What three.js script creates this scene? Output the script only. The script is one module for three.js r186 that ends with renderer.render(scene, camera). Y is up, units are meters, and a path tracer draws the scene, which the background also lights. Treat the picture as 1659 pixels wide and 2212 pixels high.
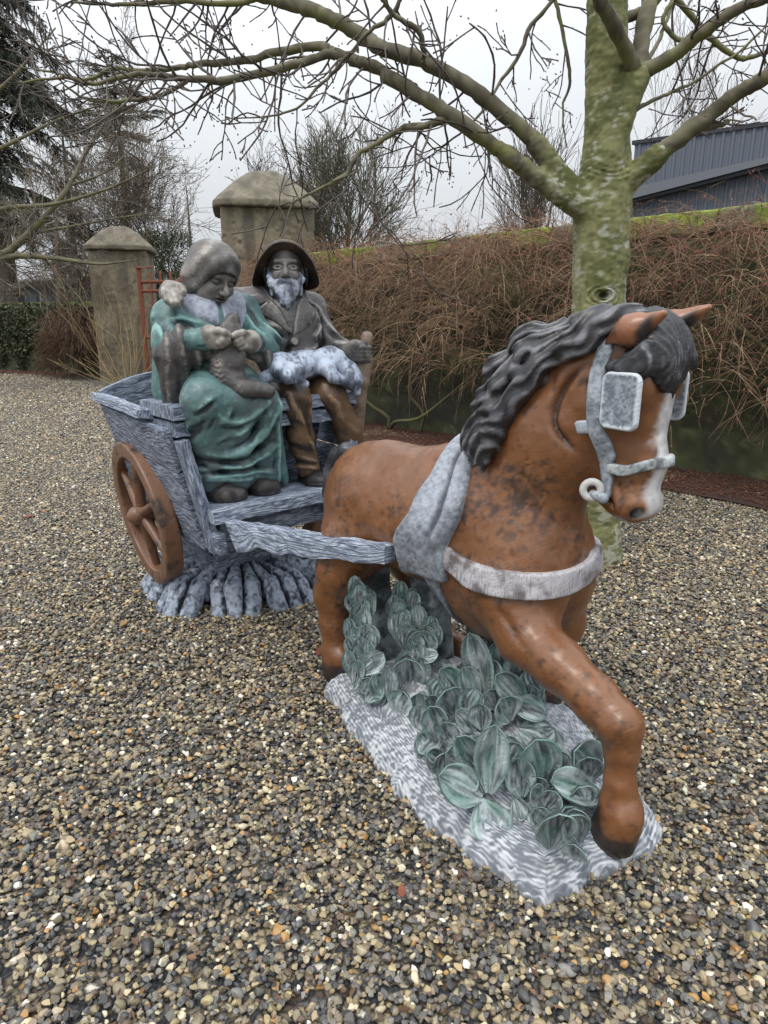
import * as THREE from 'three';
import { mergeGeometries } from 'three/addons/utils/BufferGeometryUtils.js';

// ---------------------------------------------------------------- camera, sky, sun, exposure
const scene = new THREE.Scene();
const FOV = 75, W = 1659, H = 2212, F = H / 2 / Math.tan(FOV * Math.PI / 360), PITCH = Math.atan((H / 2 - 695) / F);
const camera = new THREE.PerspectiveCamera(FOV, 0.75, 0.05, 400);
camera.position.set(0, 1, 0);
camera.rotation.set(-PITCH, 0, 0);
const renderer = new THREE.WebGLRenderer({ antialias: true });
renderer.toneMapping = THREE.LinearToneMapping;
renderer.toneMappingExposure = 1.14;
renderer.shadowMap.enabled = true;
{
  const w = 256, h = 128, d = new Float32Array(w * h * 4);
  for (let j = 0; j < h; j++) for (let i = 0; i < w; i++) {
    const el = ((j + 0.5) / h - 0.5) * Math.PI, az = (i + 0.5) / w * 2 * Math.PI;
    const up = Math.max(0, Math.sin(el));
    const cl = Math.sin(az * 3 + 2 * Math.sin(el * 5)) * Math.cos(el * 7 + az) * 0.05 + Math.sin(az * 7 + el * 11) * 0.025;
    const v = (0.5 + 1.45 * Math.pow(up, 1.1)) * (1 + cl);
    const k = (j * w + i) * 4;
    if (el < 0) { d[k] = 0.2; d[k + 1] = 0.2; d[k + 2] = 0.19; } else { d[k] = v * 0.955; d[k + 1] = v * 0.995; d[k + 2] = v * 1.045; }
    d[k + 3] = 1;
  }
  const sky = new THREE.DataTexture(d, w, h, THREE.RGBAFormat, THREE.FloatType);
  sky.mapping = THREE.EquirectangularReflectionMapping;
  sky.magFilter = sky.minFilter = THREE.LinearFilter;
  sky.needsUpdate = true;
  scene.background = sky; scene.environment = sky;
}
const sun = new THREE.DirectionalLight(0xfff4e6, 1.3);
sun.position.set(-5, 14, 3.5); sun.target.position.set(0, 0, -3);
sun.castShadow = true; sun.shadow.radius = 30; sun.shadow.mapSize.set(2048, 2048);
Object.assign(sun.shadow.camera, { left: -14, right: 14, top: 14, bottom: -14, near: 1, far: 40 });
scene.add(sun, sun.target);

// ---------------------------------------------------------------- small helpers
let seed = 7;
const rnd = () => { seed = (seed + 0x6d2b79f5) | 0; let t = Math.imul(seed ^ (seed >>> 15), 1 | seed); t = (t + Math.imul(t ^ (t >>> 7), 61 | t)) ^ t; return ((t ^ (t >>> 14)) >>> 0) / 4294967296; };
const rr = (a, b) => a + (b - a) * rnd();
const V = (x, y, z) => new THREE.Vector3(x, y, z);
const mix = (a, b, t) => a + (b - a) * t;
const clamp = (x, a = 0, b = 1) => x < a ? a : x > b ? b : x;
const step = (a, b, x) => { const t = clamp((x - a) / (b - a)); return t * t * (3 - 2 * t); };
const mix3 = (a, b, t) => [mix(a[0], b[0], t), mix(a[1], b[1], t), mix(a[2], b[2], t)];
const hx = (h) => { const c = new THREE.Color(h); return [c.r, c.g, c.b]; };
// measured points: a picture point (in a 1659 x 2212 frame) turned into a point of the place, on a plane of the statue or at a depth
const cp = Math.cos(PITCH), sp = Math.sin(PITCH);
const ray = (x, y) => { const a = (x - W / 2) / F, b = (H / 2 - y) / F; return [a, b * cp - sp, -b * sp - cp]; };
// a frame of reference: origin on the ground and a turn about the vertical; x forward, z to its right hand
function frame(O, th) {
  const AX = [Math.cos(th), -Math.sin(th)], AZ = [Math.sin(th), Math.cos(th)];
  const loc = (p) => { const x = p[0] - O[0], z = p[2] - O[2]; return [x * AX[0] + z * AX[1], p[1], x * AZ[0] + z * AZ[1]]; };
  const wor = (l) => [O[0] + l[0] * AX[0] + l[2] * AZ[0], l[1], O[2] + l[0] * AX[1] + l[2] * AZ[1]];
  const hit = (r, t) => loc([r[0] * t, 1 + r[1] * t, r[2] * t]);
  return { O, th, loc, wor,
    onZ: (x, y, c) => { const r = ray(x, y); return hit(r, (c + O[0] * AZ[0] + O[2] * AZ[1]) / (r[0] * AZ[0] + r[2] * AZ[1])); },
    onX: (x, y, c) => { const r = ray(x, y); return hit(r, (c + O[0] * AX[0] + O[2] * AX[1]) / (r[0] * AX[0] + r[2] * AX[1])); },
    onY: (x, y, h) => { const r = ray(x, y); return hit(r, (h - 1) / r[1]); },
    at: (x, y, d) => hit(ray(x, y), d),
    depth: (l) => { const p = wor(l); return -(p[1] - 1) * sp - p[2] * cp; } };
}
const HF = frame([0.274, 0, -1.5], -Math.PI / 4), SO = HF.O, TH = HF.th, onZ = HF.onZ;
const CF = frame([-0.5392, 0, -2.3132], -50 * Math.PI / 180);
const sub = (ox, oy, s) => (x, y) => [(ox + s * x) * 0.8641, (oy + s * y) * 0.8641];
const z1 = sub(240, 560, 0.434), z2 = sub(1100, 720, 0.434), z3 = sub(760, 1000, 0.4822), z4 = sub(760, 1500, 0.5787), z5 = sub(220, 900, 0.434), zh = sub(1360, 740, 0.2713), zw = sub(440, 590, 0.1567), zm = sub(600, 590, 0.217), zs = sub(440, 950, 0.2411);
const at = (x, y, d) => { const r = ray(x, y); return [r[0] * d, 1 + r[1] * d, r[2] * d]; };   // world point at depth d

const taken = {};
function numbered(n) { const k = taken[n] = (taken[n] ?? -1) + 1; return k ? n + '_' + String(k).padStart(3, '0') : n; }
function tag(o, label, category, group, kind) { if (label) o.userData.label = label; if (category) o.userData.category = category; if (group) o.userData.group = group; if (kind) o.userData.kind = kind; return o; }
function thing(name, label, category, p = [0, 0, 0], turn = 0, group) {
  const o = new THREE.Group(); o.name = numbered(name); scene.add(o); o.position.set(...p); o.rotation.y = turn;
  return tag(o, label, category, group);
}
function mesh(name, g, m, parent, label) {
  const o = new THREE.Mesh(g, m); o.name = parent && parent !== scene ? name : numbered(name);
  o.castShadow = o.receiveShadow = true; (parent || scene).add(o);
  if (label) o.userData.label = label;
  return o;
}

// ---------------------------------------------------------------- noise
const PERM = new Uint8Array(512), GR = new Float32Array(256);
{ let s = 99; const r = () => (s = (Math.imul(s, 1664525) + 1013904223) >>> 0) / 4294967296; const a = [...Array(256).keys()]; for (let i = 255; i > 0; i--) { const j = Math.floor(r() * (i + 1)); [a[i], a[j]] = [a[j], a[i]]; } for (let i = 0; i < 512; i++) PERM[i] = a[i & 255]; for (let i = 0; i < 256; i++) GR[i] = r() * 2 - 1; }
function noise(x, y, z) { // value noise, -1..1
  const xi = Math.floor(x), yi = Math.floor(y), zi = Math.floor(z);
  let u = x - xi, v = y - yi, w = z - zi; u = u * u * (3 - 2 * u); v = v * v * (3 - 2 * v); w = w * w * (3 - 2 * w);
  const X = xi & 255, Y = yi & 255, Z = zi & 255, A = PERM[X] + Y, B = PERM[X + 1] + Y;
  const g = (i) => GR[PERM[i & 511]];
  const a = PERM[A & 511] + Z, b = PERM[(A + 1) & 511] + Z, c = PERM[B & 511] + Z, d = PERM[(B + 1) & 511] + Z;
  return mix(mix(mix(g(a), g(c), u), mix(g(b), g(d), u), v), mix(mix(g(a + 1), g(c + 1), u), mix(g(b + 1), g(d + 1), u), v), w);
}
const fbm = (x, y, z, o = 4) => { let s = 0, a = 0.5; for (let i = 0; i < o; i++) { s += a * noise(x, y, z); x = x * 2.03 + 11.3; y = y * 2.03 + 5.7; z = z * 2.03 + 3.1; a *= 0.5; } return s; };
// ---------------------------------------------------------------- solids from distance fields
// each shape: f(x,y,z) -> distance; joined with a smooth minimum; meshed as a net of quads
const cap = (a, b, ra, rb = ra, sz = 1, k) => { // tapered bone; sz squashes it along z
  const [ax, ay] = a, az = a[2] / sz, dx = b[0] - ax, dy = b[1] - ay, dz = b[2] / sz - az, q = 1 / (dx * dx + dy * dy + dz * dz + 1e-12), m = Math.min(1, sz);
  const f = (x, y, z) => { const px = x - ax, py = y - ay, pz = z / sz - az; let t = (px * dx + py * dy + pz * dz) * q; t = t < 0 ? 0 : t > 1 ? 1 : t; const ex = px - dx * t, ey = py - dy * t, ez = pz - dz * t; return (Math.sqrt(ex * ex + ey * ey + ez * ez) - (ra + (rb - ra) * t)) * m; };
  const R = Math.max(ra, rb) * Math.max(1, sz);
  f.lo = [Math.min(a[0], b[0]) - R, Math.min(a[1], b[1]) - R, Math.min(a[2], b[2]) - R]; f.hi = [Math.max(a[0], b[0]) + R, Math.max(a[1], b[1]) + R, Math.max(a[2], b[2]) + R];
  if (k !== undefined) f.k = k;
  return f;
};
const chain = (pts, sz = 1, k) => { const o = []; for (let i = 0; i + 1 < pts.length; i++) { const a = pts[i], b = pts[i + 1]; o.push(cap(a, b, a[3], b[3], sz, k)); } return o; };
const ell = (c, r, rot = [0, 0, 0], k) => {
  const e = new THREE.Matrix4().makeRotationFromEuler(new THREE.Euler(...rot)).invert().elements, [cx, cy, cz] = c, [rx, ry, rz] = r;
  const f = (x, y, z) => { x -= cx; y -= cy; z -= cz; const X = e[0] * x + e[4] * y + e[8] * z, Y = e[1] * x + e[5] * y + e[9] * z, Z = e[2] * x + e[6] * y + e[10] * z;
    const a = X / rx, b = Y / ry, c2 = Z / rz, k0 = Math.sqrt(a * a + b * b + c2 * c2), p = a / rx, q = b / ry, s = c2 / rz, k1 = Math.sqrt(p * p + q * q + s * s); return k0 < 1e-6 ? -Math.min(rx, ry, rz) : k0 * (k0 - 1) / k1; };
  const R = Math.max(...r); f.lo = [cx - R, cy - R, cz - R]; f.hi = [cx + R, cy + R, cz + R]; if (k !== undefined) f.k = k; return f;
};
const box = (c, h, r = 0, rot = [0, 0, 0], k) => {
  const e = new THREE.Matrix4().makeRotationFromEuler(new THREE.Euler(...rot)).invert().elements, [cx, cy, cz] = c;
  const f = (x, y, z) => { x -= cx; y -= cy; z -= cz; const X = Math.abs(e[0] * x + e[4] * y + e[8] * z) - h[0] + r, Y = Math.abs(e[1] * x + e[5] * y + e[9] * z) - h[1] + r, Z = Math.abs(e[2] * x + e[6] * y + e[10] * z) - h[2] + r;
    const a = Math.max(X, 0), b = Math.max(Y, 0), c2 = Math.max(Z, 0); return Math.sqrt(a * a + b * b + c2 * c2) + Math.min(0, Math.max(X, Y, Z)) - r; };
  const R = Math.hypot(...h); f.lo = [cx - R, cy - R, cz - R]; f.hi = [cx + R, cy + R, cz + R]; if (k !== undefined) f.k = k; return f;
};
const smin = (a, b, k) => { const h = k - Math.abs(a - b); return h > 0 ? Math.min(a, b) - h * h / (4 * k) : Math.min(a, b); };
const smax = (a, b, k) => -smin(-a, -b, k);
const union = (list, k = 0.02) => (x, y, z) => { let d = 1e3; for (const f of list) d = smin(d, f(x, y, z), f.k ?? k); return d; };
// list of bounded shapes, k joining radius, warp(d,x,y,z) -> d after joining, pad metres it may add
function solid({ list, k = 0.02, cell, warp, pad = 0.01, lo, hi, color, slack = 1.5, uv = 0, keep }) {
  if (!lo) { lo = [1e9, 1e9, 1e9]; hi = [-1e9, -1e9, -1e9]; for (const f of list) for (let i = 0; i < 3; i++) { lo[i] = Math.min(lo[i], f.lo[i]); hi[i] = Math.max(hi[i], f.hi[i]); } lo = lo.map((v) => v - pad - cell * 2); hi = hi.map((v) => v + pad + cell * 2); }
  const n = [0, 1, 2].map((i) => Math.ceil((hi[i] - lo[i]) / cell) + 1), [nx, ny, nz] = n, B = 8;
  const val = new Float32Array(nx * ny * nz);
  const br = B * cell * Math.sqrt(3) / 2;
  for (let bz = 0; bz < nz; bz += B) for (let by = 0; by < ny; by += B) for (let bx = 0; bx < nx; bx += B) {
    const cx = lo[0] + (bx + B / 2) * cell, cy = lo[1] + (by + B / 2) * cell, cz = lo[2] + (bz + B / 2) * cell;
    const ds = list.map((f) => f(cx, cy, cz)); let dm = 1e3, dj = 1e3; for (let i = 0; i < ds.length; i++) { dm = Math.min(dm, ds[i]); dj = smin(dj, ds[i], list[i].k ?? k); }
    const use = [], x1 = Math.min(nx, bx + B), y1 = Math.min(ny, by + B), z1 = Math.min(nz, bz + B);
    const skip = dj > br * slack + pad || dj < -(br * slack * 1.6 + pad);
    if (!skip) for (let i = 0; i < ds.length; i++) if (ds[i] < dm + 2 * br * slack + (list[i].k ?? k)) use.push(list[i]);
    const nu = use.length;
    for (let z = bz; z < z1; z++) for (let y = by; y < y1; y++) for (let x = bx; x < x1; x++) {
      let d = dj;
      if (!skip) {
        const X = lo[0] + x * cell, Y = lo[1] + y * cell, Z = lo[2] + z * cell; d = 1e3;
        for (let i = 0; i < nu; i++) { const f = use[i]; d = smin(d, f(X, Y, Z), f.k ?? k); }
        if (warp) d = warp(d, X, Y, Z);
      }
      val[(z * ny + y) * nx + x] = d;
    }
  }
  return net(val, n, lo, cell, color, uv, keep);
}
function net(val, [nx, ny, nz], lo, cell, color, uv, keep) {
  const idx = new Int32Array(nx * ny * nz).fill(-1), pos = [], ind = [];
  const sx = 1, sy = nx, sz = nx * ny, off = [0, sx, sy, sx + sy, sz, sz + sx, sz + sy, sz + sx + sy];
  const E = [[0, 1], [2, 3], [4, 5], [6, 7], [0, 2], [1, 3], [4, 6], [5, 7], [0, 4], [1, 5], [2, 6], [3, 7]];
  for (let z = 0; z < nz - 1; z++) for (let y = 0; y < ny - 1; y++) for (let x = 0; x < nx - 1; x++) {
    const b = x + y * sy + z * sz; let m = 0;
    for (let i = 0; i < 8; i++) if (val[b + off[i]] < 0) m |= 1 << i;
    if (m === 0 || m === 255) continue;
    let px = 0, py = 0, pz = 0, c = 0;
    for (const [p, q] of E) { const s = (m >> p) & 1; if (s === ((m >> q) & 1)) continue; const a = val[b + off[p]], d = val[b + off[q]], t = a / (a - d); px += mix(p & 1, q & 1, t); py += mix((p >> 1) & 1, (q >> 1) & 1, t); pz += mix(p >> 2, q >> 2, t); c++; }
    idx[b] = pos.length / 3; pos.push(lo[0] + (x + px / c) * cell, lo[1] + (y + py / c) * cell, lo[2] + (z + pz / c) * cell);
  }
  const quad = (a, b, c, d, flip) => { if (a < 0 || b < 0 || c < 0 || d < 0) return; flip ? ind.push(a, c, b, a, d, c) : ind.push(a, b, c, a, c, d); };
  for (let z = 1; z < nz - 1; z++) for (let y = 1; y < ny - 1; y++) for (let x = 1; x < nx - 1; x++) {
    const b = x + y * sy + z * sz, s = val[b] < 0;
    if (s !== val[b + sx] < 0) quad(idx[b - sy - sz], idx[b - sz], idx[b], idx[b - sy], !s);
    if (s !== val[b + sy] < 0) quad(idx[b - sx - sz], idx[b - sx], idx[b], idx[b - sz], !s);
    if (s !== val[b + sz] < 0) quad(idx[b - sx - sy], idx[b - sy], idx[b], idx[b - sx], !s);
  }
  const g = new THREE.BufferGeometry();
  g.setAttribute('position', new THREE.BufferAttribute(new Float32Array(pos), 3)); g.setIndex(ind); g.computeVertexNormals();
  return paint(g, color, uv);
}
// pigment per vertex (linear rgb); and uv in metres when asked
function paint(g, color, uv) {
  const p = g.attributes.position, n = g.attributes.normal;
  if (color) { const c = new Float32Array(p.count * 3); for (let i = 0; i < p.count; i++) { const q = color(p.getX(i), p.getY(i), p.getZ(i), n.getX(i), n.getY(i), n.getZ(i)); c[i * 3] = q[0]; c[i * 3 + 1] = q[1]; c[i * 3 + 2] = q[2]; } g.setAttribute('color', new THREE.BufferAttribute(c, 3)); }
  if (uv) { const u = new Float32Array(p.count * 2); for (let i = 0; i < p.count; i++) { u[i * 2] = (p.getX(i) + p.getZ(i) * 0.8) * uv; u[i * 2 + 1] = (p.getY(i) + p.getZ(i) * 0.35 - p.getX(i) * 0.2) * uv; } g.setAttribute('uv', new THREE.BufferAttribute(u, 2)); }
  return g;
}
// swept round tube of changing radius; pts [x,y,z,r]
function tube(pts, sides = 6, capEnd = true) {
  const pos = [], ind = [], n = pts.length; let u = V(0, 1, 0);
  for (let i = 0; i < n; i++) {
    const a = pts[Math.max(0, i - 1)], b = pts[Math.min(n - 1, i + 1)], t = V(b[0] - a[0], b[1] - a[1], b[2] - a[2]).normalize();
    if (i === 0) u = Math.abs(t.y) > 0.9 ? V(1, 0, 0) : V(0, 1, 0);
    const s = V().crossVectors(t, u).normalize(); u = V().crossVectors(s, t).normalize();
    for (let j = 0; j < sides; j++) { const q = j / sides * Math.PI * 2, c = Math.cos(q) * pts[i][3], d = Math.sin(q) * pts[i][3]; pos.push(pts[i][0] + s.x * c + u.x * d, pts[i][1] + s.y * c + u.y * d, pts[i][2] + s.z * c + u.z * d); }
  }
  for (let i = 0; i < n - 1; i++) for (let j = 0; j < sides; j++) { const a = i * sides + j, b = i * sides + (j + 1) % sides; ind.push(a, b, a + sides, b, b + sides, a + sides); }
  if (capEnd) { for (const [r, f] of [[0, 1], [n - 1, 0]]) for (let j = 1; j < sides - 1; j++) f ? ind.push(r * sides, r * sides + j + 1, r * sides + j) : ind.push(r * sides, r * sides + j, r * sides + j + 1); }
  return { pos, ind };
}
class Heap { // collects many tubes and triangles into one geometry
  constructor() { this.p = []; this.i = []; this.c = []; }
  add({ pos, ind }, col) { const o = this.p.length / 3; for (let i = 0; i < pos.length; i++) this.p.push(pos[i]); for (let i = 0; i < ind.length; i++) this.i.push(ind[i] + o); if (col) for (let i = 0; i < pos.length / 3; i++) this.c.push(col[0], col[1], col[2]); }
  tri(a, b, c, col) { const o = this.p.length / 3; this.p.push(...a, ...b, ...c); this.i.push(o, o + 1, o + 2); if (col) for (let k = 0; k < 3; k++) this.c.push(col[0], col[1], col[2]); }
  build() { const g = new THREE.BufferGeometry(); g.setAttribute('position', new THREE.BufferAttribute(new Float32Array(this.p), 3)); if (this.c.length) g.setAttribute('color', new THREE.BufferAttribute(new Float32Array(this.c), 3)); g.setIndex(this.i); g.computeVertexNormals(); return g; }
}
const smooth = (pts, n) => { // Catmull-Rom through [x,y,z,r]
  const o = [], m = pts.length - 1, P = (i) => pts[clamp(i, 0, m)];
  for (let s = 0; s <= n; s++) { const f = s / n * m, i = Math.min(m - 1, Math.floor(f)), t = f - i, a = P(i - 1), b = P(i), c = P(i + 1), d = P(i + 2); o.push(b.map((_, q) => 0.5 * (2 * b[q] + (c[q] - a[q]) * t + (2 * a[q] - 5 * b[q] + 4 * c[q] - d[q]) * t * t + (3 * b[q] - a[q] - 3 * c[q] + d[q]) * t * t * t))); }
  for (const q of o) if (q.length > 3) q[3] = Math.max(q[3], 0.0003);
  return o;
};
// ---------------------------------------------------------------- ground
const groundTex = (() => {
  const n = 1024, c = new Uint8Array(n * n * 4), b = new Uint8Array(n * n * 4), pal = [[46, 48, 52], [92, 90, 88], [104, 96, 82], [142, 130, 104], [178, 168, 142], [74, 62, 52], [150, 116, 66], [205, 200, 184]], cells = 150;
  const px = new Float32Array(cells * cells), py = new Float32Array(cells * cells), pc = new Uint8Array(cells * cells), pr = new Float32Array(cells * cells);
  for (let i = 0; i < cells * cells; i++) { px[i] = rnd(); py[i] = rnd(); const q = rnd(); pc[i] = q < 0.3 ? 0 : q < 0.5 ? 1 : q < 0.68 ? 2 : q < 0.8 ? 3 : q < 0.88 ? 4 : q < 0.95 ? 5 : q < 0.975 ? 6 : 7; pr[i] = rr(0.75, 1.2); }
  for (let j = 0; j < n; j++) for (let i = 0; i < n; i++) {
    const u = i / n * cells, v = j / n * cells, ui = Math.floor(u), vi = Math.floor(v); let d1 = 9, d2 = 9, w = 0;
    for (let a = -1; a <= 1; a++) for (let e = -1; e <= 1; e++) { const k = ((vi + e + cells) % cells) * cells + (ui + a + cells) % cells, dx = ui + a + px[k] - u, dy = vi + e + py[k] - v, d = Math.hypot(dx, dy) / pr[k]; if (d < d1) { d2 = d1; d1 = d; w = k; } else if (d < d2) d2 = d; }
    const e = clamp((d2 - d1) * 2.6), p = pal[pc[w]], k = (j * n + i) * 4, g = e < 0.22 ? 0.5 : 1; c[k] = p[0] * g; c[k + 1] = p[1] * g; c[k + 2] = p[2] * g; c[k + 3] = 255; b[k] = b[k + 1] = b[k + 2] = Math.sqrt(e) * 255; b[k + 3] = 255;
  }
  const T = (d, s) => { const t = new THREE.DataTexture(d, n, n); t.wrapS = t.wrapT = THREE.RepeatWrapping; t.magFilter = THREE.LinearFilter; t.minFilter = THREE.LinearMipmapLinearFilter; t.generateMipmaps = true; if (s) t.colorSpace = THREE.SRGBColorSpace; t.needsUpdate = true; return t; };
  return { map: T(c, true), bump: T(b) };
})();
{
  const g = new THREE.PlaneGeometry(300, 300, 2, 2); g.rotateX(-Math.PI / 2); const uv = g.attributes.uv; for (let i = 0; i < uv.count; i++) uv.setXY(i, uv.getX(i) * 150, uv.getY(i) * 150);
  const o = mesh('ground', g, new THREE.MeshStandardMaterial({ map: groundTex.map, bumpMap: groundTex.bump, bumpScale: 0.008, roughness: 0.75 })); o.position.y = -0.006; tag(o, 'ground of mixed grey and tan gravel', null, null, 'structure');
}
// the wall runs parallel to the statue; s along it, off towards the viewer
const WA = [2.473, -4.232], WU = [-0.713, -0.701], WN = [-0.701, 0.713];
const onWall = (s, y, off) => [WA[0] + WU[0] * s + WN[0] * off, y, WA[1] + WU[1] * s + WN[1] * off];
{ // loose stones lying over the sheet
  const kinds = [];
  for (let k = 0; k < 8; k++) {
    let g = new THREE.IcosahedronGeometry(1, k < 4 ? 1 : 1); const p = g.attributes.position, m = new Map();
    const sx = rr(0.75, 1.25), sy = rr(0.45, 0.75), sz = rr(0.7, 1.05), cuts = [...Array(k < 2 ? 5 : 11)].map(() => [V(rr(-1, 1), rr(-1, 1), rr(-1, 1)).normalize(), rr(0.4, 0.78)]);
    for (let i = 0; i < p.count; i++) { const v = V(p.getX(i), p.getY(i), p.getZ(i)); for (const [n, d] of cuts) { const t = v.dot(n) - d; if (t > 0) v.addScaledVector(n, -t * 0.97); } v.multiplyScalar(1 + 0.08 * noise(v.x * 3 + k * 9, v.y * 3, v.z * 3)); p.setXYZ(i, v.x * sx, v.y * sy, v.z * sz); }
    if (k < 3) { g.deleteAttribute('normal'); g.deleteAttribute('uv'); const q = new Map(), np = [], ni = []; for (let i = 0; i < p.count; i++) { const key = [p.getX(i), p.getY(i), p.getZ(i)].map((x) => x.toFixed(4)).join(); if (!q.has(key)) { q.set(key, np.length / 3); np.push(p.getX(i), p.getY(i), p.getZ(i)); } ni.push(q.get(key)); } g = new THREE.BufferGeometry(); g.setAttribute('position', new THREE.BufferAttribute(new Float32Array(np), 3)); g.setIndex(ni); g.computeVertexNormals(); } else g.computeVertexNormals();
    kinds.push(g);
  }
  const pal = [[0.04, 0.041, 0.042], [0.085, 0.082, 0.078], [0.15, 0.142, 0.125], [0.185, 0.15, 0.098], [0.3, 0.24, 0.14], [0.46, 0.4, 0.27], [0.11, 0.075, 0.05], [0.34, 0.19, 0.065], [0.62, 0.59, 0.5]], wts = [0.13, 0.17, 0.14, 0.21, 0.18, 0.07, 0.06, 0.022, 0.018];
  const items = kinds.map(() => []), mt = new THREE.Matrix4(), q = new THREE.Quaternion(), e = new THREE.Euler();
  const put = (x, z, s, y) => { const k = Math.floor(rnd() * kinds.length); e.set(rr(-0.5, 0.5), rr(0, 6.3), rr(-0.5, 0.5)); q.setFromEuler(e); mt.compose(V(x, y, z), q, V(s, s, s)); let r = rnd(), c = 0; while (c < 8 && r > wts[c]) { r -= wts[c]; c++; } const f = rr(0.85, 1.4), w = pal[c]; items[k].push([mt.clone(), [w[0] * f * rr(0.94, 1.06), w[1] * f, w[2] * f * rr(0.92, 1.08)]]); };
  let z = -0.5;
  while (z > -13.5) {
    const d = Math.hypot(1, z), grow = d < 4 ? 1 : 1 + (d - 4) * 0.1, dens = 11500 / (grow * grow) * (d < 5 ? 1 : Math.pow(5 / d, 0.8)), dz = 0.02, x0 = 0.66 * z - 0.35, x1 = -0.66 * z + 0.35, n = Math.round(dens * (x1 - x0) * dz);
    for (let i = 0; i < n; i++) { const x = mix(x0, x1, rnd()), zz = z - rnd() * dz; const t = (x - WA[0]) * WN[0] + (zz - WA[1]) * WN[1]; if (t < 0.1) continue; const big = rnd(); const s = (big > 0.985 ? rr(0.0115, 0.0155) : big > 0.7 ? rr(0.0076, 0.0108) : rr(0.0042, 0.0076)) * grow; put(x, zz, s, rr(-0.004, 0.0045) + s * 0.1); }
    z -= dz;
  }
  const gr = thing('gravel'); tag(gr, 'loose rounded gravel stones in grey, slate, tan and cream', null, null, 'stuff');
  const m = new THREE.MeshPhysicalMaterial({ roughness: 0.5, clearcoat: 0.2, clearcoatRoughness: 0.35 });
  kinds.forEach((g, k) => { const im = new THREE.InstancedMesh(g, m, items[k].length); im.name = 'stones'; im.castShadow = im.receiveShadow = true; items[k].forEach(([a, c], i) => { im.setMatrixAt(i, a); im.setColorAt(i, new THREE.Color().setRGB(...c)); }); im.userData.kind = 'stuff'; gr.add(im); });
  console.log('stones', items.reduce((a, b) => a + b.length, 0));
}
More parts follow.
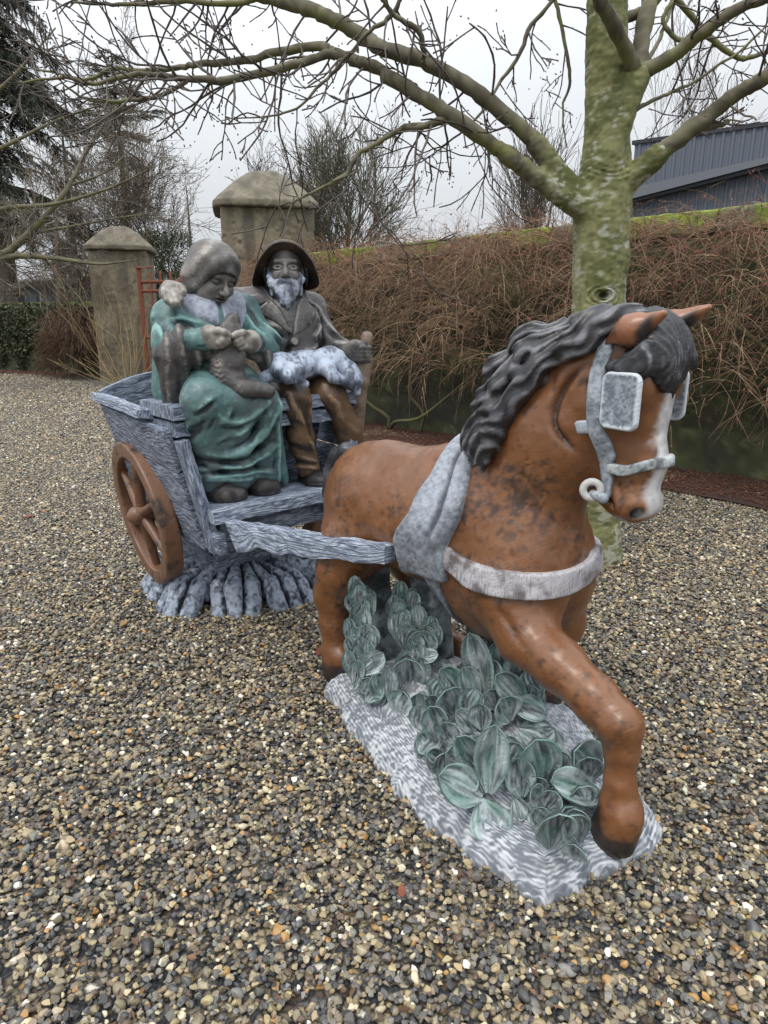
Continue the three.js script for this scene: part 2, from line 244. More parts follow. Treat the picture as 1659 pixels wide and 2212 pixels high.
// ---------------------------------------------------------------- wall with mossy coping, strip of dead leaves, hanging hedge
const vcol = (o) => new THREE.MeshStandardMaterial({ vertexColors: true, roughness: 0.9, ...o });
const mStone = vcol({ bumpMap: null, roughness: 0.92 });
{
  const wl = thing('garden_wall', 'dark moss stained rendered wall behind the hanging hedge', 'wall');
  const ns = 220, nt = 60, pos = [], ind = [];
  for (let i = 0; i <= ns; i++) for (let j = 0; j <= nt; j++) { const s = mix(-3.6, 5.35, i / ns), y = mix(-0.02, 1.6, j / nt); const p = onWall(s, y, 0.02 * fbm(s * 8, y * 8, 1, 4) + 0.02 * step(0.3, 0.25, y)); pos.push(...p); }
  for (let i = 0; i < ns; i++) for (let j = 0; j < nt; j++) { const a = i * (nt + 1) + j, b = a + nt + 1; ind.push(a, a + 1, b + 1, a, b + 1, b); }
  const g = new THREE.BufferGeometry(); g.setAttribute('position', new THREE.BufferAttribute(new Float32Array(pos), 3)); g.setIndex(ind); g.computeVertexNormals();
  mesh('render_coat', paint(g, (x, y, z) => { const n = fbm(x * 3, y * 3, z * 3, 4), f = fbm(x * 22, y * 22, z * 22, 3); return mix3(mix3([0.03, 0.03, 0.022], [0.065, 0.08, 0.03], clamp(0.5 + n * 1.5 + f * 0.7)), [0.15, 0.155, 0.08], step(0.1, 0.6, n + f * 1.1) * 0.6); }), mStone, wl);
  const core = new THREE.BoxGeometry(8.95, 1.6, 0.22); const cm = mesh('core', paint(core, () => [0.05, 0.05, 0.04]), mStone, wl); const c = onWall(0.875, 0.79, -0.13); cm.position.set(...c); cm.rotation.y = Math.atan2(-WU[1], WU[0]);
  for (let i = 0; i < 11; i++) { const s0 = -3.55 + i * 0.81, a = 0.4, f = (x, y, z) => { const q = Math.hypot(Math.max(0, Math.abs(y - 1.615) - 0.05), Math.max(0, Math.abs(z + 0.13) - 0.13)) - 0.025; return Math.max(q, Math.abs(x) - a); }; f.lo = [-a, 1.5, -0.3]; f.hi = [a, 1.72, 0.05];
    const g2 = solid({ list: [f], cell: 0.013, pad: 0.02, slack: 2.2, warp: (d, x, y, z) => d + 0.01 * fbm((x + s0) * 14, y * 14, z * 14, 3), color: (x, y, z) => { const n = fbm((x + s0) * 5, y * 5, z * 5, 3), q = fbm((x + s0) * 40, y * 40, z * 40, 2); return mix3(mix3([0.1, 0.095, 0.07], [0.19, 0.17, 0.12], clamp(0.5 + q)), mix3([0.11, 0.16, 0.02], [0.24, 0.33, 0.035], clamp(0.5 + q * 1.3)), step(-0.25, 0.12, n + (y - 1.62) * 2 + q * 0.3)); } });
    const o = mesh('coping_stone', g2, mStone, wl); const p = onWall(s0 + 0.4, 0, 0); o.position.set(p[0], 0, p[2]); o.rotation.y = Math.atan2(-WU[1], WU[0]) + Math.PI; }
  // bed of dead leaves at the foot
  const bed = new THREE.PlaneGeometry(9, 0.75, 90, 8); bed.rotateX(-Math.PI / 2); { const p = bed.attributes.position; for (let i = 0; i < p.count; i++) { p.setY(i, 0.012 * noise(p.getX(i) * 3, 1, p.getZ(i) * 4) + 0.004); p.setZ(i, p.getZ(i) + (p.getZ(i) > 0.3 ? 0.1 * noise(p.getX(i) * 2.5, 3, 1) : 0)); } }
  const bo = mesh('soil_bed', paint(bed, (x, y, z) => mix3([0.035, 0.018, 0.013], [0.06, 0.028, 0.018], clamp(0.5 + fbm(x * 8, 1, z * 8, 3)))), vcol({ roughness: 1 })); const bc = onWall(0.9, 0.006, 0.36); bo.position.set(...bc); bo.rotation.y = Math.atan2(-WU[1], WU[0]) + Math.PI; tag(bo, 'strip of dark soil along the wall', null, null, 'structure');
  const lh = new Heap();
  for (let i = 0; i < 16000; i++) { const s = rr(-3.4, 5.3), o = 0.03 + Math.pow(rnd(), 0.8) * (0.75 + 0.12 * noise(s * 2, 1, 5)) , p = onWall(s, rr(0.01, 0.03), o), a = rr(0, 6.3), L = rr(0.006, 0.015), w = L * rr(0.4, 0.7), t = rr(-0.006, 0.006); const c = mix3([0.085, 0.028, 0.016], [0.2, 0.075, 0.04], Math.pow(rnd(), 1.6)); const ux = Math.cos(a), uz = Math.sin(a); lh.tri([p[0] - ux * L, p[1], p[2] - uz * L], [p[0] + uz * w, p[1] + t, p[2] - ux * w], [p[0] + ux * L, p[1] + t * 0.5, p[2] + uz * L], c); lh.tri([p[0] - ux * L, p[1], p[2] - uz * L], [p[0] + ux * L, p[1] + t * 0.5, p[2] + uz * L], [p[0] - uz * w, p[1] + t, p[2] + ux * w], c); }
  tag(mesh('leaf_litter', lh.build(), vcol({ side: THREE.DoubleSide, roughness: 0.7 })), 'reddish brown dead leaves strewn along the foot of the wall', null, null, 'stuff');
}
{ // hedge: arching shoots with red fruit
  const hd = thing('hedge', 'dense bare reddish brown shrub hanging over the garden wall with red berries', 'hedge');
  const tw = new Heap(), dk = new Heap(), be = new Heap(), P = (a) => onWall(...a);
  const shoot = (s, y, o, ds, dy, dn, L, r, lvl) => {
    const n = lvl ? 5 : 7, pts = []; let S = s, Y = y, O = o, a = ds, b = dy, c = dn; const st = L / n, bend = rr(-0.1, 0.1);
    const col = mix3(mix3([0.085, 0.055, 0.034], [0.46, 0.34, 0.2], Math.pow(rnd(), 1.35)), [0.24, 0.095, 0.06], rnd() * (0.35 + 0.55 * step(1.2, 1.6, y)));
    for (let i = 0; i <= n; i++) {
      pts.push([...P([S, Y, O]), r * (1 - 0.75 * i / n)]);
      if (i > 1 && lvl < 2 && rnd() < (lvl ? 0.25 : 0.5)) shoot(S, Y, O, a + rr(-0.9, 0.9), b + rr(-0.5, 0.5), c + rr(-0.3, 0.5), L * rr(0.3, 0.55), r * 0.65, lvl + 1);
      const l = Math.hypot(a, b, c); S += a / l * st; Y += b / l * st; O += c / l * st; b -= 0.34 * st / 0.06 * (0.5 + 0.5 * i / n); a += bend + rr(-0.12, 0.12); c += rr(-0.1, 0.08);
      if (Y < 0.2 + 0.22 * noise(s * 3, 1, lvl)) break;
      if (rnd() < (s < 1.6 ? 0.075 : 0.02) && i > 2) { const q = P([S, Y, O + 0.006]), R = rr(0.004, 0.0065); const cc = mix3([0.24, 0.04, 0.04], [0.38, 0.09, 0.09], rnd()); const v = [[R, 0, 0], [0, R, 0], [0, 0, R], [-R, 0, 0], [0, -R, 0], [0, 0, -R]].map((w) => [q[0] + w[0], q[1] + w[1], q[2] + w[2]]); for (const [i1, j1, k1] of [[0, 1, 2], [1, 3, 2], [3, 4, 2], [4, 0, 2], [1, 0, 5], [3, 1, 5], [4, 3, 5], [0, 4, 5]]) be.tri(v[i1], v[j1], v[k1], cc); }
    }
    if (pts.length > 2) (lvl === 0 && r > 0.0026 ? tw : tw).add(tube(pts, 3, false), col);
  };
  for (let i = 0; i < 3300; i++) { // shoots come out of the mass and fall forward
    const s = rr(-3.3, 5.2), top = rnd(), y = mix(0.5, 1.6, Math.pow(top, 0.62)) + 0.06 * noise(s * 2.2, 3, 1), o = rr(0.03, 0.3 + 0.22 * (noise(s * 2.6, y * 2.6, 4) + 0.6)) * (1 - 0.35 * Math.abs(y - 1.1)); const flip = rnd() < 0.72 ? 1 : -1;
    shoot(s, y, o, flip * rr(0.1, 1), rr(0.05, 0.9), rr(0.2, 1), rr(0.18, 0.55), rr(0.002, 0.0044), 0);
  }
  for (let i = 0; i < 500; i++) { const s = rr(-1.2, 5.2); if (s > -0.2 && s < 1.0 && rnd() < 0.75) continue; shoot(s, rr(1.5, 1.66), rr(-0.1, 0.2), rr(-1, 1), rr(0.8, 1.6), rr(-0.3, 0.5), rr(0.12, 0.32), rr(0.0014, 0.0026), 0); }
  // dark inner tangle
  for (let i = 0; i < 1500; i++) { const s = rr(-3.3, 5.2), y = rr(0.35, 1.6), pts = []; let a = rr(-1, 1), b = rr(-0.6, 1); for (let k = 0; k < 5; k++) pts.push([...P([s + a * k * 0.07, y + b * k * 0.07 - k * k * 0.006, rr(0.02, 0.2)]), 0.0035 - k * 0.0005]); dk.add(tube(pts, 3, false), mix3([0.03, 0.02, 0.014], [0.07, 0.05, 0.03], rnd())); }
  mesh('shoots', tw.build(), vcol({ roughness: 0.7 }), hd).userData.kind = 'stuff';
  mesh('inner_twigs', dk.build(), vcol({ roughness: 0.9 }), hd).userData.kind = 'stuff';
  mesh('berries', be.build(), vcol({ roughness: 0.4 }), hd).userData.kind = 'stuff';
  const stem = (pts, r0) => { const q = smooth(pts.map(([s, y, o], i) => [...onWall(s, y, o), r0 * (1 - 0.6 * i / pts.length)]), 12); return paintTube(q, 7, (x, y, z) => mix3([0.06, 0.055, 0.03], [0.13, 0.13, 0.05], clamp(0.5 + fbm(x * 20, y * 20, z * 20, 3)))); };
  function paintTube(q, n, f) { const h = new Heap(); h.add(tube(q, n)); const g = h.build(); return paint(g, f); }
  for (const [p, r] of [[[[3.3, 0, 0.12], [3.25, 0.12, 0.16], [3.5, 0.25, 0.2], [3.7, 0.5, 0.2], [3.6, 0.9, 0.2]], 0.022], [[[3.25, 0.0, 0.14], [3.1, 0.1, 0.22], [2.8, 0.16, 0.24], [2.5, 0.35, 0.25], [2.2, 0.6, 0.2]], 0.02], [[[2.9, 0, 0.1], [2.85, 0.2, 0.12], [3.0, 0.4, 0.15], [2.9, 0.9, 0.15]], 0.018], [[[3.8, 0, 0.15], [3.9, 0.2, 0.2], [3.8, 0.5, 0.22]], 0.016], [[[0.9, 0.1, 0.1], [0.6, 0.5, 0.2], [0.3, 0.9, 0.25], [0.2, 1.2, 0.2]], 0.02], [[[-0.3, 0.2, 0.1], [-0.1, 0.7, 0.25], [0.25, 1.0, 0.3], [0.6, 1.1, 0.3]], 0.016], [[[1.9, 0, 0.1], [1.8, 0.25, 0.14], [2.0, 0.5, 0.2]], 0.016]]) mesh('stem', stem(p, r), vcol({ roughness: 0.85 }), hd);
}
// ---------------------------------------------------------------- gate pillars, gate, far wall, sheds
const concrete = (x, y, z, s = 1) => { const n = fbm(x * 3, y * 2, z * 3, 4), f = fbm(x * 30, y * 30, z * 30, 3), st = noise(x * 9, y * 1.2, z * 9); let c = mix3([0.12, 0.1, 0.07], [0.27, 0.235, 0.17], clamp(0.5 + n * 1.1 + f * 1.1)); c = mix3(c, [0.045, 0.042, 0.036], step(0.05, 0.6, st + n * 0.8 + f * 0.8) * 0.65); return mix3(c, [0.12, 0.125, 0.055], step(0.3, 0.8, fbm(x * 2 + 9, y * 2, z * 2, 3) + f * 0.4) * 0.45); };
function pillar(label, cx, cz, turn, w, h, capH, big) {
  const p = thing('gate_pillar', label, 'gate pillar', [cx, 0, cz], turn);
  const a = w / 2, sh = (x, y, z) => { const t = mix(1.0, 0.97, y / h); const qx = Math.abs(x) - a * t + 0.015, qz = Math.abs(z) - a * t + 0.015, q = Math.hypot(Math.max(qx, 0), Math.max(qz, 0)) + Math.min(0, Math.max(qx, qz)) - 0.015; return Math.max(q, y - h); };
  sh.lo = [-a, 0, -a]; sh.hi = [a, h, a];
  mesh('shaft', solid({ list: [sh], lo: [-a - 0.05, -0.05, -a - 0.05], hi: [a + 0.05, h + 0.04, a + 0.05], cell: 0.016, slack: 2, pad: 0.03, warp: (d, x, y, z) => d + 0.012 * fbm(x * 6, y * 6, z * 6, 3) + (big ? 0.02 * step(0.05, 0.4, fbm(x * 12, y * 9, z * 12, 3)) * step(h - 0.9, h - 0.5, y) * step(h - 0.02, h - 0.12, y) : 0.008 * step(0.1, 0.4, fbm(x * 14, y * 10, z * 14, 3))), color: concrete }), mStone, p);
  const b = a + 0.075, cp2 = (x, y, z) => { const u = Math.pow(Math.pow(Math.abs(x) / b, 5) + Math.pow(Math.abs(z) / b, 5), 0.2); const top = h + 0.07 + (capH - 0.07) * Math.pow(clamp(1 - Math.pow(clamp((u - 0.2) / 0.8), 1.35)), 1); return Math.max((u - 1) * b, Math.min(1, 0.55) * (y - top), h - y); };
  cp2.lo = [-b, h, -b]; cp2.hi = [b, h + capH, b];
  mesh('cap', solid({ list: [cp2], cell: 0.014, pad: 0.03, slack: 2.4, warp: (d, x, y, z) => d + 0.008 * fbm(x * 9, y * 9, z * 9, 3), color: (x, y, z) => mix3(concrete(x + 5, y, z), [0.12, 0.115, 0.095], 0.35) }), mStone, p);
}
pillar('small concrete gate pillar with rounded cap beside the rusty gate', -4.62, -12.55, 0.2, 0.98, 2.17, 0.42, false);
pillar('tall concrete gate pillar with domed cap at the end of the garden wall', -1.46, -8.95, 0.2, 1.12, 2.28, 0.46, true);
{ // rusty gate leaf hung on the small pillar
  const gt = thing('gate', 'rusty red iron gate standing open against the small pillar', 'gate');
  const rust = (x, y, z) => mix3([0.16, 0.045, 0.025], [0.3, 0.1, 0.055], clamp(0.5 + fbm(x * 20, y * 20, z * 20, 3) * 1.4)), mr = vcol({ roughness: 0.8 });
  const dpt = 10.9, A = at(301, 600, dpt), dir = V(0.9, 0, 0.35).normalize(), bar = (o, y0, y1, r, name) => { const h = new Heap(); const x = A[0] + dir.x * o, z = A[2] + dir.z * o; h.add(tube([[x, y0, z, r], [x, y1 * 0.5, z, r], [x, y1, z, r]], 8)); mesh(name, paint(h.build(), rust), mr, gt); };
  bar(0, 0.05, 1.83, 0.04, 'gate_post'); [0.22, 0.42, 0.62, 0.82, 1.02, 1.22, 1.42, 1.62].forEach((o) => bar(o, 0.12, 1.78, 0.022, 'bar')); bar(1.82, 0.05, 1.8, 0.035, 'gate_post');
  for (const y of [1.62, 1.48, 0.2, 0.75]) { const h = new Heap(); h.add(tube([[A[0], y, A[2], 0.028], [A[0] + dir.x * 0.9, y, A[2] + dir.z * 0.9, 0.028], [A[0] + dir.x * 1.82, y, A[2] + dir.z * 1.82, 0.028]], 6)); mesh('rail', paint(h.build(), rust), mr, gt); }
  for (const o of [0.02, 0.22]) { const h = new Heap(); h.add(tube([[A[0] + dir.x * o, 1.83, A[2] + dir.z * o, 0.03], [A[0] + dir.x * o, 1.831, A[2] + dir.z * o, 0.052], [A[0] + dir.x * o, 1.86, A[2] + dir.z * o, 0.052]], 8)); mesh('finial', paint(h.build(), rust), mr, gt); }
}
{ // pale rail seen through the gateway
  const r = thing('fence', 'pale grey post and rail fence far beyond the gateway', 'fence'); const m = new THREE.MeshStandardMaterial({ color: new THREE.Color().setRGB(0.3, 0.33, 0.37), roughness: 0.6 });
  const a = at(300, 592, 19), b = at(640, 596, 17), L = Math.hypot(b[0] - a[0], b[2] - a[2]), tn = Math.atan2(-(b[2] - a[2]), b[0] - a[0]);
  for (const y of [2.25, 1.5, 0.7]) { const o = mesh('rail', new THREE.BoxGeometry(L, 0.14, 0.05), m, r); o.position.set((a[0] + b[0]) / 2, y, (a[2] + b[2]) / 2); o.rotation.y = tn; }
  for (let i = 0; i <= 3; i++) { const o = mesh('post', new THREE.BoxGeometry(0.12, 2.4, 0.12), m, r); o.position.set(mix(a[0], b[0], i / 3), 1.2, mix(a[2], b[2], i / 3)); }
}
{ // far wall on the left, under ivy
  const A = at(-140, 800, 15.2), B = at(232, 815, 12.9); A[1] = B[1] = 0; const L = Math.hypot(B[0] - A[0], B[2] - A[2]), tn = Math.atan2(-(B[2] - A[2]), B[0] - A[0]);
  const w = thing('boundary_wall', 'low dark stone wall mostly covered with ivy left of the small pillar', 'wall', [(A[0] + B[0]) / 2, 0, (A[2] + B[2]) / 2], tn);
  const bx = new THREE.BoxGeometry(L, 1.3, 0.35, 60, 16, 2); bx.translate(0, 0.62, -0.2); mesh('stonework', paint(bx, (x, y, z) => mix3([0.05, 0.055, 0.035], [0.16, 0.16, 0.1], clamp(0.4 + fbm(x * 4, y * 5, z * 4, 4) * 1.5))), mStone, w);
  const cpg = new THREE.BoxGeometry(L, 0.1, 0.45, 40, 2, 2); cpg.translate(0, 1.32, -0.2); mesh('coping', paint(cpg, (x, y, z) => mix3([0.1, 0.1, 0.06], [0.17, 0.2, 0.05], clamp(0.5 + fbm(x * 5, y * 5, z * 5, 3) * 1.5))), mStone, w);
  const iv = thing('ivy', 'dark green ivy hanging down the low wall left of the small pillar', 'ivy', [(A[0] + B[0]) / 2, 0, (A[2] + B[2]) / 2], tn); const h = new Heap();
  for (let i = 0; i < 15000; i++) { const x = rr(-L / 2, L / 2 - 0.3), y = 1.34 * Math.pow(rnd(), 0.8), low = 0.25 + 0.4 * noise(x * 3, 1, 1); if (y < low && rnd() < 0.85) continue; const z = rr(0.0, 0.2) * (0.4 + y), s = rr(0.02, 0.045), a = rr(0, 6.3), t = rr(0.2, 1.2); const c = mix3(mix3([0.02, 0.028, 0.012], [0.055, 0.075, 0.025], rnd()), [0.11, 0.1, 0.05], rnd() < 0.12 ? 0.8 : 0); const u = V(Math.cos(a), Math.sin(a) * Math.cos(t), Math.sin(a) * Math.sin(t) * 0.6), v = V(-Math.sin(a), Math.cos(a) * Math.cos(t), Math.sin(t)); h.tri([x - u.x * s, y - u.y * s, z - u.z * s], [x + u.x * s, y + u.y * s, z + u.z * s], [x + v.x * s * 1.3, y + v.y * s * 1.3, z + v.z * s * 1.3], c); }
  mesh('leaves', h.build(), vcol({ side: THREE.DoubleSide, roughness: 0.6 }), iv).userData.kind = 'stuff';
  // reddish brown shrub against the pillar
  const b = thing('bare_shrub', 'rounded reddish brown leafless shrub against the left side of the small pillar', 'shrub'), hb = new Heap(), c0 = at(182, 812, 12.6);
  for (let i = 0; i < 2600; i++) { const a = rr(0, 6.3), el = Math.acos(rr(0, 1)), r = rr(0.42, 0.72), o = [c0[0] + Math.cos(a) * Math.sin(el) * r, 0.72 + Math.cos(el) * r * 1.1 - rnd() * 0.7, c0[2] + Math.sin(a) * Math.sin(el) * r], pts = []; let d = V(Math.cos(a) * Math.sin(el), 0.5, Math.sin(a) * Math.sin(el)); for (let k = 0; k < 5; k++) { pts.push([o[0] + d.x * k * 0.045, Math.max(0.02, o[1] + d.y * k * 0.045 - k * k * 0.014), o[2] + d.z * k * 0.045, 0.006 - k * 0.001]); d.x += rr(-0.2, 0.2); d.z += rr(-0.2, 0.2); } hb.add(tube(pts, 3, false), mix3([0.05, 0.03, 0.02], [0.24, 0.145, 0.09], Math.pow(rnd(), 1.4))); }
  mesh('twigs', hb.build(), vcol({}), b).userData.kind = 'stuff';
  const lit = new Heap(); for (let i = 0; i < 3500; i++) { const x = rr(-L / 2, L / 2 + 1), z = rr(0.1, 0.7) * rnd() + 0.1, a = rr(0, 6.3), s = rr(0.015, 0.03), y = rr(0.012, 0.03), c = mix3([0.07, 0.026, 0.018], [0.19, 0.08, 0.05], rnd()); lit.tri([x + Math.cos(a) * s, y, z + Math.sin(a) * s], [x + Math.cos(a + 2) * s, y + 0.006, z + Math.sin(a + 2) * s], [x + Math.cos(a + 4) * s, y, z + Math.sin(a + 4) * s], c); }
  const lo = mesh('leaf_litter', lit.build(), vcol({ side: THREE.DoubleSide })); lo.position.set((A[0] + B[0]) / 2, 0, (A[2] + B[2]) / 2); lo.rotation.y = tn; tag(lo, 'brown dead leaves along the foot of the low ivy wall', null, null, 'stuff');
}
{ // open shed beyond the low wall
  const s = thing('shed', 'long low grey shed with dark pitched roof beyond the low ivy wall', 'shed'), A = at(-150, 600, 24), B = at(262, 640, 19), L = Math.hypot(B[0] - A[0], B[2] - A[2]), tn = Math.atan2(-(B[2] - A[2]), B[0] - A[0]);
  s.position.set((A[0] + B[0]) / 2, 0, (A[2] + B[2]) / 2); s.rotation.y = tn;
  const gm = new THREE.MeshStandardMaterial({ color: new THREE.Color().setRGB(0.17, 0.19, 0.22), roughness: 0.7 }), dm = new THREE.MeshStandardMaterial({ color: new THREE.Color().setRGB(0.07, 0.06, 0.05), roughness: 0.9 });
  for (let i = 0; i < 26; i++) { const o = mesh('cladding_panel', new THREE.BoxGeometry(L / 26 - 0.02, 2.1, 0.05), gm, s); o.position.set(-L / 2 + (i + 0.5) * L / 26, 1.05, (i % 2) * 0.03); }
  const rf = mesh('roof', new THREE.BoxGeometry(L + 0.6, 0.12, 3.4), dm, s); rf.position.set(0, 2.32, -1.2); rf.rotation.x = 0.12; const fb = mesh('fascia', new THREE.BoxGeometry(L + 0.6, 0.16, 0.06), dm, s); fb.position.set(0, 2.1, 0.5);
  for (const x of [-L * 0.2, L * 0.03, L * 0.3]) { const o = mesh('post', new THREE.BoxGeometry(0.14, 2.1, 0.14), new THREE.MeshStandardMaterial({ color: new THREE.Color().setRGB(0.24, 0.2, 0.14), roughness: 0.9 }), s); o.position.set(x, 1.05, 0.35); }
  const bk = mesh('back_wall', new THREE.BoxGeometry(L, 2.2, 0.08), dm, s); bk.position.set(0, 1.1, -2.7);
}
{ // big dark clad barn
  const d = 24, A = at(1372, 310, d), u = V(0.83, 0, 0.557), b = thing('barn', 'large dark blue grey metal clad barn beyond the garden wall', 'barn', [A[0], 0, A[2]], Math.atan2(-0.557, 0.83));
  const L = 22, Ht = A[1], m = new THREE.MeshStandardMaterial({ color: new THREE.Color().setRGB(0.115, 0.135, 0.17), roughness: 0.55, metalness: 0.1 }), m2 = new THREE.MeshStandardMaterial({ color: new THREE.Color().setRGB(0.14, 0.155, 0.18), roughness: 0.5 }), m3 = new THREE.MeshStandardMaterial({ color: new THREE.Color().setRGB(0.03, 0.035, 0.045), roughness: 0.7 });
  const rib = (() => { const s = new THREE.Shape(); s.moveTo(0, 0.04); s.lineTo(0.3, 0.04); s.lineTo(0.3, 0); s.lineTo(0.24, 0.0); s.lineTo(0.21, -0.045); s.lineTo(0.13, -0.045); s.lineTo(0.1, 0); s.lineTo(0, 0); s.lineTo(0, 0.04); const g = new THREE.ExtrudeGeometry(s, { depth: Ht, bevelEnabled: false }); g.rotateX(-Math.PI / 2); return g; })();
  for (let i = 0; i < 72; i++) { const o = mesh('cladding_panel', rib, m, b); o.position.set(i * 0.304, 0, 0); }
  const body = mesh('body', new THREE.BoxGeometry(L - 0.1, Ht - 0.1, 14), m3, b); body.position.set(L / 2, Ht / 2 - 0.1, -7.1);
  const tr = mesh('roof_edge', new THREE.BoxGeometry(L + 0.2, 0.12, 0.16), m3, b); tr.position.set(L / 2, Ht + 0.03, 0.0);
  // lean-to canopy: measured on the wall plane
  const loc = (px, py) => { const r = ray(px, py), n = V(-0.557, 0, 0.83), t = (A[0] * n.x + A[2] * n.z) / (r[0] * n.x + r[2] * n.z), p = [r[0] * t, 1 + r[1] * t, r[2] * t]; return [(p[0] - A[0]) * u.x + (p[2] - A[2]) * u.z, p[1]]; };
  const q = [loc(1372, 412), loc(1640, 352), loc(1640, 366), loc(1372, 436)], ex = (q[1][1] - q[0][1]) / (q[1][0] - q[0][0]), ex2 = (q[2][1] - q[3][1]) / (q[2][0] - q[3][0]);
  const sh = new THREE.Shape(); sh.moveTo(0, q[0][1]); sh.lineTo(9, q[0][1] + ex * 9); sh.lineTo(9, q[3][1] + ex2 * 9); sh.lineTo(0, q[3][1]); sh.lineTo(0, q[0][1]);
  const cg = new THREE.ExtrudeGeometry(sh, { depth: 0.5, bevelEnabled: false }); mesh('canopy', cg, m2, b).position.set(0, 0, 0.05);
  const dg = mesh('canopy_edge', new THREE.ExtrudeGeometry((() => { const s = new THREE.Shape(); s.moveTo(0, q[3][1] - 0.01); s.lineTo(9, q[3][1] + ex2 * 9 - 0.01); s.lineTo(9, q[3][1] + ex2 * 9 - 0.2); s.lineTo(0, q[3][1] - 0.1); return s; })(), { depth: 0.4, bevelEnabled: false }), m3, b); dg.position.set(0, 0, 0.05);
}
// ---------------------------------------------------------------- the horse
const paintedMat = (o) => new THREE.MeshPhysicalMaterial({ vertexColors: true, roughness: 0.42, clearcoat: 0.35, clearcoatRoughness: 0.3, ...o });
const NB = (() => { // fine bump shared by painted cast surfaces
  const n = 512, d = new Uint8Array(n * n * 4), P = (v) => v / n;
  for (let j = 0; j < n; j++) for (let i = 0; i < n; i++) {
    const a = i / n * Math.PI * 2, b = j / n * Math.PI * 2, R = 6;
    const x = Math.cos(a) * R, y = Math.sin(a) * R, z = Math.cos(b) * R, w = Math.sin(b) * R;
    const v = 0.5 + 0.45 * fbm(x + w * 0.7, y + z * 0.7, z - w * 0.6 + x * 0.3, 4) + 0.12 * noise(x * 6, y * 6 + z * 6, w * 6);
    const k = (j * n + i) * 4; d[k] = d[k + 1] = d[k + 2] = clamp(v) * 255; d[k + 3] = 255;
  }
  const t = new THREE.DataTexture(d, n, n); t.wrapS = t.wrapT = THREE.RepeatWrapping; t.magFilter = THREE.LinearFilter; t.minFilter = THREE.LinearMipmapLinearFilter; t.needsUpdate = true; return t;
})();
const mHorse = paintedMat({ bumpMap: NB, bumpScale: 0.0007, roughness: 0.4 });
const mStrap = paintedMat({ bumpMap: NB, bumpScale: 0.0016, roughness: 0.6, clearcoat: 0.1 });
const mMane = paintedMat({ bumpMap: NB, bumpScale: 0.0015, roughness: 0.45 });
// pigments
const BROWN = [0.148, 0.057, 0.019], BROWN2 = [0.22, 0.09, 0.033], DARKP = [0.022, 0.016, 0.014], BLUEG = [0.40, 0.46, 0.55], SLATE = [0.035, 0.042, 0.058], PALE = [0.62, 0.66, 0.72];
const grain = (x, y, z, s) => fbm(x * s, y * s, z * s, 3);
// dry-brushed paint: dark coat with paler streaked coat over it
function brushed(dark, light, x, y, z, s, cover = 0, sharp = 0.35) { const n = fbm(x * s, y * s, z * s, 4) * 1.6 + noise(x * s * 5, y * s * 5, z * s * 5) * 0.25; return mix3(dark, light, step(-sharp - cover, sharp - cover, n)); }
const legFN = [[0.08, 0.435, 0.085, 0.09], [0.158, 0.348, 0.108, 0.062], [0.25, 0.324, 0.13, 0.05], [0.34, 0.294, 0.146, 0.043], [0.398, 0.264, 0.153, 0.042]];
const legFN2 = [[0.398, 0.262, 0.153, 0.041], [0.411, 0.215, 0.158, 0.032], [0.418, 0.15, 0.164, 0.029], [0.424, 0.105, 0.168, 0.036], [0.422, 0.06, 0.172, 0.039]];
const hoof = (x, y, z, r, k = 0.012) => cap([x, y, z], [x + 0.012, y + 0.045, z], r, r * 0.8, 1, k);
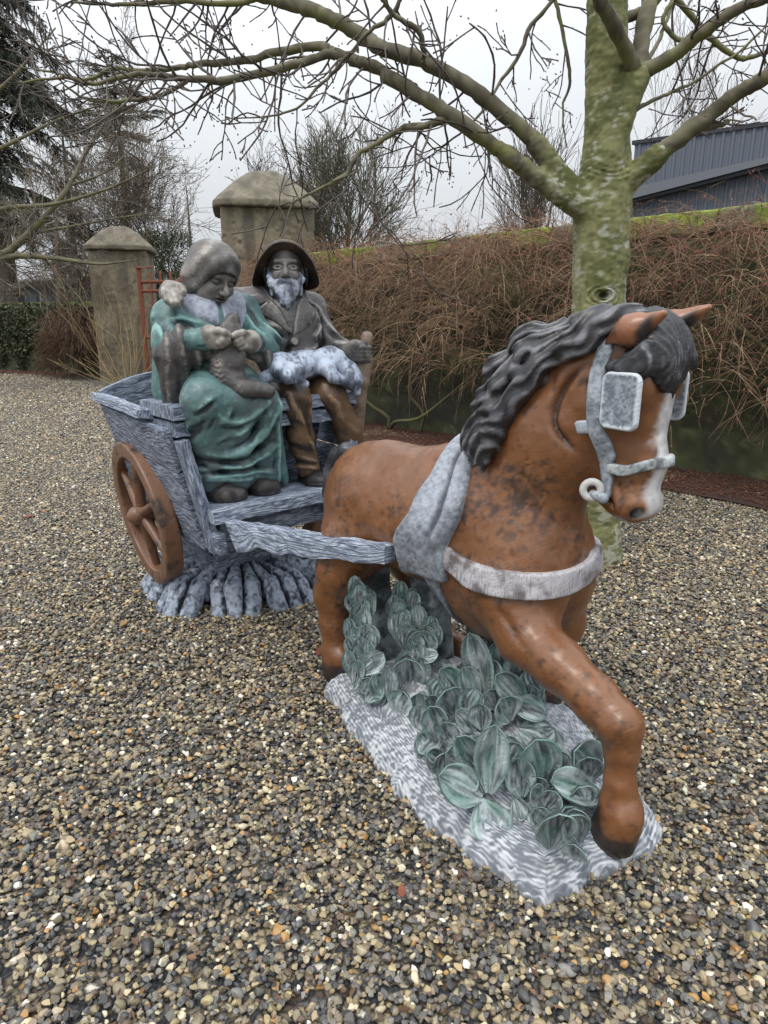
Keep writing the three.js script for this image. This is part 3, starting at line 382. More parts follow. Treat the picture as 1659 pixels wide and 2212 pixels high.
const horseShapes = [
  ell([-0.2, 0.525, 0], [0.33, 0.172, 0.156]), ell([-0.4, 0.545, 0], [0.165, 0.145, 0.135]),
  ell([-0.41, 0.475, 0.075], [0.1, 0.165, 0.075], [0, 0, -0.15]), ell([-0.41, 0.475, -0.075], [0.1, 0.165, 0.075], [0, 0, -0.15]),
  ell([0.02, 0.48, 0], [0.188, 0.225, 0.152]), ell([0.106, 0.45, 0.062], [0.098, 0.135, 0.085]), ell([0.106, 0.45, -0.066], [0.1, 0.135, 0.088]),
  ell([-0.06, 0.64, 0], [0.16, 0.085, 0.075]),
  cap([0.035, 0.61, 0], [0.11, 0.76, 0], 0.142, 0.122, 0.74, 0.07), cap([0.11, 0.76, 0], [0.2, 0.9, 0], 0.122, 0.088, 0.72, 0.06), cap([0.2, 0.9, 0], [0.25, 0.955, 0], 0.085, 0.06, 0.75, 0.04),
  // head
  cap([0.262, 0.95, 0], [0.288, 0.86, 0], 0.066, 0.07, 0.92, 0.03), cap([0.29, 0.86, 0], [0.314, 0.745, 0], 0.066, 0.046, 0.86, 0.03), cap([0.314, 0.745, 0], [0.31, 0.668, 0], 0.046, 0.046, 0.98, 0.03),
  ell([0.318, 0.66, 0], [0.042, 0.04, 0.052], [0, 0, 0], 0.02), cap([0.268, 0.66, 0], [0.285, 0.648, 0], 0.026, 0.026, 1.2, 0.012),
  ell([0.225, 0.84, 0.038], [0.062, 0.08, 0.034], [0, 0, 0.2], 0.02), ell([0.225, 0.84, -0.038], [0.062, 0.08, 0.034], [0, 0, 0.2], 0.022),
  cap([0.25, 0.79, 0], [0.272, 0.68, 0], 0.05, 0.03, 0.85, 0.025),
  ell([0.318, 0.89, 0.05], [0.035, 0.045, 0.022], [0, 0, 0.1], 0.02), ell([0.32, 0.89, -0.058], [0.036, 0.05, 0.03], [0, 0, 0.1], 0.02),
  // near fore leg, raised forward
  ...chain(legFN, 1, 0.03), ...chain(legFN2, 1, 0.015), ell([0.402, 0.268, 0.156], [0.038, 0.036, 0.036], [0, 0, -0.5], 0.02),
  // far fore leg, standing
  ...chain([[0.1, 0.4, -0.085, 0.085], [0.115, 0.3, -0.1, 0.058], [0.095, 0.2, -0.115, 0.042], [0.075, 0.12, -0.125, 0.033], [0.07, 0.07, -0.13, 0.036]], 1, 0.03),
  // near hind leg
  ...chain([[-0.41, 0.42, 0.09, 0.1], [-0.435, 0.345, 0.115, 0.068], [-0.46, 0.268, 0.128, 0.05], [-0.452, 0.18, 0.132, 0.036], [-0.446, 0.1, 0.136, 0.035], [-0.436, 0.06, 0.138, 0.039]], 1, 0.03),
  ell([-0.485, 0.285, 0.124], [0.03, 0.045, 0.03], [0, 0, 0.2], 0.02),
  // far hind leg, reaching forward
  ...chain([[-0.4, 0.42, -0.085, 0.1], [-0.37, 0.32, -0.11, 0.065], [-0.345, 0.24, -0.122, 0.048], [-0.305, 0.17, -0.128, 0.034], [-0.262, 0.1, -0.132, 0.032], [-0.24, 0.07, -0.132, 0.036]], 1, 0.03),
];
const bodyOnly = union(horseShapes.slice(0, 8), 0.05);
function horseWarp(d, x, y, z) {
  const az = Math.abs(z);
  // jaw line groove, mouth slit, nostrils, eye hollow, knee crease, chest furrow
  if (y > 0.6 && x > 0.1) {
    const gx = x - 0.17 - (y - 0.83) * (y - 0.83) * 6 - (y < 0.8 ? (0.8 - y) * 0.25 : 0); if (y > 0.745 && y < 0.93) d += 0.014 * Math.exp(-gx * gx / 0.00006) * step(0.745, 0.79, y) * step(0.93, 0.88, y) * step(0.02, 0.045, az);
    const my = y - 0.655 + (x - 0.29) * 0.75; if (x < 0.3 && x > 0.235 && y < 0.69) d += 0.012 * Math.exp(-my * my / 0.00003);
    const nx = x - 0.334, ny = y - 0.648, nz = az - 0.034; d = smax(d, 0.0125 - Math.sqrt(nx * nx * 1.2 + ny * ny * 1.6 + nz * nz), 0.01);
    const bx = x - 0.335, by = y - 0.648, bz = az - 0.036, q = Math.sqrt(bx * bx + by * by + bz * bz); d -= 0.006 * Math.exp(-Math.pow((q - 0.022) / 0.008, 2));
    const cx = x - 0.3, cy = y - 0.69 + (x - 0.3) * 1.5; if (az > 0.025) d += 0.005 * Math.exp(-(cx * cx) / 0.0004 - cy * cy / 0.0003);
  }
  if (x > 0.1 && y < 0.42 && z > 0.02) { const u = (x - 0.165) * 0.8 + (y - 0.377) * 0.9; d += 0.006 * Math.exp(-u * u / 0.00008) * step(0.1, 0.14, x) * step(0.22, 0.17, x) * step(0.35, 0.375, y); }
  if (x > 0.05 && y < 0.46 && y > 0.25) d += 0.03 * Math.exp(-z * z / 0.0006) * step(0.46, 0.36, y) * step(0.08, 0.16, x);
  return d + 0.0022 * noise(x * 26, y * 26, z * 26) + 0.0012 * noise(x * 70, y * 70, z * 70);
}
const blob = (x, y, z, c, r) => { const a = (x - c[0]) / r, b = (y - c[1]) / r, e = (z - c[2]) / r; return Math.exp(-(a * a + b * b + e * e)); };
function horseColor(x, y, z) {
  const az = Math.abs(z), n = fbm(x * 9, y * 9, z * 9, 4), f = fbm(x * 55, y * 55, z * 55, 3), ff = noise(x * 160, y * 160, z * 160);
  let c = mix3(BROWN, BROWN2, clamp(0.5 + n * 1.2 + f * 0.4));
  // worked-in dark paint, in smudges with a speckled edge
  let s = n * 0.9 - 0.16 + 0.4 * Math.exp(-Math.pow((Math.abs(y - 0.474) - 0.034) / 0.012, 2)) * step(-0.12, 0, x) * step(0.56, 0.5, y) + 0.45 * Math.exp(-Math.pow((x + 0.005) / 0.02, 2)) * step(0.42, 0.5, y) * step(0.76, 0.7, y) + 0.35 * Math.exp(-Math.pow((x + 0.2) / 0.02, 2)) * step(0.4, 0.46, y) + 0.62 * blob(x, y, z, [-0.4, 0.58, 0.13], 0.06) + 0.55 * blob(x, y, z, [-0.4, 0.46, 0.15], 0.07) + 0.42 * blob(x, y, z, [0.12, 0.67, 0.09], 0.1) + 0.45 * blob(x, y, z, [0.17, 0.61, 0.05], 0.07)
    + 0.5 * blob(x, y, z, [0.4, 0.27, 0.2], 0.05) + 0.55 * blob(x, y, z, [0.38, 0.21, 0.19], 0.035) + 0.6 * blob(x, y, z, [0.39, 0.09, 0.2], 0.04) + 0.45 * blob(x, y, z, [0.24, 0.32, 0.18], 0.06) + 0.6 * blob(x, y, z, [0.15, 0.38, 0.14], 0.035) + 0.5 * blob(x, y, z, [0.07, 0.42, 0.14], 0.06)
    + 0.55 * blob(x, y, z, [-0.44, 0.3, 0.1], 0.07) + 0.5 * blob(x, y, z, [0.02, 0.6, 0.14], 0.05) + 0.5 * blob(x, y, z, [0.235, 0.9, 0.06], 0.05) + 0.5 * blob(x, y, z, [0.3, 0.7, 0.05], 0.03);
  if (x < -0.2 && y < 0.4) s += 0.3;
  const sm = step(-0.05, 0.95, s * 0.8 + f * 0.9 + ff * 0.5);
  c = mix3(c, DARKP, sm * 0.88);
  // eye hollow lines, jaw groove paint
  if (y > 0.74 && x > 0.1 && x < 0.3) { const gx = x - 0.17 - (y - 0.83) * (y - 0.83) * 6 - (y < 0.8 ? (0.8 - y) * 0.25 : 0); c = mix3(c, DARKP, Math.exp(-gx * gx / 0.00003) * step(0.745, 0.77, y) * step(0.93, 0.9, y) * 0.9); }
  // mouth and nostril paint
  const my = y - 0.655 + (x - 0.29) * 0.75; if (x < 0.3 && x > 0.235 && y < 0.69 && y > 0.6) c = mix3(c, DARKP, Math.exp(-my * my / 0.00002));
  { const nx = x - 0.332, ny = y - 0.648, nz = az - 0.036; if (nx * nx + ny * ny + nz * nz < 0.00022 && x > 0.3) c = DARKP; }
  // white blaze down the face
  if (y > 0.62 && y < 0.9 && x > 0.31) { const w = 0.026 + 0.008 * step(0.74, 0.68, y) - 0.012 * step(0.83, 0.9, y), b = step(w + 0.008, w - 0.008, az + f * 0.012 + ff * 0.003) * step(0.325, 0.34, x + f * 0.01) * step(0.63, 0.645, y); c = mix3(c, mix3([0.5, 0.5, 0.52], [0.66, 0.66, 0.66], clamp(0.5 + f)), b * clamp(0.95 + f * 0.5)); }
  // dark hooves
  const hv = (hx_, hz, top) => { const a = x - hx_, b = z - hz; if (a * a + b * b < 0.009) c = mix3(c, DARKP, step(top + 0.016, top - 0.012, y + f * 0.02 + ff * 0.006)); };
  hv(0.43, 0.178, 0.062 + 0.045 * step(0.425, 0.39, x)); hv(-0.42, 0.14, 0.075); hv(-0.21, -0.13, 0.08); hv(0.07, -0.13, 0.085);
  return c;
}
const hoofShapes = [hoof(0.422, 0.046, 0.178, 0.048), hoof(-0.43, 0.045, 0.14, 0.046), hoof(-0.22, 0.055, -0.132, 0.043), hoof(0.072, 0.055, -0.132, 0.043)];
const horse = thing('horse_statue', 'large brown painted statue of a draught horse stepping forward in pale blue harness', 'statue', SO, TH);
const horseAll = [...horseShapes, ...hoofShapes];
const horseBody = solid({ list: horseAll, k: 0.05, cell: 0.0052, warp: (d, x, y, z) => smax(horseWarp(d, x, y, z), 0.012 - y, 0.01), pad: 0.035, color: horseColor, uv: 5 });
mesh('body', horseBody, mHorse, horse);
const horseField = (x, y, z) => { let d = 1e3; for (const f of horseAll) d = smin(d, f(x, y, z), f.k ?? 0.05); return d; };

// ears
for (const s of [1, -1]) {
  const b = [0.264, 0.955, 0.05 * s], tip = s > 0 ? onZ(1432, 678, 0.07) : onZ(1530, 664, -0.07);
  const m = [mix(b[0], tip[0], 0.45), mix(b[1], tip[1], 0.45) + 0.004, mix(b[2], tip[2], 0.45) + 0.006 * s];
  const fd = s > 0 ? V(0.75, -0.62, 0.35).normalize() : V(0.5, -0.8, 0.4).normalize();
  const g = solid({ list: [cap(b, m, 0.022, 0.029, 1, 0.012), cap(m, tip, 0.029, 0.007, 1, 0.012)], k: 0.012, cell: 0.003, pad: 0.012, uv: 5,
    warp: (d, x, y, z) => { const t = clamp((x - b[0]) / (tip[0] - b[0])); const cx = mix(b[0], tip[0], t) + fd.x * 0.026, cy = mix(b[1], tip[1], t) + 0.004 + fd.y * 0.026, cz = mix(b[2], tip[2], t) + fd.z * 0.026; const q = Math.sqrt((x - cx) ** 2 + (y - cy) ** 2 + (z - cz) ** 2); return smax(d, 0.027 * (1 - 0.55 * t) - q, 0.006) + 0.001 * noise(x * 60, y * 60, z * 60); },
    color: (x, y, z) => { const t = clamp((x - b[0]) / (tip[0] - b[0])), f = fbm(x * 60, y * 60, z * 60, 3); const cx = mix(b[0], tip[0], t) + fd.x * 0.02, cy = mix(b[1], tip[1], t) + fd.y * 0.02, cz = mix(b[2], tip[2], t) + fd.z * 0.02; const q = Math.sqrt((x - cx) ** 2 + (y - cy) ** 2 + (z - cz) ** 2); return mix3([0.25, 0.1, 0.045], DARKP, clamp(step(0.03, 0.022, q + f * 0.006) * step(0.95, 0.8, t) + step(0.25, 0.05, t + f * 0.3) * 0.6)); } });
  mesh('ear', g, mHorse, horse);
}
// mane: thick carved locks sweeping back and down the near side of the neck
const lockColor = (x, y, z) => brushed([0.018, 0.018, 0.022], [0.1, 0.1, 0.115], x, y, z, 30, -0.15, 0.5);
function lock(pts, w, k = 0.012) { return chain(smooth(pts, 7), 1, k); }
{
  const L = [];
  const P = (x, y, z, r) => { const e = step(0.05, 0.0, z); const q = onZ(...z2(x + 18 * e, y + 34 * e), z); return [q[0], q[1], q[2], r]; };
  // crest mass
  L.push(...chain([[0.275, 0.985, 0, 0.032], [0.21, 0.972, 0, 0.028], [0.14, 0.93, 0.005, 0.028], [0.08, 0.86, 0.01, 0.026], [0.035, 0.79, 0.02, 0.026], [-0.005, 0.735, 0.03, 0.026]], 0.9, 0.03));
  const rows = [
    [[1150, 130, 0, 0.02], [1000, 190, 0.045, 0.024], [850, 310, 0.07, 0.02], [730, 390, 0.082, 0.008]],
    [[1080, 150, 0, 0.022], [920, 190, 0.04, 0.026], [780, 290, 0.066, 0.022], [650, 420, 0.084, 0.01]],
    [[960, 150, -0.01, 0.02], [800, 190, 0.01, 0.024], [740, 210, 0.0, 0.018], [700, 178, -0.015, 0.01]],
    [[860, 200, 0, 0.024], [640, 255, 0.01, 0.026], [500, 265, 0.03, 0.024], [420, 345, 0.05, 0.01]],
    [[800, 250, 0.03, 0.022], [600, 330, 0.055, 0.026], [480, 390, 0.07, 0.02], [470, 345, 0.07, 0.008]],
    [[760, 290, 0.03, 0.022], [620, 400, 0.07, 0.026], [500, 500, 0.09, 0.022], [420, 500, 0.09, 0.008]],
    [[560, 330, 0, 0.026], [420, 420, 0.03, 0.026], [330, 450, 0.04, 0.024], [290, 540, 0.055, 0.012]],
    [[540, 380, 0.03, 0.024], [430, 480, 0.06, 0.026], [350, 570, 0.075, 0.024], [300, 570, 0.07, 0.01]],
    [[620, 420, 0.05, 0.022], [520, 530, 0.088, 0.022], [430, 640, 0.1, 0.02], [370, 720, 0.105, 0.008]],
    [[400, 500, 0, 0.026], [310, 600, 0.04, 0.028], [270, 650, 0.055, 0.022], [210, 700, 0.06, 0.01]],
    [[400, 560, 0.03, 0.024], [330, 660, 0.075, 0.026], [250, 760, 0.085, 0.02], [170, 820, 0.08, 0.008]],
    [[420, 640, 0.06, 0.02], [360, 740, 0.1, 0.022], [290, 850, 0.115, 0.02], [240, 1050, 0.12, 0.006]],
    [[300, 680, 0.02, 0.022], [240, 780, 0.06, 0.026], [180, 860, 0.08, 0.02], [150, 930, 0.08, 0.008]],
    [[300, 740, 0.05, 0.022], [260, 830, 0.09, 0.024], [230, 920, 0.108, 0.02], [215, 1000, 0.112, 0.008]],
    [[340, 760, 0.08, 0.018], [300, 850, 0.11, 0.02], [270, 930, 0.12, 0.018], [235, 1010, 0.124, 0.007]],
    [[240, 800, 0.04, 0.022], [200, 870, 0.08, 0.022], [190, 900, 0.095, 0.018], [170, 940, 0.1, 0.008]],
  ];
  for (const r of rows) L.push(...lock(r.map((a) => P(...a))));
  const ridge = (x, y, z) => { const u = (x * 0.62 - y * 0.78) , w = x * 0.75 + y * 0.62; return Math.sin((u + 0.035 * noise(x * 14, y * 14, z * 14)) * 240 + noise(x * 22, y * 22, z * 22) * 4); };
  const g = solid({ list: L, k: 0.005, cell: 0.004, pad: 0.012, uv: 5, warp: (d, x, y, z) => d + 0.0026 * ridge(x, y, z) + 0.004 * noise(x * 40, y * 40, z * 40),
    color: (x, y, z) => { const t = ridge(x, y, z); return mix3([0.012, 0.012, 0.015], [0.17, 0.17, 0.19], clamp(step(0.1, 1.3, -t + fbm(x * 40, y * 40, z * 40, 3) * 1.6) * 0.9)); } });
  mesh('mane', g, mMane, horse);
  // forelock over the brow
  const Q = (x, y, z, r) => { const q = onZ(...zh(x, y), z); return [q[0], q[1], q[2], r]; };
  const FL = [];
  for (const r of [
    [[1000, 230, 0.0, 0.024], [1100, 320, 0.0, 0.028], [1150, 600, 0.0, 0.028], [1150, 930, 0.0, 0.008]],
    [[1000, 250, 0.02, 0.026], [1080, 420, 0.026, 0.026], [1110, 640, 0.03, 0.022], [1190, 780, 0.02, 0.01]],
    [[1000, 300, 0.03, 0.022], [1040, 520, 0.045, 0.022], [1090, 700, 0.042, 0.018], [1130, 850, 0.03, 0.008]],
    [[960, 400, 0.05, 0.02], [900, 560, 0.064, 0.018], [760, 640, 0.07, 0.014], [620, 650, 0.072, 0.01]],
    [[980, 450, 0.05, 0.02], [960, 600, 0.06, 0.018], [830, 690, 0.068, 0.014], [650, 670, 0.072, 0.008]],
    [[1000, 250, -0.02, 0.024], [1170, 350, -0.03, 0.026], [1250, 520, -0.045, 0.022], [1370, 640, -0.06, 0.009]],
    [[1060, 280, -0.01, 0.024], [1190, 430, -0.02, 0.024], [1230, 640, -0.03, 0.016], [1220, 780, -0.03, 0.008]],
  ]) FL.push(...lock(r.map((a) => Q(...a))));
  const g2 = solid({ list: FL, k: 0.01, cell: 0.0035, pad: 0.01, uv: 5, warp: (d, x, y, z) => d + 0.0018 * Math.sin((z * 1.2 + x * 0.3 + 0.02 * noise(x * 18, y * 18, z * 18)) * 420) + 0.002 * noise(x * 60, y * 60, z * 60),
    color: (x, y, z) => mix3([0.016, 0.016, 0.02], [0.2, 0.215, 0.25], step(0.05, 0.75, fbm(x * 36, y * 16, z * 36, 3) + 0.25 * Math.sin(z * 500))) });
  mesh('forelock', g2, mMane, horse);
}
// tail
{
  const g = solid({ list: [...lock([[-0.5, 0.632, 0.0, 0.024], [-0.55, 0.642, 0.005, 0.026], [-0.583, 0.59, 0.01, 0.027], [-0.595, 0.5, 0.01, 0.027], [-0.585, 0.36, 0.01, 0.024], [-0.56, 0.26, 0.01, 0.01]])], k: 0.01, cell: 0.005, pad: 0.01, uv: 5, warp: (d, x, y, z) => d + 0.002 * Math.sin((z + x + 0.02 * noise(x * 20, y * 20, z * 20)) * 330), color: lockColor });
  mesh('tail', g, mMane, horse);
}
const thing_part = (name, parent) => { const o = new THREE.Group(); o.name = name; parent.add(o); return o; };
// ---- harness: bands of leather lying on the body
const strapPaint = (s = 26, cover = 0.1) => (x, y, z) => mix3(brushed([0.1, 0.118, 0.145], [0.4, 0.45, 0.52], x, y, z, s * 0.7, cover, 0.8), brushed([0.1, 0.118, 0.145], [0.47, 0.52, 0.57], x, y, z, s * 6, cover, 0.6), 0.45);
const mkBand = (name, field, inside, lo, hi, cell, color, thick = 0.011, label) => {
  const g = solid({ list: [(x, y, z) => field(x, y, z)], k: 0.05, lo, hi, cell, pad: 0.03, uv: 5, slack: 2.5, warp: (d, x, y, z) => smax(d - thick - 0.0012 * noise(x * 80, y * 80, z * 80), inside(x, y, z), 0.006), color });
  return mesh(name, g, mStrap, horse, label);
};
const mkPart = (parent, name, field, inside, lo, hi, cell, color, thick) => mesh(name, solid({ list: [(x, y, z) => field(x, y, z)], k: 0.05, lo, hi, cell, pad: 0.03, uv: 5, slack: 2.5, warp: (d, x, y, z) => smax(d - thick - 0.0008 * noise(x * 90, y * 90, z * 90), inside(x, y, z), 0.004), color }), mStrap, parent);

const poly2 = (P) => (x, y) => { // signed distance to a polygon
  let d = 1e9, s = 1; const n = P.length;
  for (let i = 0, j = n - 1; i < n; j = i++) {
    const ex = P[j][0] - P[i][0], ey = P[j][1] - P[i][1], wx = x - P[i][0], wy = y - P[i][1], t = clamp((wx * ex + wy * ey) / (ex * ex + ey * ey)), bx = wx - ex * t, by = wy - ey * t;
    d = Math.min(d, bx * bx + by * by);
    const c1 = y >= P[i][1], c2 = y < P[j][1], c3 = ex * wy > ey * wx; if ((c1 && c2 && c3) || (!c1 && !c2 && !c3)) s = -s;
  }
  return s * Math.sqrt(d);
};
const trunkField = (x, y, z) => bodyOnly(x, y, z);
{ // breast band
  const mid = (x, z) => 0.474 + 0.03 * step(0.04, -0.1, x) + (z < 0 ? 0.02 * step(0, -0.08, z) : 0);
  mkBand('breast_strap', horseField, (x, y, z) => Math.max(Math.abs(y - mid(x, z)) - 0.028, -0.1 - x), [-0.13, 0.38, -0.2], [0.28, 0.55, 0.22], 0.0036,
    (x, y, z) => { const st = Math.sin((z - x) * 800 + noise(x * 90, y * 25, z * 90) * 4); return mix3(brushed([0.13, 0.11, 0.11], [0.46, 0.45, 0.48], x, y, z, 26, 0.3, 0.5), [0.09, 0.075, 0.075], step(0.55, 1.1, st + 0.3 * noise(x * 60, y * 60, z * 60)) * 0.6); }, 0.0125);
  const k = thing_part('buckle', horse);
  mesh('keeper', solid({ list: [box([0.193, 0.474, 0.014], [0.007, 0.031, 0.014], 0.004, [0, 0, 0.05])], cell: 0.003, pad: 0.004, uv: 5, color: strapPaint(40, 0.2) }), mStrap, k);
  mesh('drip', solid({ list: [cap([0.182, 0.512, 0.012], [0.178, 0.572, 0.01], 0.0035, 0.0045)], cell: 0.002, pad: 0.004, color: () => [0.55, 0.5, 0.44] }), mStrap, k);
}
{ // saddle pad behind the withers with a rolled front edge
  const fr = (y) => -0.016 + 0.012 * step(0.72, 0.62, y) - 0.03 * step(0.6, 0.5, y), re = (y) => -0.116 - 0.02 * step(0.68, 0.6, y) - 0.045 * step(0.6, 0.5, y);
  const thick = (x, y) => { const f = fr(y), r = re(y); const u = (f - x), w = x - r; const t = 0.022 + 0.016 * Math.exp(-Math.pow((u - 0.022) / 0.02, 2)) * step(0.5, 0.54, y) - 0.014 * Math.exp(-Math.pow((u - 0.048) / 0.008, 2)) * step(0.49, 0.56, y) + 0.006 * Math.exp(-Math.pow(w / 0.012, 2)); return t; };
  const g = solid({ list: [(x, y, z) => trunkField(x, y, z)], k: 0.05, lo: [-0.23, 0.38, -0.22], hi: [0.02, 0.82, 0.22], cell: 0.0038, pad: 0.06, slack: 2.5, uv: 5,
    warp: (d, x, y, z) => smax(smax(d - thick(x, y) - 0.0012 * noise(x * 70, y * 70, z * 70), Math.max(x - fr(y), re(y) - x), 0.012), 0.415 + (x + 0.13) * 0.12 - y, 0.014),
    color: (x, y, z) => { const u = fr(y) - x; return mix3(mix3(brushed([0.1, 0.115, 0.14], [0.36, 0.4, 0.47], x, y, z, 12, 0.1, 0.9), brushed([0.1, 0.115, 0.14], [0.46, 0.5, 0.56], x, y, z, 140, 0.15, 0.6), 0.4), [0.05, 0.055, 0.07], 0.75 * Math.exp(-Math.pow((u - 0.048 + 0.008 * noise(y * 40, x * 40, 2)) / 0.01, 2)) * step(0.43, 0.55, y)); } });
  mesh('saddle_pad', g, mStrap, horse);
  const gx = (y) => -0.1 + 0.02 * step(0.4, 0.29, y);
  mkBand('girth_strap', horseField, (x, y, z) => Math.max(Math.abs(x - gx(y)) - (0.026 - 0.004 * step(0.36, 0.29, y)), y - 0.44), [-0.16, 0.22, -0.2], [0, 0.46, 0.2], 0.0036, strapPaint(26, -0.05), 0.01);
}
{ // bridle
  const b = thing_part('bridle', horse);
  const headF = (x, y, z) => { let d = 1e3; for (let i = 10; i < 21; i++) { const f = horseShapes[i]; d = smin(d, f(x, y, z), f.k ?? 0.05); } return d; };
  const P = [[0.268, 0.98], [0.243, 0.955], [0.234, 0.909], [0.236, 0.838], [0.242, 0.792], [0.25, 0.765], [0.26, 0.701], [0.271, 0.664], [0.284, 0.668], [0.286, 0.7], [0.282, 0.736], [0.289, 0.752], [0.28, 0.775], [0.267, 0.803], [0.264, 0.86], [0.264, 0.913], [0.272, 0.95]];
  const s2 = poly2(P), tab = poly2([[0.188, 0.803], [0.215, 0.815], [0.246, 0.82], [0.246, 0.793], [0.198, 0.786]]);
  for (const s of [1, -1]) {
    mkPart(b, 'cheek_strap', headF, (x, y, z) => Math.max(s2(x, y) - 0.001, 0.02 - z * s), s > 0 ? [0.22, 0.64, 0] : [0.22, 0.64, -0.13], s > 0 ? [0.31, 1.0, 0.13] : [0.31, 1.0, 0], 0.003, strapPaint(32, 0.1), 0.0095);
    mkPart(b, 'brow_tab', headF, (x, y, z) => Math.max(tab(x, y), 0.02 - z * s), s > 0 ? [0.17, 0.77, 0] : [0.17, 0.77, -0.13], s > 0 ? [0.26, 0.84, 0.13] : [0.26, 0.84, 0], 0.003, strapPaint(30, 0.4), 0.008);
    const B = onZ(...zh(535, 965), 0.078), Fp = onZ(...zh(885, 965), 0.098);
    const cx = (B[0] + Fp[0]) / 2, cy = 0.861, cz = (0.078 + 0.098) / 2 + (s < 0 ? 0.016 : 0), hw = Math.hypot(Fp[0] - B[0], 0.02) / 2, an = Math.atan2(0.02, Fp[0] - B[0]);
    const ca = Math.cos(an), sa = Math.sin(an);
    const fld = (x, y, z) => { z *= s; const dx = x - cx, dz = z - cz, u = dx * ca + dz * sa, w = -dx * sa + dz * ca, v = y - cy; const qx = Math.abs(u) - hw + 0.018, qy = Math.abs(v) - 0.052 + 0.018; const r2 = Math.hypot(Math.max(qx, 0), Math.max(qy, 0)) + Math.min(0, Math.max(qx, qy)) - 0.018; const rim = r2 + 0.004; return smax(r2, Math.abs(w) - 0.0045 - 0.002 * Math.exp(-(rim * rim) / 0.000012), 0.003); };
    fld.lo = [cx - 0.06, cy - 0.06, s > 0 ? 0.05 : -0.14]; fld.hi = [cx + 0.06, cy + 0.06, s > 0 ? 0.12 : -0.05];
    mesh('blinker', solid({ list: [fld], cell: 0.0024, pad: 0.004, uv: 5, slack: 2, color: (x, y, z) => { const dx = x - cx, dz = z * s - cz, u = dx * ca + dz * sa, v = y - cy; const e = Math.max(Math.abs(u) - hw, Math.abs(v) - 0.052); const n = fbm(x * 190, y * 190, z * 190, 3); return mix3(mix3([0.14, 0.165, 0.2], [0.35, 0.405, 0.46], step(-0.6, 0.6, n * 1.3 + 0.5 * fbm(x * 40, y * 40, z * 40, 2))), [0.58, 0.63, 0.68], step(-0.011, -0.003, e + n * 0.005)); } }), mStrap, b);
    const rc = onZ(...zh(445, 1785), 0.06); const rg = new THREE.TorusGeometry(0.0165, 0.0075, 14, 30); const rm = mesh('bit_ring', paint(rg, (x, y, z) => brushed([0.2, 0.2, 0.2], [0.58, 0.58, 0.56], x, y, z + s, 60, 0.4)), mStrap, b);
    rm.position.set(rc[0], rc[1], 0.062 * s); rm.rotation.y = 0.5 * s;
    mesh('bit_end', solid({ list: [cap([0.256, 0.672, 0.06 * s], [0.277, 0.668, 0.058 * s], 0.009, 0.011)], cell: 0.0025, pad: 0.004, color: strapPaint(50, 0.3) }), mStrap, b);
  }
  const nb = (x, z) => 0.726 + 0.02 * step(0.3, 0.37, x);
  mkPart(b, 'nose_band', headF, (x, y, z) => Math.max(Math.abs(y - nb(x, z)) - 0.0105, 0.272 - x), [0.26, 0.69, -0.1], [0.39, 0.78, 0.1], 0.003, (x, y, z) => brushed([0.12, 0.135, 0.15], [0.5, 0.54, 0.56], x, y, z, 60, 0.35, 0.5), 0.0105);
}
// ---------------------------------------------------------------- horse's plinth with its leaves, the cart and its rocky foot
const stoneMat = paintedMat({ bumpMap: NB, bumpScale: 0.004, roughness: 0.7, clearcoat: 0.05 });
const RIM = [[-0.436, 0.192], [-0.344, 0.233], [-0.188, 0.293], [0.004, 0.352], [0.139, 0.384], [0.261, 0.39], [0.336, 0.391], [0.403, 0.381], [0.425, 0.316], [0.431, 0.259], [0.46, 0.2], [0.485, 0.13], [0.47, 0.06], [0.413, 0.0], [0.245, -0.1], [0.18, -0.16], [0.07, -0.2], [-0.2, -0.2], [-0.34, -0.14], [-0.47, 0.06], [-0.475, 0.15]];
const rimD = poly2(RIM);
const comb = (x, z) => { // chisel dabs in rows along the rim in front, short crossing scratches behind
  const e = -rimD(x, z), q = fbm(x * 7, z * 7, 3, 2), rows = Math.sin(e * 800 + q * 10 + noise(x * 40, 4, z * 40) * 2.2), dab = noise((x + z) * 75 + 9, e * 150, (x - z) * 75) + 0.6 * noise(x * 150, e * 90, z * 150);
  const a = Math.floor((noise(x * 16, 7, z * 16) + 1) * 4) * 0.8, u = x * Math.cos(a) + z * Math.sin(a), w = -x * Math.sin(a) + z * Math.cos(a), scr = noise(u * 260, 3, w * 40) * 1.5;
  return mix(rows * 0.4 + dab * 1.1, scr, step(-0.05, -0.2, x) * step(0.03, 0.07, e));
};
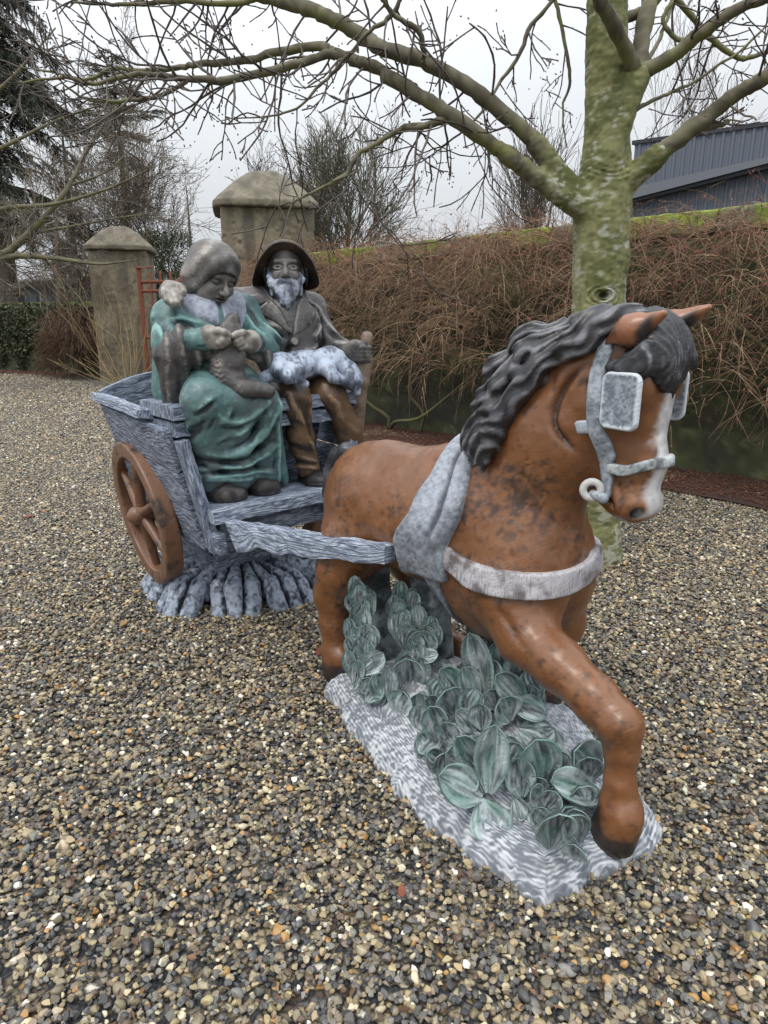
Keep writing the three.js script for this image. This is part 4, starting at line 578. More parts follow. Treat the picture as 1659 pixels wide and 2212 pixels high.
{
  const pl = thing('plinth', 'pale grey combed plinth with big curled leaves under the brown horse', 'plinth', SO, TH);
  const p2 = rimD;
  const top = (x, z, e) => 0.022 + 0.03 * step(0, 0.05, e) + 0.05 * step(0.03, 0.2, e) * step(0.45, 0.2, Math.abs(x - 0.05)) * step(0.42, 0.2, z) + 0.05 * blob(x, 0, z, [-0.2, 0, 0.06], 0.14);
  const core = [
    cap([-0.37, 0.02, 0.02], [-0.4, 0.32, 0.02], 0.06, 0.035), cap([-0.2, 0.02, 0.01], [-0.22, 0.4, 0.0], 0.075, 0.045), cap([0.02, 0.02, -0.06], [-0.03, 0.3, -0.02], 0.1, 0.065),
  ];
  const f = (x, y, z) => { const w = p2(x + 0.008 * noise(x * 25, 1, z * 25), z + 0.008 * noise(x * 25, 9, z * 25)); return smax(w, (y - top(x, z, -w)) * 0.8, 0.03); };
  f.lo = [-0.5, -0.01, -0.22]; f.hi = [0.5, 0.14, 0.42];
  mesh('stem_core', solid({ list: core, k: 0.03, cell: 0.006, pad: 0.012, uv: 5, warp: (d, x, y, z) => Math.max(d + 0.012 * fbm(x * 30, y * 16, z * 30, 3), 0.02 - y), color: (x, y, z) => brushed([0.05, 0.06, 0.066], [0.3, 0.35, 0.37], x, y, z, 30, -0.1, 0.5) }), stoneMat, pl);
  const baseTex = (() => { // dabs of pale paint along the chisel rows, a millimetre to the texel
    const w = 1024, q = 704, d = new Uint8Array(w * q * 4);
    for (let j = 0; j < q; j++) for (let i = 0; i < w; i++) {
      const x = i / w * 1.04 - 0.52, z = j / q * 0.715 - 0.255, e = -rimD(x, z), n = fbm(x * 9, 2, z * 9, 3), s = fbm(x * 60, 5, z * 60, 3), k = (j * w + i) * 4;
      const along = noise((x + z) * 60, e * 45, (x - z) * 60), row = Math.sin(e * 1050 + fbm(x * 5, 3, z * 5, 2) * 6 + along * 2.2), dash = noise((x * 0.8 + z) * 130, e * 190, 3);
      const a = Math.floor((noise(x * 16, 7, z * 16) + 1) * 4) * 0.8, u = x * Math.cos(a) + z * Math.sin(a), v = -x * Math.sin(a) + z * Math.cos(a), scr = noise(u * 330, 3, v * 45) + 0.5 * noise(u * 500, 8, v * 90);
      const back = step(-0.05, -0.2, x) * step(0.03, 0.07, e), t = mix(row * 0.42 + dash * 0.85, scr * 1.2, back) + n * 0.5 + s * 0.8 + mix(0.12, -0.18, back);
      const c = mix3([106, 112, 120], [194, 198, 203], step(-0.7, 0.9, t)); d[k] = c[0]; d[k + 1] = c[1]; d[k + 2] = c[2]; d[k + 3] = 255;
    }
    const t = new THREE.DataTexture(d, w, q); t.magFilter = THREE.LinearFilter; t.minFilter = THREE.LinearMipmapLinearFilter; t.generateMipmaps = true; t.colorSpace = THREE.SRGBColorSpace; t.needsUpdate = true; return t;
  })();
  const bg = solid({ list: [f], k: 0.04, lo: [-0.52, -0.015, -0.24], hi: [0.52, 0.16, 0.44], cell: 0.0032, pad: 0.012, slack: 2, warp: (d, x, y, z) => Math.max(d + 0.002 * comb(x, z) * step(0.12, 0.05, y) + 0.004 * noise(x * 30, y * 30, z * 30), -0.008 - y) });
  { const p = bg.attributes.position, u = new Float32Array(p.count * 2); for (let i = 0; i < p.count; i++) { u[i * 2] = (p.getX(i) + 0.52) / 1.04; u[i * 2 + 1] = (p.getZ(i) + 0.255) / 0.715; } bg.setAttribute('uv', new THREE.BufferAttribute(u, 2)); }
  mesh('base', bg, new THREE.MeshStandardMaterial({ map: baseTex, roughness: 0.7 }), pl);
  // leaves: cupped blades with ribs and a rolled rim
  const blade = (L, w, cup, curl, tone) => {
    const nu = 20, nv = 14, pos = [], ind = [], col = [];
    const put = (u, v, back) => { // u -1..1 across, v 0..1 along
      const q = (v - 0.58) / (v < 0.58 ? 0.62 : 0.42), wid = Math.pow(Math.max(0, 1 - Math.pow(Math.abs(q), 2.1)), 0.55) * (v < 0.58 ? mix(0.62, 1, step(-0.1, 0.5, v)) : 1), a = u * wid;
      const rib = 0.006 * Math.sin((u * 5 + 0.4 * Math.sin(v * 7 + tone * 9)) * 3.3) * (1 - u * u) * Math.sin(Math.PI * v);
      const rimUp = Math.exp(-Math.pow((Math.abs(u) - 0.93) / 0.1, 2)) * 0.05 + Math.exp(-Math.pow((v - 0.96) / 0.06, 2)) * 0.04;
      const zz = cup * (a * a) * w * 1.4 - Math.exp(-u * u * 60) * 0.02 * w + curl * L * Math.pow(v, 2.2) + (rib / 0.06 + rimUp * 1.4) * w * 0.6 - back * 0.1 * w * (1 - 0.5 * Math.abs(u));
      pos.push(a * w * 0.5, v * L, zz);
      const n = fbm(u * 3 + tone * 50, v * 4 + L * 99, w * 77 + tone * 13, 3), st = noise(u * 15 * (1 - 0.25 * v) + tone * 31, v * 1.2, tone * 7) * 1.1 + noise(u * 9, v * 12, tone * 17) * 0.35;
      let c = mix3([0.085, 0.11, 0.12], [0.55, 0.63, 0.66], step(-0.9, 0.9, n * 1.4 + st * 0.7 + (noise(u * 60 + tone * 9, v * 40, tone) * 0.4)));
      c = mix3(c, [0.13, 0.31, 0.245], step(0.3, 1.0, noise(u * 2 + tone * 17, v * 2.5, tone * 40) + 0.6 * tone) * 0.5);
      c = mix3(c, [0.26, 0.46, 0.39], Math.exp(-Math.pow((Math.abs(u) - 0.95) / 0.09, 2)) * (0.5 + n * 0.8) + Math.exp(-Math.pow((v - 0.97) / 0.05, 2)) * 0.4);
      col.push(...(back ? [0.05, 0.07, 0.08] : c));
    };
    for (let b = 0; b < 2; b++) for (let i = 0; i <= nv; i++) for (let j = 0; j <= nu; j++) put(j / nu * 2 - 1, i / nv, b);
    const S = (nu + 1) * (nv + 1), id = (b, i, j) => b * S + i * (nu + 1) + j;
    for (let i = 0; i < nv; i++) for (let j = 0; j < nu; j++) { ind.push(id(0, i, j), id(0, i, j + 1), id(0, i + 1, j + 1), id(0, i, j), id(0, i + 1, j + 1), id(0, i + 1, j)); ind.push(id(1, i, j), id(1, i + 1, j + 1), id(1, i, j + 1), id(1, i, j), id(1, i + 1, j), id(1, i + 1, j + 1)); }
    for (let i = 0; i < nv; i++) for (const j of [0, nu]) { const q = [id(0, i, j), id(1, i, j), id(1, i + 1, j), id(0, i + 1, j)]; ind.push(q[0], q[1], q[2], q[0], q[2], q[3]); }
    const g = new THREE.BufferGeometry(); g.setAttribute('position', new THREE.BufferAttribute(new Float32Array(pos), 3)); g.setAttribute('color', new THREE.BufferAttribute(new Float32Array(col), 3)); g.setIndex(ind); g.computeVertexNormals();
    const uv = new Float32Array(pos.length / 3 * 2); for (let i = 0; i < pos.length / 3; i++) { uv[i * 2] = pos[i * 3] * 5 + tone; uv[i * 2 + 1] = pos[i * 3 + 1] * 5; } g.setAttribute('uv', new THREE.BufferAttribute(uv, 2));
    return g;
  };
  const mLeaf = paintedMat({ bumpMap: NB, bumpScale: 0.003, roughness: 0.6, clearcoat: 0.15, side: THREE.DoubleSide });
  const eye = HF.loc([0, 1, 0]);
  // base x,y; tip x,y (in close-up), width, height of the base (or depth when below 0), how far the tip leans to the viewer
  const leaf = (bx, by, tx, ty, w, h, lean = 0.02, curl = 0.1, tone = rnd()) => {
    const B = h < 0 ? HF.at(...z4(bx, by), -h - 0.07) : HF.onY(...z4(bx, by), h + 0.025), dep = HF.depth(B), T = HF.at(...z4(tx, ty), dep - lean);
    if (T[1] < 0.02) T.splice(0, 3, ...HF.onY(...z4(tx, ty), 0.025));
    const d = V(T[0] - B[0], T[1] - B[1], T[2] - B[2]), L = d.length(); d.normalize();
    const see = V(eye[0] - B[0], eye[1] - B[1], eye[2] - B[2]).normalize().add(V(rr(-0.2, 0.2), 0.25, rr(-0.2, 0.2))), x = V().crossVectors(d, see).normalize(), z = V().crossVectors(x, d);
    const o = mesh('leaf', blade(L * 1.06, w * 0.5787 * 0.8641 * dep / F * 1.22, rr(0.06, 0.2), curl * rr(0.6, 1.4), tone), mLeaf, pl);
    o.matrixAutoUpdate = true; o.quaternion.setFromRotationMatrix(new THREE.Matrix4().makeBasis(x, d, z)); o.position.set(...B);
  };
  const inside = poly2([[230, 420], [400, 330], [680, 300], [960, 470], [1120, 640], [1270, 800], [1260, 900], [1170, 1080], [1000, 1000], [880, 930], [620, 820], [560, 700], [480, 560], [250, 440]]);
  for (let i = 0, k = 0; i < 400 && k < 62; i++) { const x = rr(230, 1280), y = rr(300, 1080); if (inside(x, y) > -8) continue; k++; const L = rr(80, 125), a = rr(-0.9, 0.9) + (y > 780 ? rr(-1.2, 1.2) : 0); leaf(x, y, x + Math.sin(a) * L, y - Math.cos(a) * L, L * rr(0.7, 0.95), rr(0.03, 0.06), rr(0.0, 0.03)); }
  [
    // stem of leaves behind the near hind leg, and the one under the belly
    [255, 100, 235, 10, 75, -1.83], [240, 60, 275, -10, 60, -1.84], [285, 230, 265, 105, 85, -1.79], [235, 130, 215, 60, 60, -1.82], [240, 250, 185, 160, 70, -1.79], [255, 320, 345, 230, 78, -1.76], [235, 355, 225, 255, 62, -1.77], [345, 415, 290, 325, 90, -1.735], [372, 430, 362, 290, 66, -1.735], [300, 410, 250, 340, 60, -1.75],
    [240, 20, 245, -72, 66, -1.86], [280, 60, 285, -50, 60, -1.85], [215, 60, 205, -30, 56, -1.85], [430, 20, 412, -60, 60, -1.87], [480, 10, 480, -56, 66, -1.87], [520, 40, 530, -30, 60, -1.86], [380, 100, 378, -10, 50, -1.86],
    [520, 130, 500, 10, 85, -1.83], [430, 110, 415, -30, 60, -1.85], [470, 100, 450, -20, 66, -1.85], [440, 215, 432, 105, 72, -1.8], [500, 245, 515, 130, 110, -1.79], [415, 180, 385, 60, 60, -1.82], [480, 250, 580, 240, 56, -1.77], [530, 200, 545, 100, 80, -1.8],
    ...[...Array(19)].map((_, i) => { const x = rr(206, 285), y = -50 + i * 20; return [x, y + 70, x + rr(-34, 34), y - 55, rr(46, 66), -1.84 + i * 0.004]; }), ...[...Array(24)].map((_, i) => { const x = rr(385, 560), y = -40 + i * 15; return [x, y + 70, x + rr(-34, 34), y - 60, rr(48, 74), -1.84 + i * 0.003]; }),
    // the tall group under the chest
    [795, 440, 715, 150, 105, -1.66, 0.03], [750, 440, 680, 290, 85, -1.64], [900, 360, 850, 160, 150, -1.68], [880, 300, 770, 130, 90, -1.7], [940, 400, 930, 230, 130, -1.67], [960, 450, 825, 320, 95, -1.62, 0.05], [890, 440, 1040, 490, 92, -1.61, 0.03, -0.15], [955, 470, 980, 365, 80, -1.63], [1010, 460, 960, 300, 90, -1.66], [820, 400, 800, 250, 90, -1.67],
    // middle
    [450, 405, 440, 245, 124, 0.06, 0.05, 0.12, 0.2], [465, 395, 425, 478, 100, 0.07, 0.03], [580, 300, 640, 290, 60, 0.12], [650, 500, 600, 385, 120, 0.08, 0.04], [690, 430, 585, 300, 100, 0.1], [590, 610, 540, 455, 95, 0.07, 0.03], [600, 545, 505, 665, 90, 0.09, 0.03], [770, 560, 760, 445, 82, 0.09], [740, 570, 655, 480, 70, 0.08], [890, 525, 840, 425, 120, 0.1], [640, 620, 610, 520, 80, 0.07], [830, 470, 800, 380, 90, 0.12], [560, 430, 600, 330, 90, 0.1], [700, 500, 740, 380, 90, 0.1],
    [930, 560, 1105, 650, 110, 0.11, 0.02, 0.05, 0.1], [1000, 620, 1080, 560, 90, 0.08],
    // front
    [800, 835, 830, 540, 124, 0.07, 0.05, 0.1, 0.6], [760, 740, 655, 585, 100, 0.08, 0.04], [755, 745, 605, 665, 110, 0.07, 0.03], [770, 855, 575, 765, 140, 0.06, 0.03], [765, 860, 835, 1030, 145, 0.06, 0.03, 0.06], [910, 860, 1020, 1085, 125, 0.06, 0.03, 0.06], [1070, 1075, 1075, 850, 140, 0.04, 0.06, 0.3, 0.3], [1190, 1050, 1120, 880, 110, 0.05, 0.05, 0.3], [1285, 850, 1060, 800, 130, 0.06, 0.04, 0.1, 0.5], [1040, 810, 985, 585, 155, 0.08, 0.05, 0.1, 0.9], [940, 850, 915, 680, 110, 0.07], [1030, 885, 970, 815, 85, 0.06], [1280, 740, 1150, 650, 150, 0.06, 0.04, 0.2, 0.5], [1120, 760, 1100, 640, 90, 0.06], [1180, 1130, 1175, 1040, 90, 0.035, 0.03], [880, 720, 930, 620, 90, 0.08], [700, 690, 640, 640, 70, 0.07], [1230, 900, 1180, 800, 110, 0.05],
  ].forEach((q) => leaf(...q));
}
// ---- planks of the cart: carved grain, slate paint with pale paint dragged over it
const wood = (() => {
  const w = 1024, h = 512, c = new Uint8Array(w * h * 4), b = new Uint8Array(w * h * 4);
  for (let j = 0; j < h; j++) for (let i = 0; i < w; i++) {
    const a = i / w * Math.PI * 2, e = j / h * Math.PI * 2, x = Math.cos(a) * 1.6, y = Math.sin(a) * 1.6, u = Math.cos(e) * 5, v = Math.sin(e) * 5;
    const wob = fbm(x * 0.55 + u * 0.16, y * 0.55 + v * 0.16, u * 0.12 - v * 0.1, 2) * 0.9;
    const line = Math.sin((j / h * 21 + wob * 4) * Math.PI * 2), fine = noise(x * 3, y * 3 + u * 3, v * 3), sp = noise(x * 14 + u * 9, y * 14, v * 9);
    const hgt = clamp(0.74 - 0.42 * Math.pow(0.5 + 0.5 * line, 4) + 0.22 * fine), t = step(0.0, 1.0, hgt * 0.62 + 0.22 * sp + 0.5 * fbm(x * 2 + 7, y * 2 + u, v, 3) + 0.06);
    const k = (j * w + i) * 4, q = mix3([72, 81, 98], [184, 195, 211], t);
    c[k] = q[0]; c[k + 1] = q[1]; c[k + 2] = q[2]; c[k + 3] = 255; b[k] = b[k + 1] = b[k + 2] = clamp(hgt) * 255; b[k + 3] = 255;
  }
  const T = (d, s) => { const t = new THREE.DataTexture(d, w, h); t.wrapS = t.wrapT = THREE.RepeatWrapping; t.magFilter = THREE.LinearFilter; t.minFilter = THREE.LinearMipmapLinearFilter; t.generateMipmaps = true; if (s) t.colorSpace = THREE.SRGBColorSpace; t.needsUpdate = true; return t; };
  return new THREE.MeshPhysicalMaterial({ map: T(c, true), bumpMap: T(b), bumpScale: 0.0024, roughness: 0.62, clearcoat: 0.1, clearcoatRoughness: 0.4 });
})();
const woodPale = wood.clone(); woodPale.color.setRGB(1.4, 1.38, 1.34);
// a sawn board between two end frames: corners given as p(s,t,n): s along 0..1, t across 0..1, n through 0..1
let boardNo = 0;
function board(name, parent, p, thick, opt = {}) {
  const ns = opt.ns || 20, nt = opt.nt || 5, pos = [], uv = [], ind = [], id = boardNo++ * 0.37, rag = opt.rag ?? 0.0016;
  const side = (fn, a, b, flip) => { const o = pos.length / 3; for (let i = 0; i <= a; i++) for (let j = 0; j <= b; j++) { const q = fn(i / a, j / b); pos.push(q[0][0], q[0][1], q[0][2]); uv.push(q[1] + id, q[2] + id * 1.7); } for (let i = 0; i < a; i++) for (let j = 0; j < b; j++) { const k = o + i * (b + 1) + j, m = k + b + 1; flip ? ind.push(k, k + 1, m + 1, k, m + 1, m) : ind.push(k, m + 1, k + 1, k, m, m + 1); } };
  const A = p(0, 0.5), B = p(1, 0.5), C = p(0.5, 0), D = p(0.5, 1), ln = Math.hypot(B[0] - A[0], B[1] - A[1], B[2] - A[2]), wd = Math.hypot(D[0] - C[0], D[1] - C[1], D[2] - C[2]);
  const nrm = opt.n || V().crossVectors(V(B[0] - A[0], B[1] - A[1], B[2] - A[2]), V(D[0] - C[0], D[1] - C[1], D[2] - C[2])).normalize().toArray();
  const P = (s, t, n) => { const r = rag * 1.0, e = 0.16; const bev = 0.004; const ts = clamp(t, 0, 1); const q = p(s, ts); const je = noise(s * ln * 30 + id * 9, t * 3, id * 5) * r; const edge = Math.min(s * ln, (1 - s) * ln, t * wd, (1 - t) * wd); const inset = edge < 1e-6 ? bev : 0; const th = (n - 0.5) * (thick - inset); const d2 = V(D[0] - C[0], D[1] - C[1], D[2] - C[2]).normalize(); const k = (t === 0 || t === 1) ? je * 1.6 : 0; return [q[0] + nrm[0] * (th + je * 0.5) + d2.x * k, q[1] + nrm[1] * (th + je * 0.5) + d2.y * k, q[2] + nrm[2] * (th + je * 0.5) + d2.z * k]; };
  const us = 1.9, vs = 4.2; // texture repeats per metre along and across
  for (const n of [0, 1]) side((s, t) => [P(s, t, n), s * ln * us, t * wd * vs], ns, nt, n === 1);
  for (const t of [0, 1]) side((s, n) => [P(s, t, n), s * ln * us, (t * wd + n * thick + 0.07) * vs], ns, 1, t === 0);
  for (const s of [0, 1]) side((t, n) => [P(s, t, n), (n * thick) * us * 2, t * wd * vs], nt, 1, s === 1);
  const g = new THREE.BufferGeometry(); g.setAttribute('position', new THREE.BufferAttribute(new Float32Array(pos), 3)); g.setAttribute('uv', new THREE.BufferAttribute(new Float32Array(uv), 2)); g.setIndex(ind); g.computeVertexNormals();
  return mesh(name, g, opt.m || wood, parent);
}
const cart = thing('cart', 'weathered grey blue wooden cart with bench and brown spoked wheels', 'cart', CF.O, CF.th);
const ZC = -0.05;   // middle of the cart
{
  const quad = (a, b, c, d) => (s, t) => [0, 1, 2].map((i) => mix(mix(a[i], b[i], s), mix(d[i], c[i], s), t)); // a-b along the bottom, d-c along the top
  for (const s of [1, -1]) {
    const zz = (v) => ZC + s * v;
    // flared side: three boards and a capping rail
    const bot = [[-0.33, 0.29, zz(0.235)], [0.2, 0.3, zz(0.255)]], tp = [[-0.34, 0.725, zz(0.36)], [0.19, 0.69, zz(0.35)]];
    const lev = [0, 0.34, 0.66, 1];
    for (let i = 0; i < 3; i++) {
      const L = (q, f) => [0, 1, 2].map((k) => mix(bot[q][k], tp[q][k], f)), g = 0.006;
      board('side_board', cart, quad(L(0, lev[i] + g), L(1, lev[i] + g), L(1, lev[i + 1] - g), L(0, lev[i + 1] - g)), 0.026, { ns: 26 });
    }
    board('side_rail', cart, quad([-0.36, 0.742, zz(0.34)], [0.06, 0.722, zz(0.335)], [0.06, 0.728, zz(0.385)], [-0.36, 0.748, zz(0.39)]), 0.03, { ns: 24, m: woodPale });
    board('corner_post', cart, quad([0.222, 0.3, zz(0.245)], [0.205, 0.66, zz(0.322)], [0.245, 0.66, zz(0.322)], [0.262, 0.3, zz(0.245)]), 0.036, { ns: 20 });
    board('shaft_beam', cart, quad([-0.3, 0.3, zz(0.22)], [0.3, 0.31, zz(0.25)], [0.3, 0.375, zz(0.25)], [-0.3, 0.36, zz(0.22)]), 0.03, { ns: 24, rag: 0.006 });
  }
  // back: four boards under an arched top
  const arch = (u) => 0.765 + 0.07 * (1 - Math.pow(Math.abs(u), 2.2)), bw = [0.3, 0.42, 0.54, 0.66, 1];
  for (let i = 0; i < 4; i++) board('back_board', cart, (s, t) => { const u = s * 2 - 1, y0 = bw[i] + 0.004, y1 = i === 3 ? arch(u) : bw[i + 1] - 0.004, y = mix(y0, y1, t), w = mix(0.22, 0.365, (y - 0.3) / 0.46); return [-0.335 - 0.02 * (y - 0.3), y, ZC + u * w]; }, 0.03, { ns: 28, n: [1, 0, 0] });
  // bench of two thick planks, and the boards closing it below
  board('bench_plank', cart, quad([0.235, 0.742, ZC + 0.345], [0.235, 0.742, ZC - 0.345], [-0.02, 0.742, ZC - 0.345], [-0.02, 0.742, ZC + 0.345]), 0.044, { ns: 30, nt: 6, rag: 0.005 });
  board('bench_plank', cart, quad([0.222, 0.69, ZC + 0.335], [0.222, 0.69, ZC - 0.335], [-0.02, 0.69, ZC - 0.335], [-0.02, 0.69, ZC + 0.335]), 0.046, { ns: 30, nt: 6, rag: 0.005 });
  for (let i = 0; i < 2; i++) board('riser_board', cart, quad([0.05, 0.43 + i * 0.118, ZC + 0.27], [0.05, 0.43 + i * 0.118, ZC - 0.27], [0.06, 0.544 + i * 0.118, ZC - 0.29], [0.06, 0.544 + i * 0.118, ZC + 0.29]), 0.024, { ns: 24 });
  // foot board and floor
  board('floor_board', cart, quad([0.3, 0.425, ZC + 0.272], [0.3, 0.425, ZC - 0.272], [0.12, 0.425, ZC - 0.268], [0.12, 0.425, ZC + 0.268]), 0.042, { ns: 30, rag: 0.002, m: woodPale });
  board('floor_board', cart, quad([0.116, 0.424, ZC + 0.255], [0.116, 0.424, ZC - 0.255], [-0.32, 0.424, ZC - 0.235], [-0.32, 0.424, ZC + 0.235]), 0.038, { ns: 20, nt: 6 });
  board('cross_beam', cart, quad([0.24, 0.33, ZC + 0.23], [0.24, 0.33, ZC - 0.23], [0.24, 0.395, ZC - 0.23], [0.24, 0.395, ZC + 0.23]), 0.04, { ns: 20 });
  // block under the floor that stands on the rocks
  board('axle_block', cart, quad([-0.02, 0.1, ZC + 0.13], [-0.02, 0.1, ZC - 0.16], [0.0, 0.4, ZC - 0.16], [0.0, 0.4, ZC + 0.13]), 0.04, { ns: 16, nt: 8 });
  board('axle_block', cart, quad([-0.26, 0.1, ZC + 0.13], [-0.045, 0.1, ZC + 0.13], [-0.045, 0.4, ZC + 0.14], [-0.26, 0.4, ZC + 0.14]), 0.04, { ns: 16, nt: 8 });
  board('axle_block', cart, quad([-0.26, 0.1, ZC - 0.16], [-0.045, 0.1, ZC - 0.16], [-0.045, 0.4, ZC - 0.17], [-0.26, 0.4, ZC - 0.17]), 0.04, { ns: 16, nt: 8 });
  // shafts to the saddle pad: measured along the near one, mirrored about the horse for the other
  const toC = (h) => CF.loc(HF.wor(h));
  for (const s of [1, -1]) {
    const z0 = 0.2 * s, z1_ = 0.168 * s, a = toC([-0.86, 0.412, z0]), b = toC([-0.2, 0.482, z1_]), lo = toC([-0.8, 0.335, z0]), lb = toC([-0.2, 0.437, z1_]);
    board('shaft', cart, (u, t) => { const q = [0, 1, 2].map((i) => mix(mix(lo[i], lb[i], u), mix(a[i], b[i], u), t)); if (t < 0.5) q[1] += 0.012 * Math.exp(-Math.pow((u - 0.16) / 0.1, 2)) + 0.004 * noise(u * 12, 1, s) - 0.01 * step(0.2, 0.0, u); return q; }, 0.042, { ns: 40, rag: 0.0018, m: woodPale });
  }
  // wheels: dished, leaning out at the top
  const mWheel = paintedMat({ bumpMap: NB, bumpScale: 0.002, roughness: 0.45, clearcoat: 0.3 });
  const wc = CF.loc([-0.875, 0.334, -2.306]), WR = 0.266;
  const wcol = (x, y, z) => mix3(mix3([0.155, 0.072, 0.038], [0.21, 0.105, 0.06], clamp(0.5 + fbm(x * 12, y * 12, z * 12, 3))), [0.04, 0.025, 0.02], step(0.35, 0.8, fbm(x * 22, y * 22, z * 22 + 3, 4) + 0.35));
  const rimF = (x, y, z) => { const r = Math.hypot(x, y), a = Math.abs(r - (WR - 0.028)) - 0.028, b = Math.abs(z + 0.02) - 0.03; const q = Math.hypot(Math.max(a + 0.008, 0), Math.max(b + 0.008, 0)) + Math.min(0, Math.max(a, b) + 0.008) - 0.008; return q; };
  rimF.lo = [-WR, -WR, -0.05]; rimF.hi = [WR, WR, 0.015];
  const rimG = solid({ list: [rimF], cell: 0.0045, pad: 0.006, slack: 2.2, uv: 5, warp: (d, x, y, z) => d + 0.001 * noise(x * 50, y * 50, z * 50) + 0.002 * Math.exp(-Math.pow((Math.hypot(x, y) - WR + 0.045) / 0.006, 2)) * step(-0.01, 0, z), color: wcol });
  const hubG = solid({ list: [cap([0, 0, -0.03], [0, 0, 0.012], 0.04, 0.034), cap([0, 0, 0.01], [0, 0, 0.034], 0.02, 0.016)], k: 0.006, cell: 0.004, pad: 0.004, uv: 5, color: wcol });
  const spokeG = solid({ list: [cap([0.02, 0, -0.008], [WR - 0.045, 0, -0.02], 0.017, 0.012, 1.2)], cell: 0.004, pad: 0.003, uv: 5, color: wcol });
  for (const s of [1, -1]) {
    const w = thing_part('wheel', cart); w.position.set(wc[0], wc[1], s > 0 ? wc[2] : 2 * ZC - wc[2]);
    const yaw = -0.942 - CF.th, tilt = 0.126;
    const Z = V(Math.sin(yaw) * Math.cos(tilt), -Math.sin(tilt), Math.cos(yaw) * Math.cos(tilt)); if (s < 0) { Z.set(Z.x, Z.y, -Z.z); }
    const X = V(Math.cos(yaw), 0, -Math.sin(yaw) * s), Y = V().crossVectors(Z, X).normalize(); X.crossVectors(Y, Z);
    w.quaternion.setFromRotationMatrix(new THREE.Matrix4().makeBasis(X, Y, Z));
    mesh('rim', rimG, mWheel, w); mesh('hub', hubG, mWheel, w);
    for (let i = 0; i < 6; i++) { const o = mesh('spoke', spokeG, mWheel, w); o.rotation.z = i * Math.PI / 3 + 0.42; }
  }
}
{ // rocky foot under the cart
  const R = [], edge = [[-0.47, 0.12], [-0.453, 0.185], [-0.38, 0.22], [-0.305, 0.24], [-0.235, 0.25], [-0.166, 0.26], [-0.1, 0.265], [-0.042, 0.268], [0.0, 0.22], [0.035, 0.17], [0.08, 0.125], [0.125, 0.085], [0.15, 0.03], [0.17, -0.02], [0.185, -0.08], [0.195, -0.135], [0.19, -0.2], [0.17, -0.26], [0.13, -0.32], [0.06, -0.37], [-0.05, -0.4], [-0.2, -0.4], [-0.35, -0.36], [-0.45, -0.25], [-0.49, -0.05]];
  edge.forEach(([ex, ez], i) => { if (i % 4 === 1) return; const x = -0.1 + (ex + 0.1) * 0.95, z = ZC + (ez - ZC) * 0.95; const cx = -0.1 + (x + 0.1) * 0.45, cz = ZC + (z - ZC) * 0.4, m = rr(0.85, 1.0), j = rr(-0.012, 0.012); R.push(cap([cx, 0.115 + rr(-0.01, 0.012), cz], [mix(cx, x, 0.75 * m), 0.085 + rr(-0.02, 0.012), mix(cz, z, 0.75 * m) + j], 0.036, 0.04, 1, 0.005), cap([mix(cx, x, 0.75 * m), 0.08, mix(cz, z, 0.75 * m) + j], [x * 0.97, 0.0, z * 0.97], 0.04, 0.036, 1, 0.005)); });
  R.push(ell([-0.12, 0.05, ZC], [0.22, 0.08, 0.22]));
  const pl = thing('rocky_plinth', 'grey blue plinth shaped like split rocks under the wooden cart', 'plinth', CF.O, CF.th);
  mesh('rocks', solid({ list: R, k: 0.006, cell: 0.005, pad: 0.012, uv: 5, lo: [-0.56, -0.03, -0.47], hi: [0.26, 0.17, 0.33], warp: (d, x, y, z) => { let a = 9, b = 9; for (let i = 0; i < R.length - 1; i += 2) { const e = Math.min(R[i](x, y, z), R[i + 1](x, y, z)); if (e < a) { b = a; a = e; } else if (e < b) b = e; } return Math.max(d + 0.016 * Math.exp(-Math.pow((b - a) / 0.007, 2)) + 0.009 * fbm(x * 26, y * 14, z * 26, 3) + 0.0035 * noise(x * 80, y * 50, z * 80), -0.02 - y); },
    color: (x, y, z) => { let a = 9, b = 9; for (let i = 0; i < R.length - 1; i += 2) { const e = Math.min(R[i](x, y, z), R[i + 1](x, y, z)); if (e < a) { b = a; a = e; } else if (e < b) b = e; } const n = -0.9 * Math.exp(-Math.pow((b - a) / 0.008, 2)) + 0.2 + fbm(x * 75, y * 40, z * 75, 4) * 1.1 + noise(x * 130, y * 130, z * 130) * 0.55; return mix3([0.035, 0.043, 0.06], [0.37, 0.43, 0.53], step(-0.6, 0.6, n + 0.05)); } }), stoneMat, pl);
}
// ---------------------------------------------------------------- the old couple, the sleeping dog, the knitting, the lever
const CX = (px, py, X, ...r) => [...CF.onX(...z1(px, py), X), ...r];
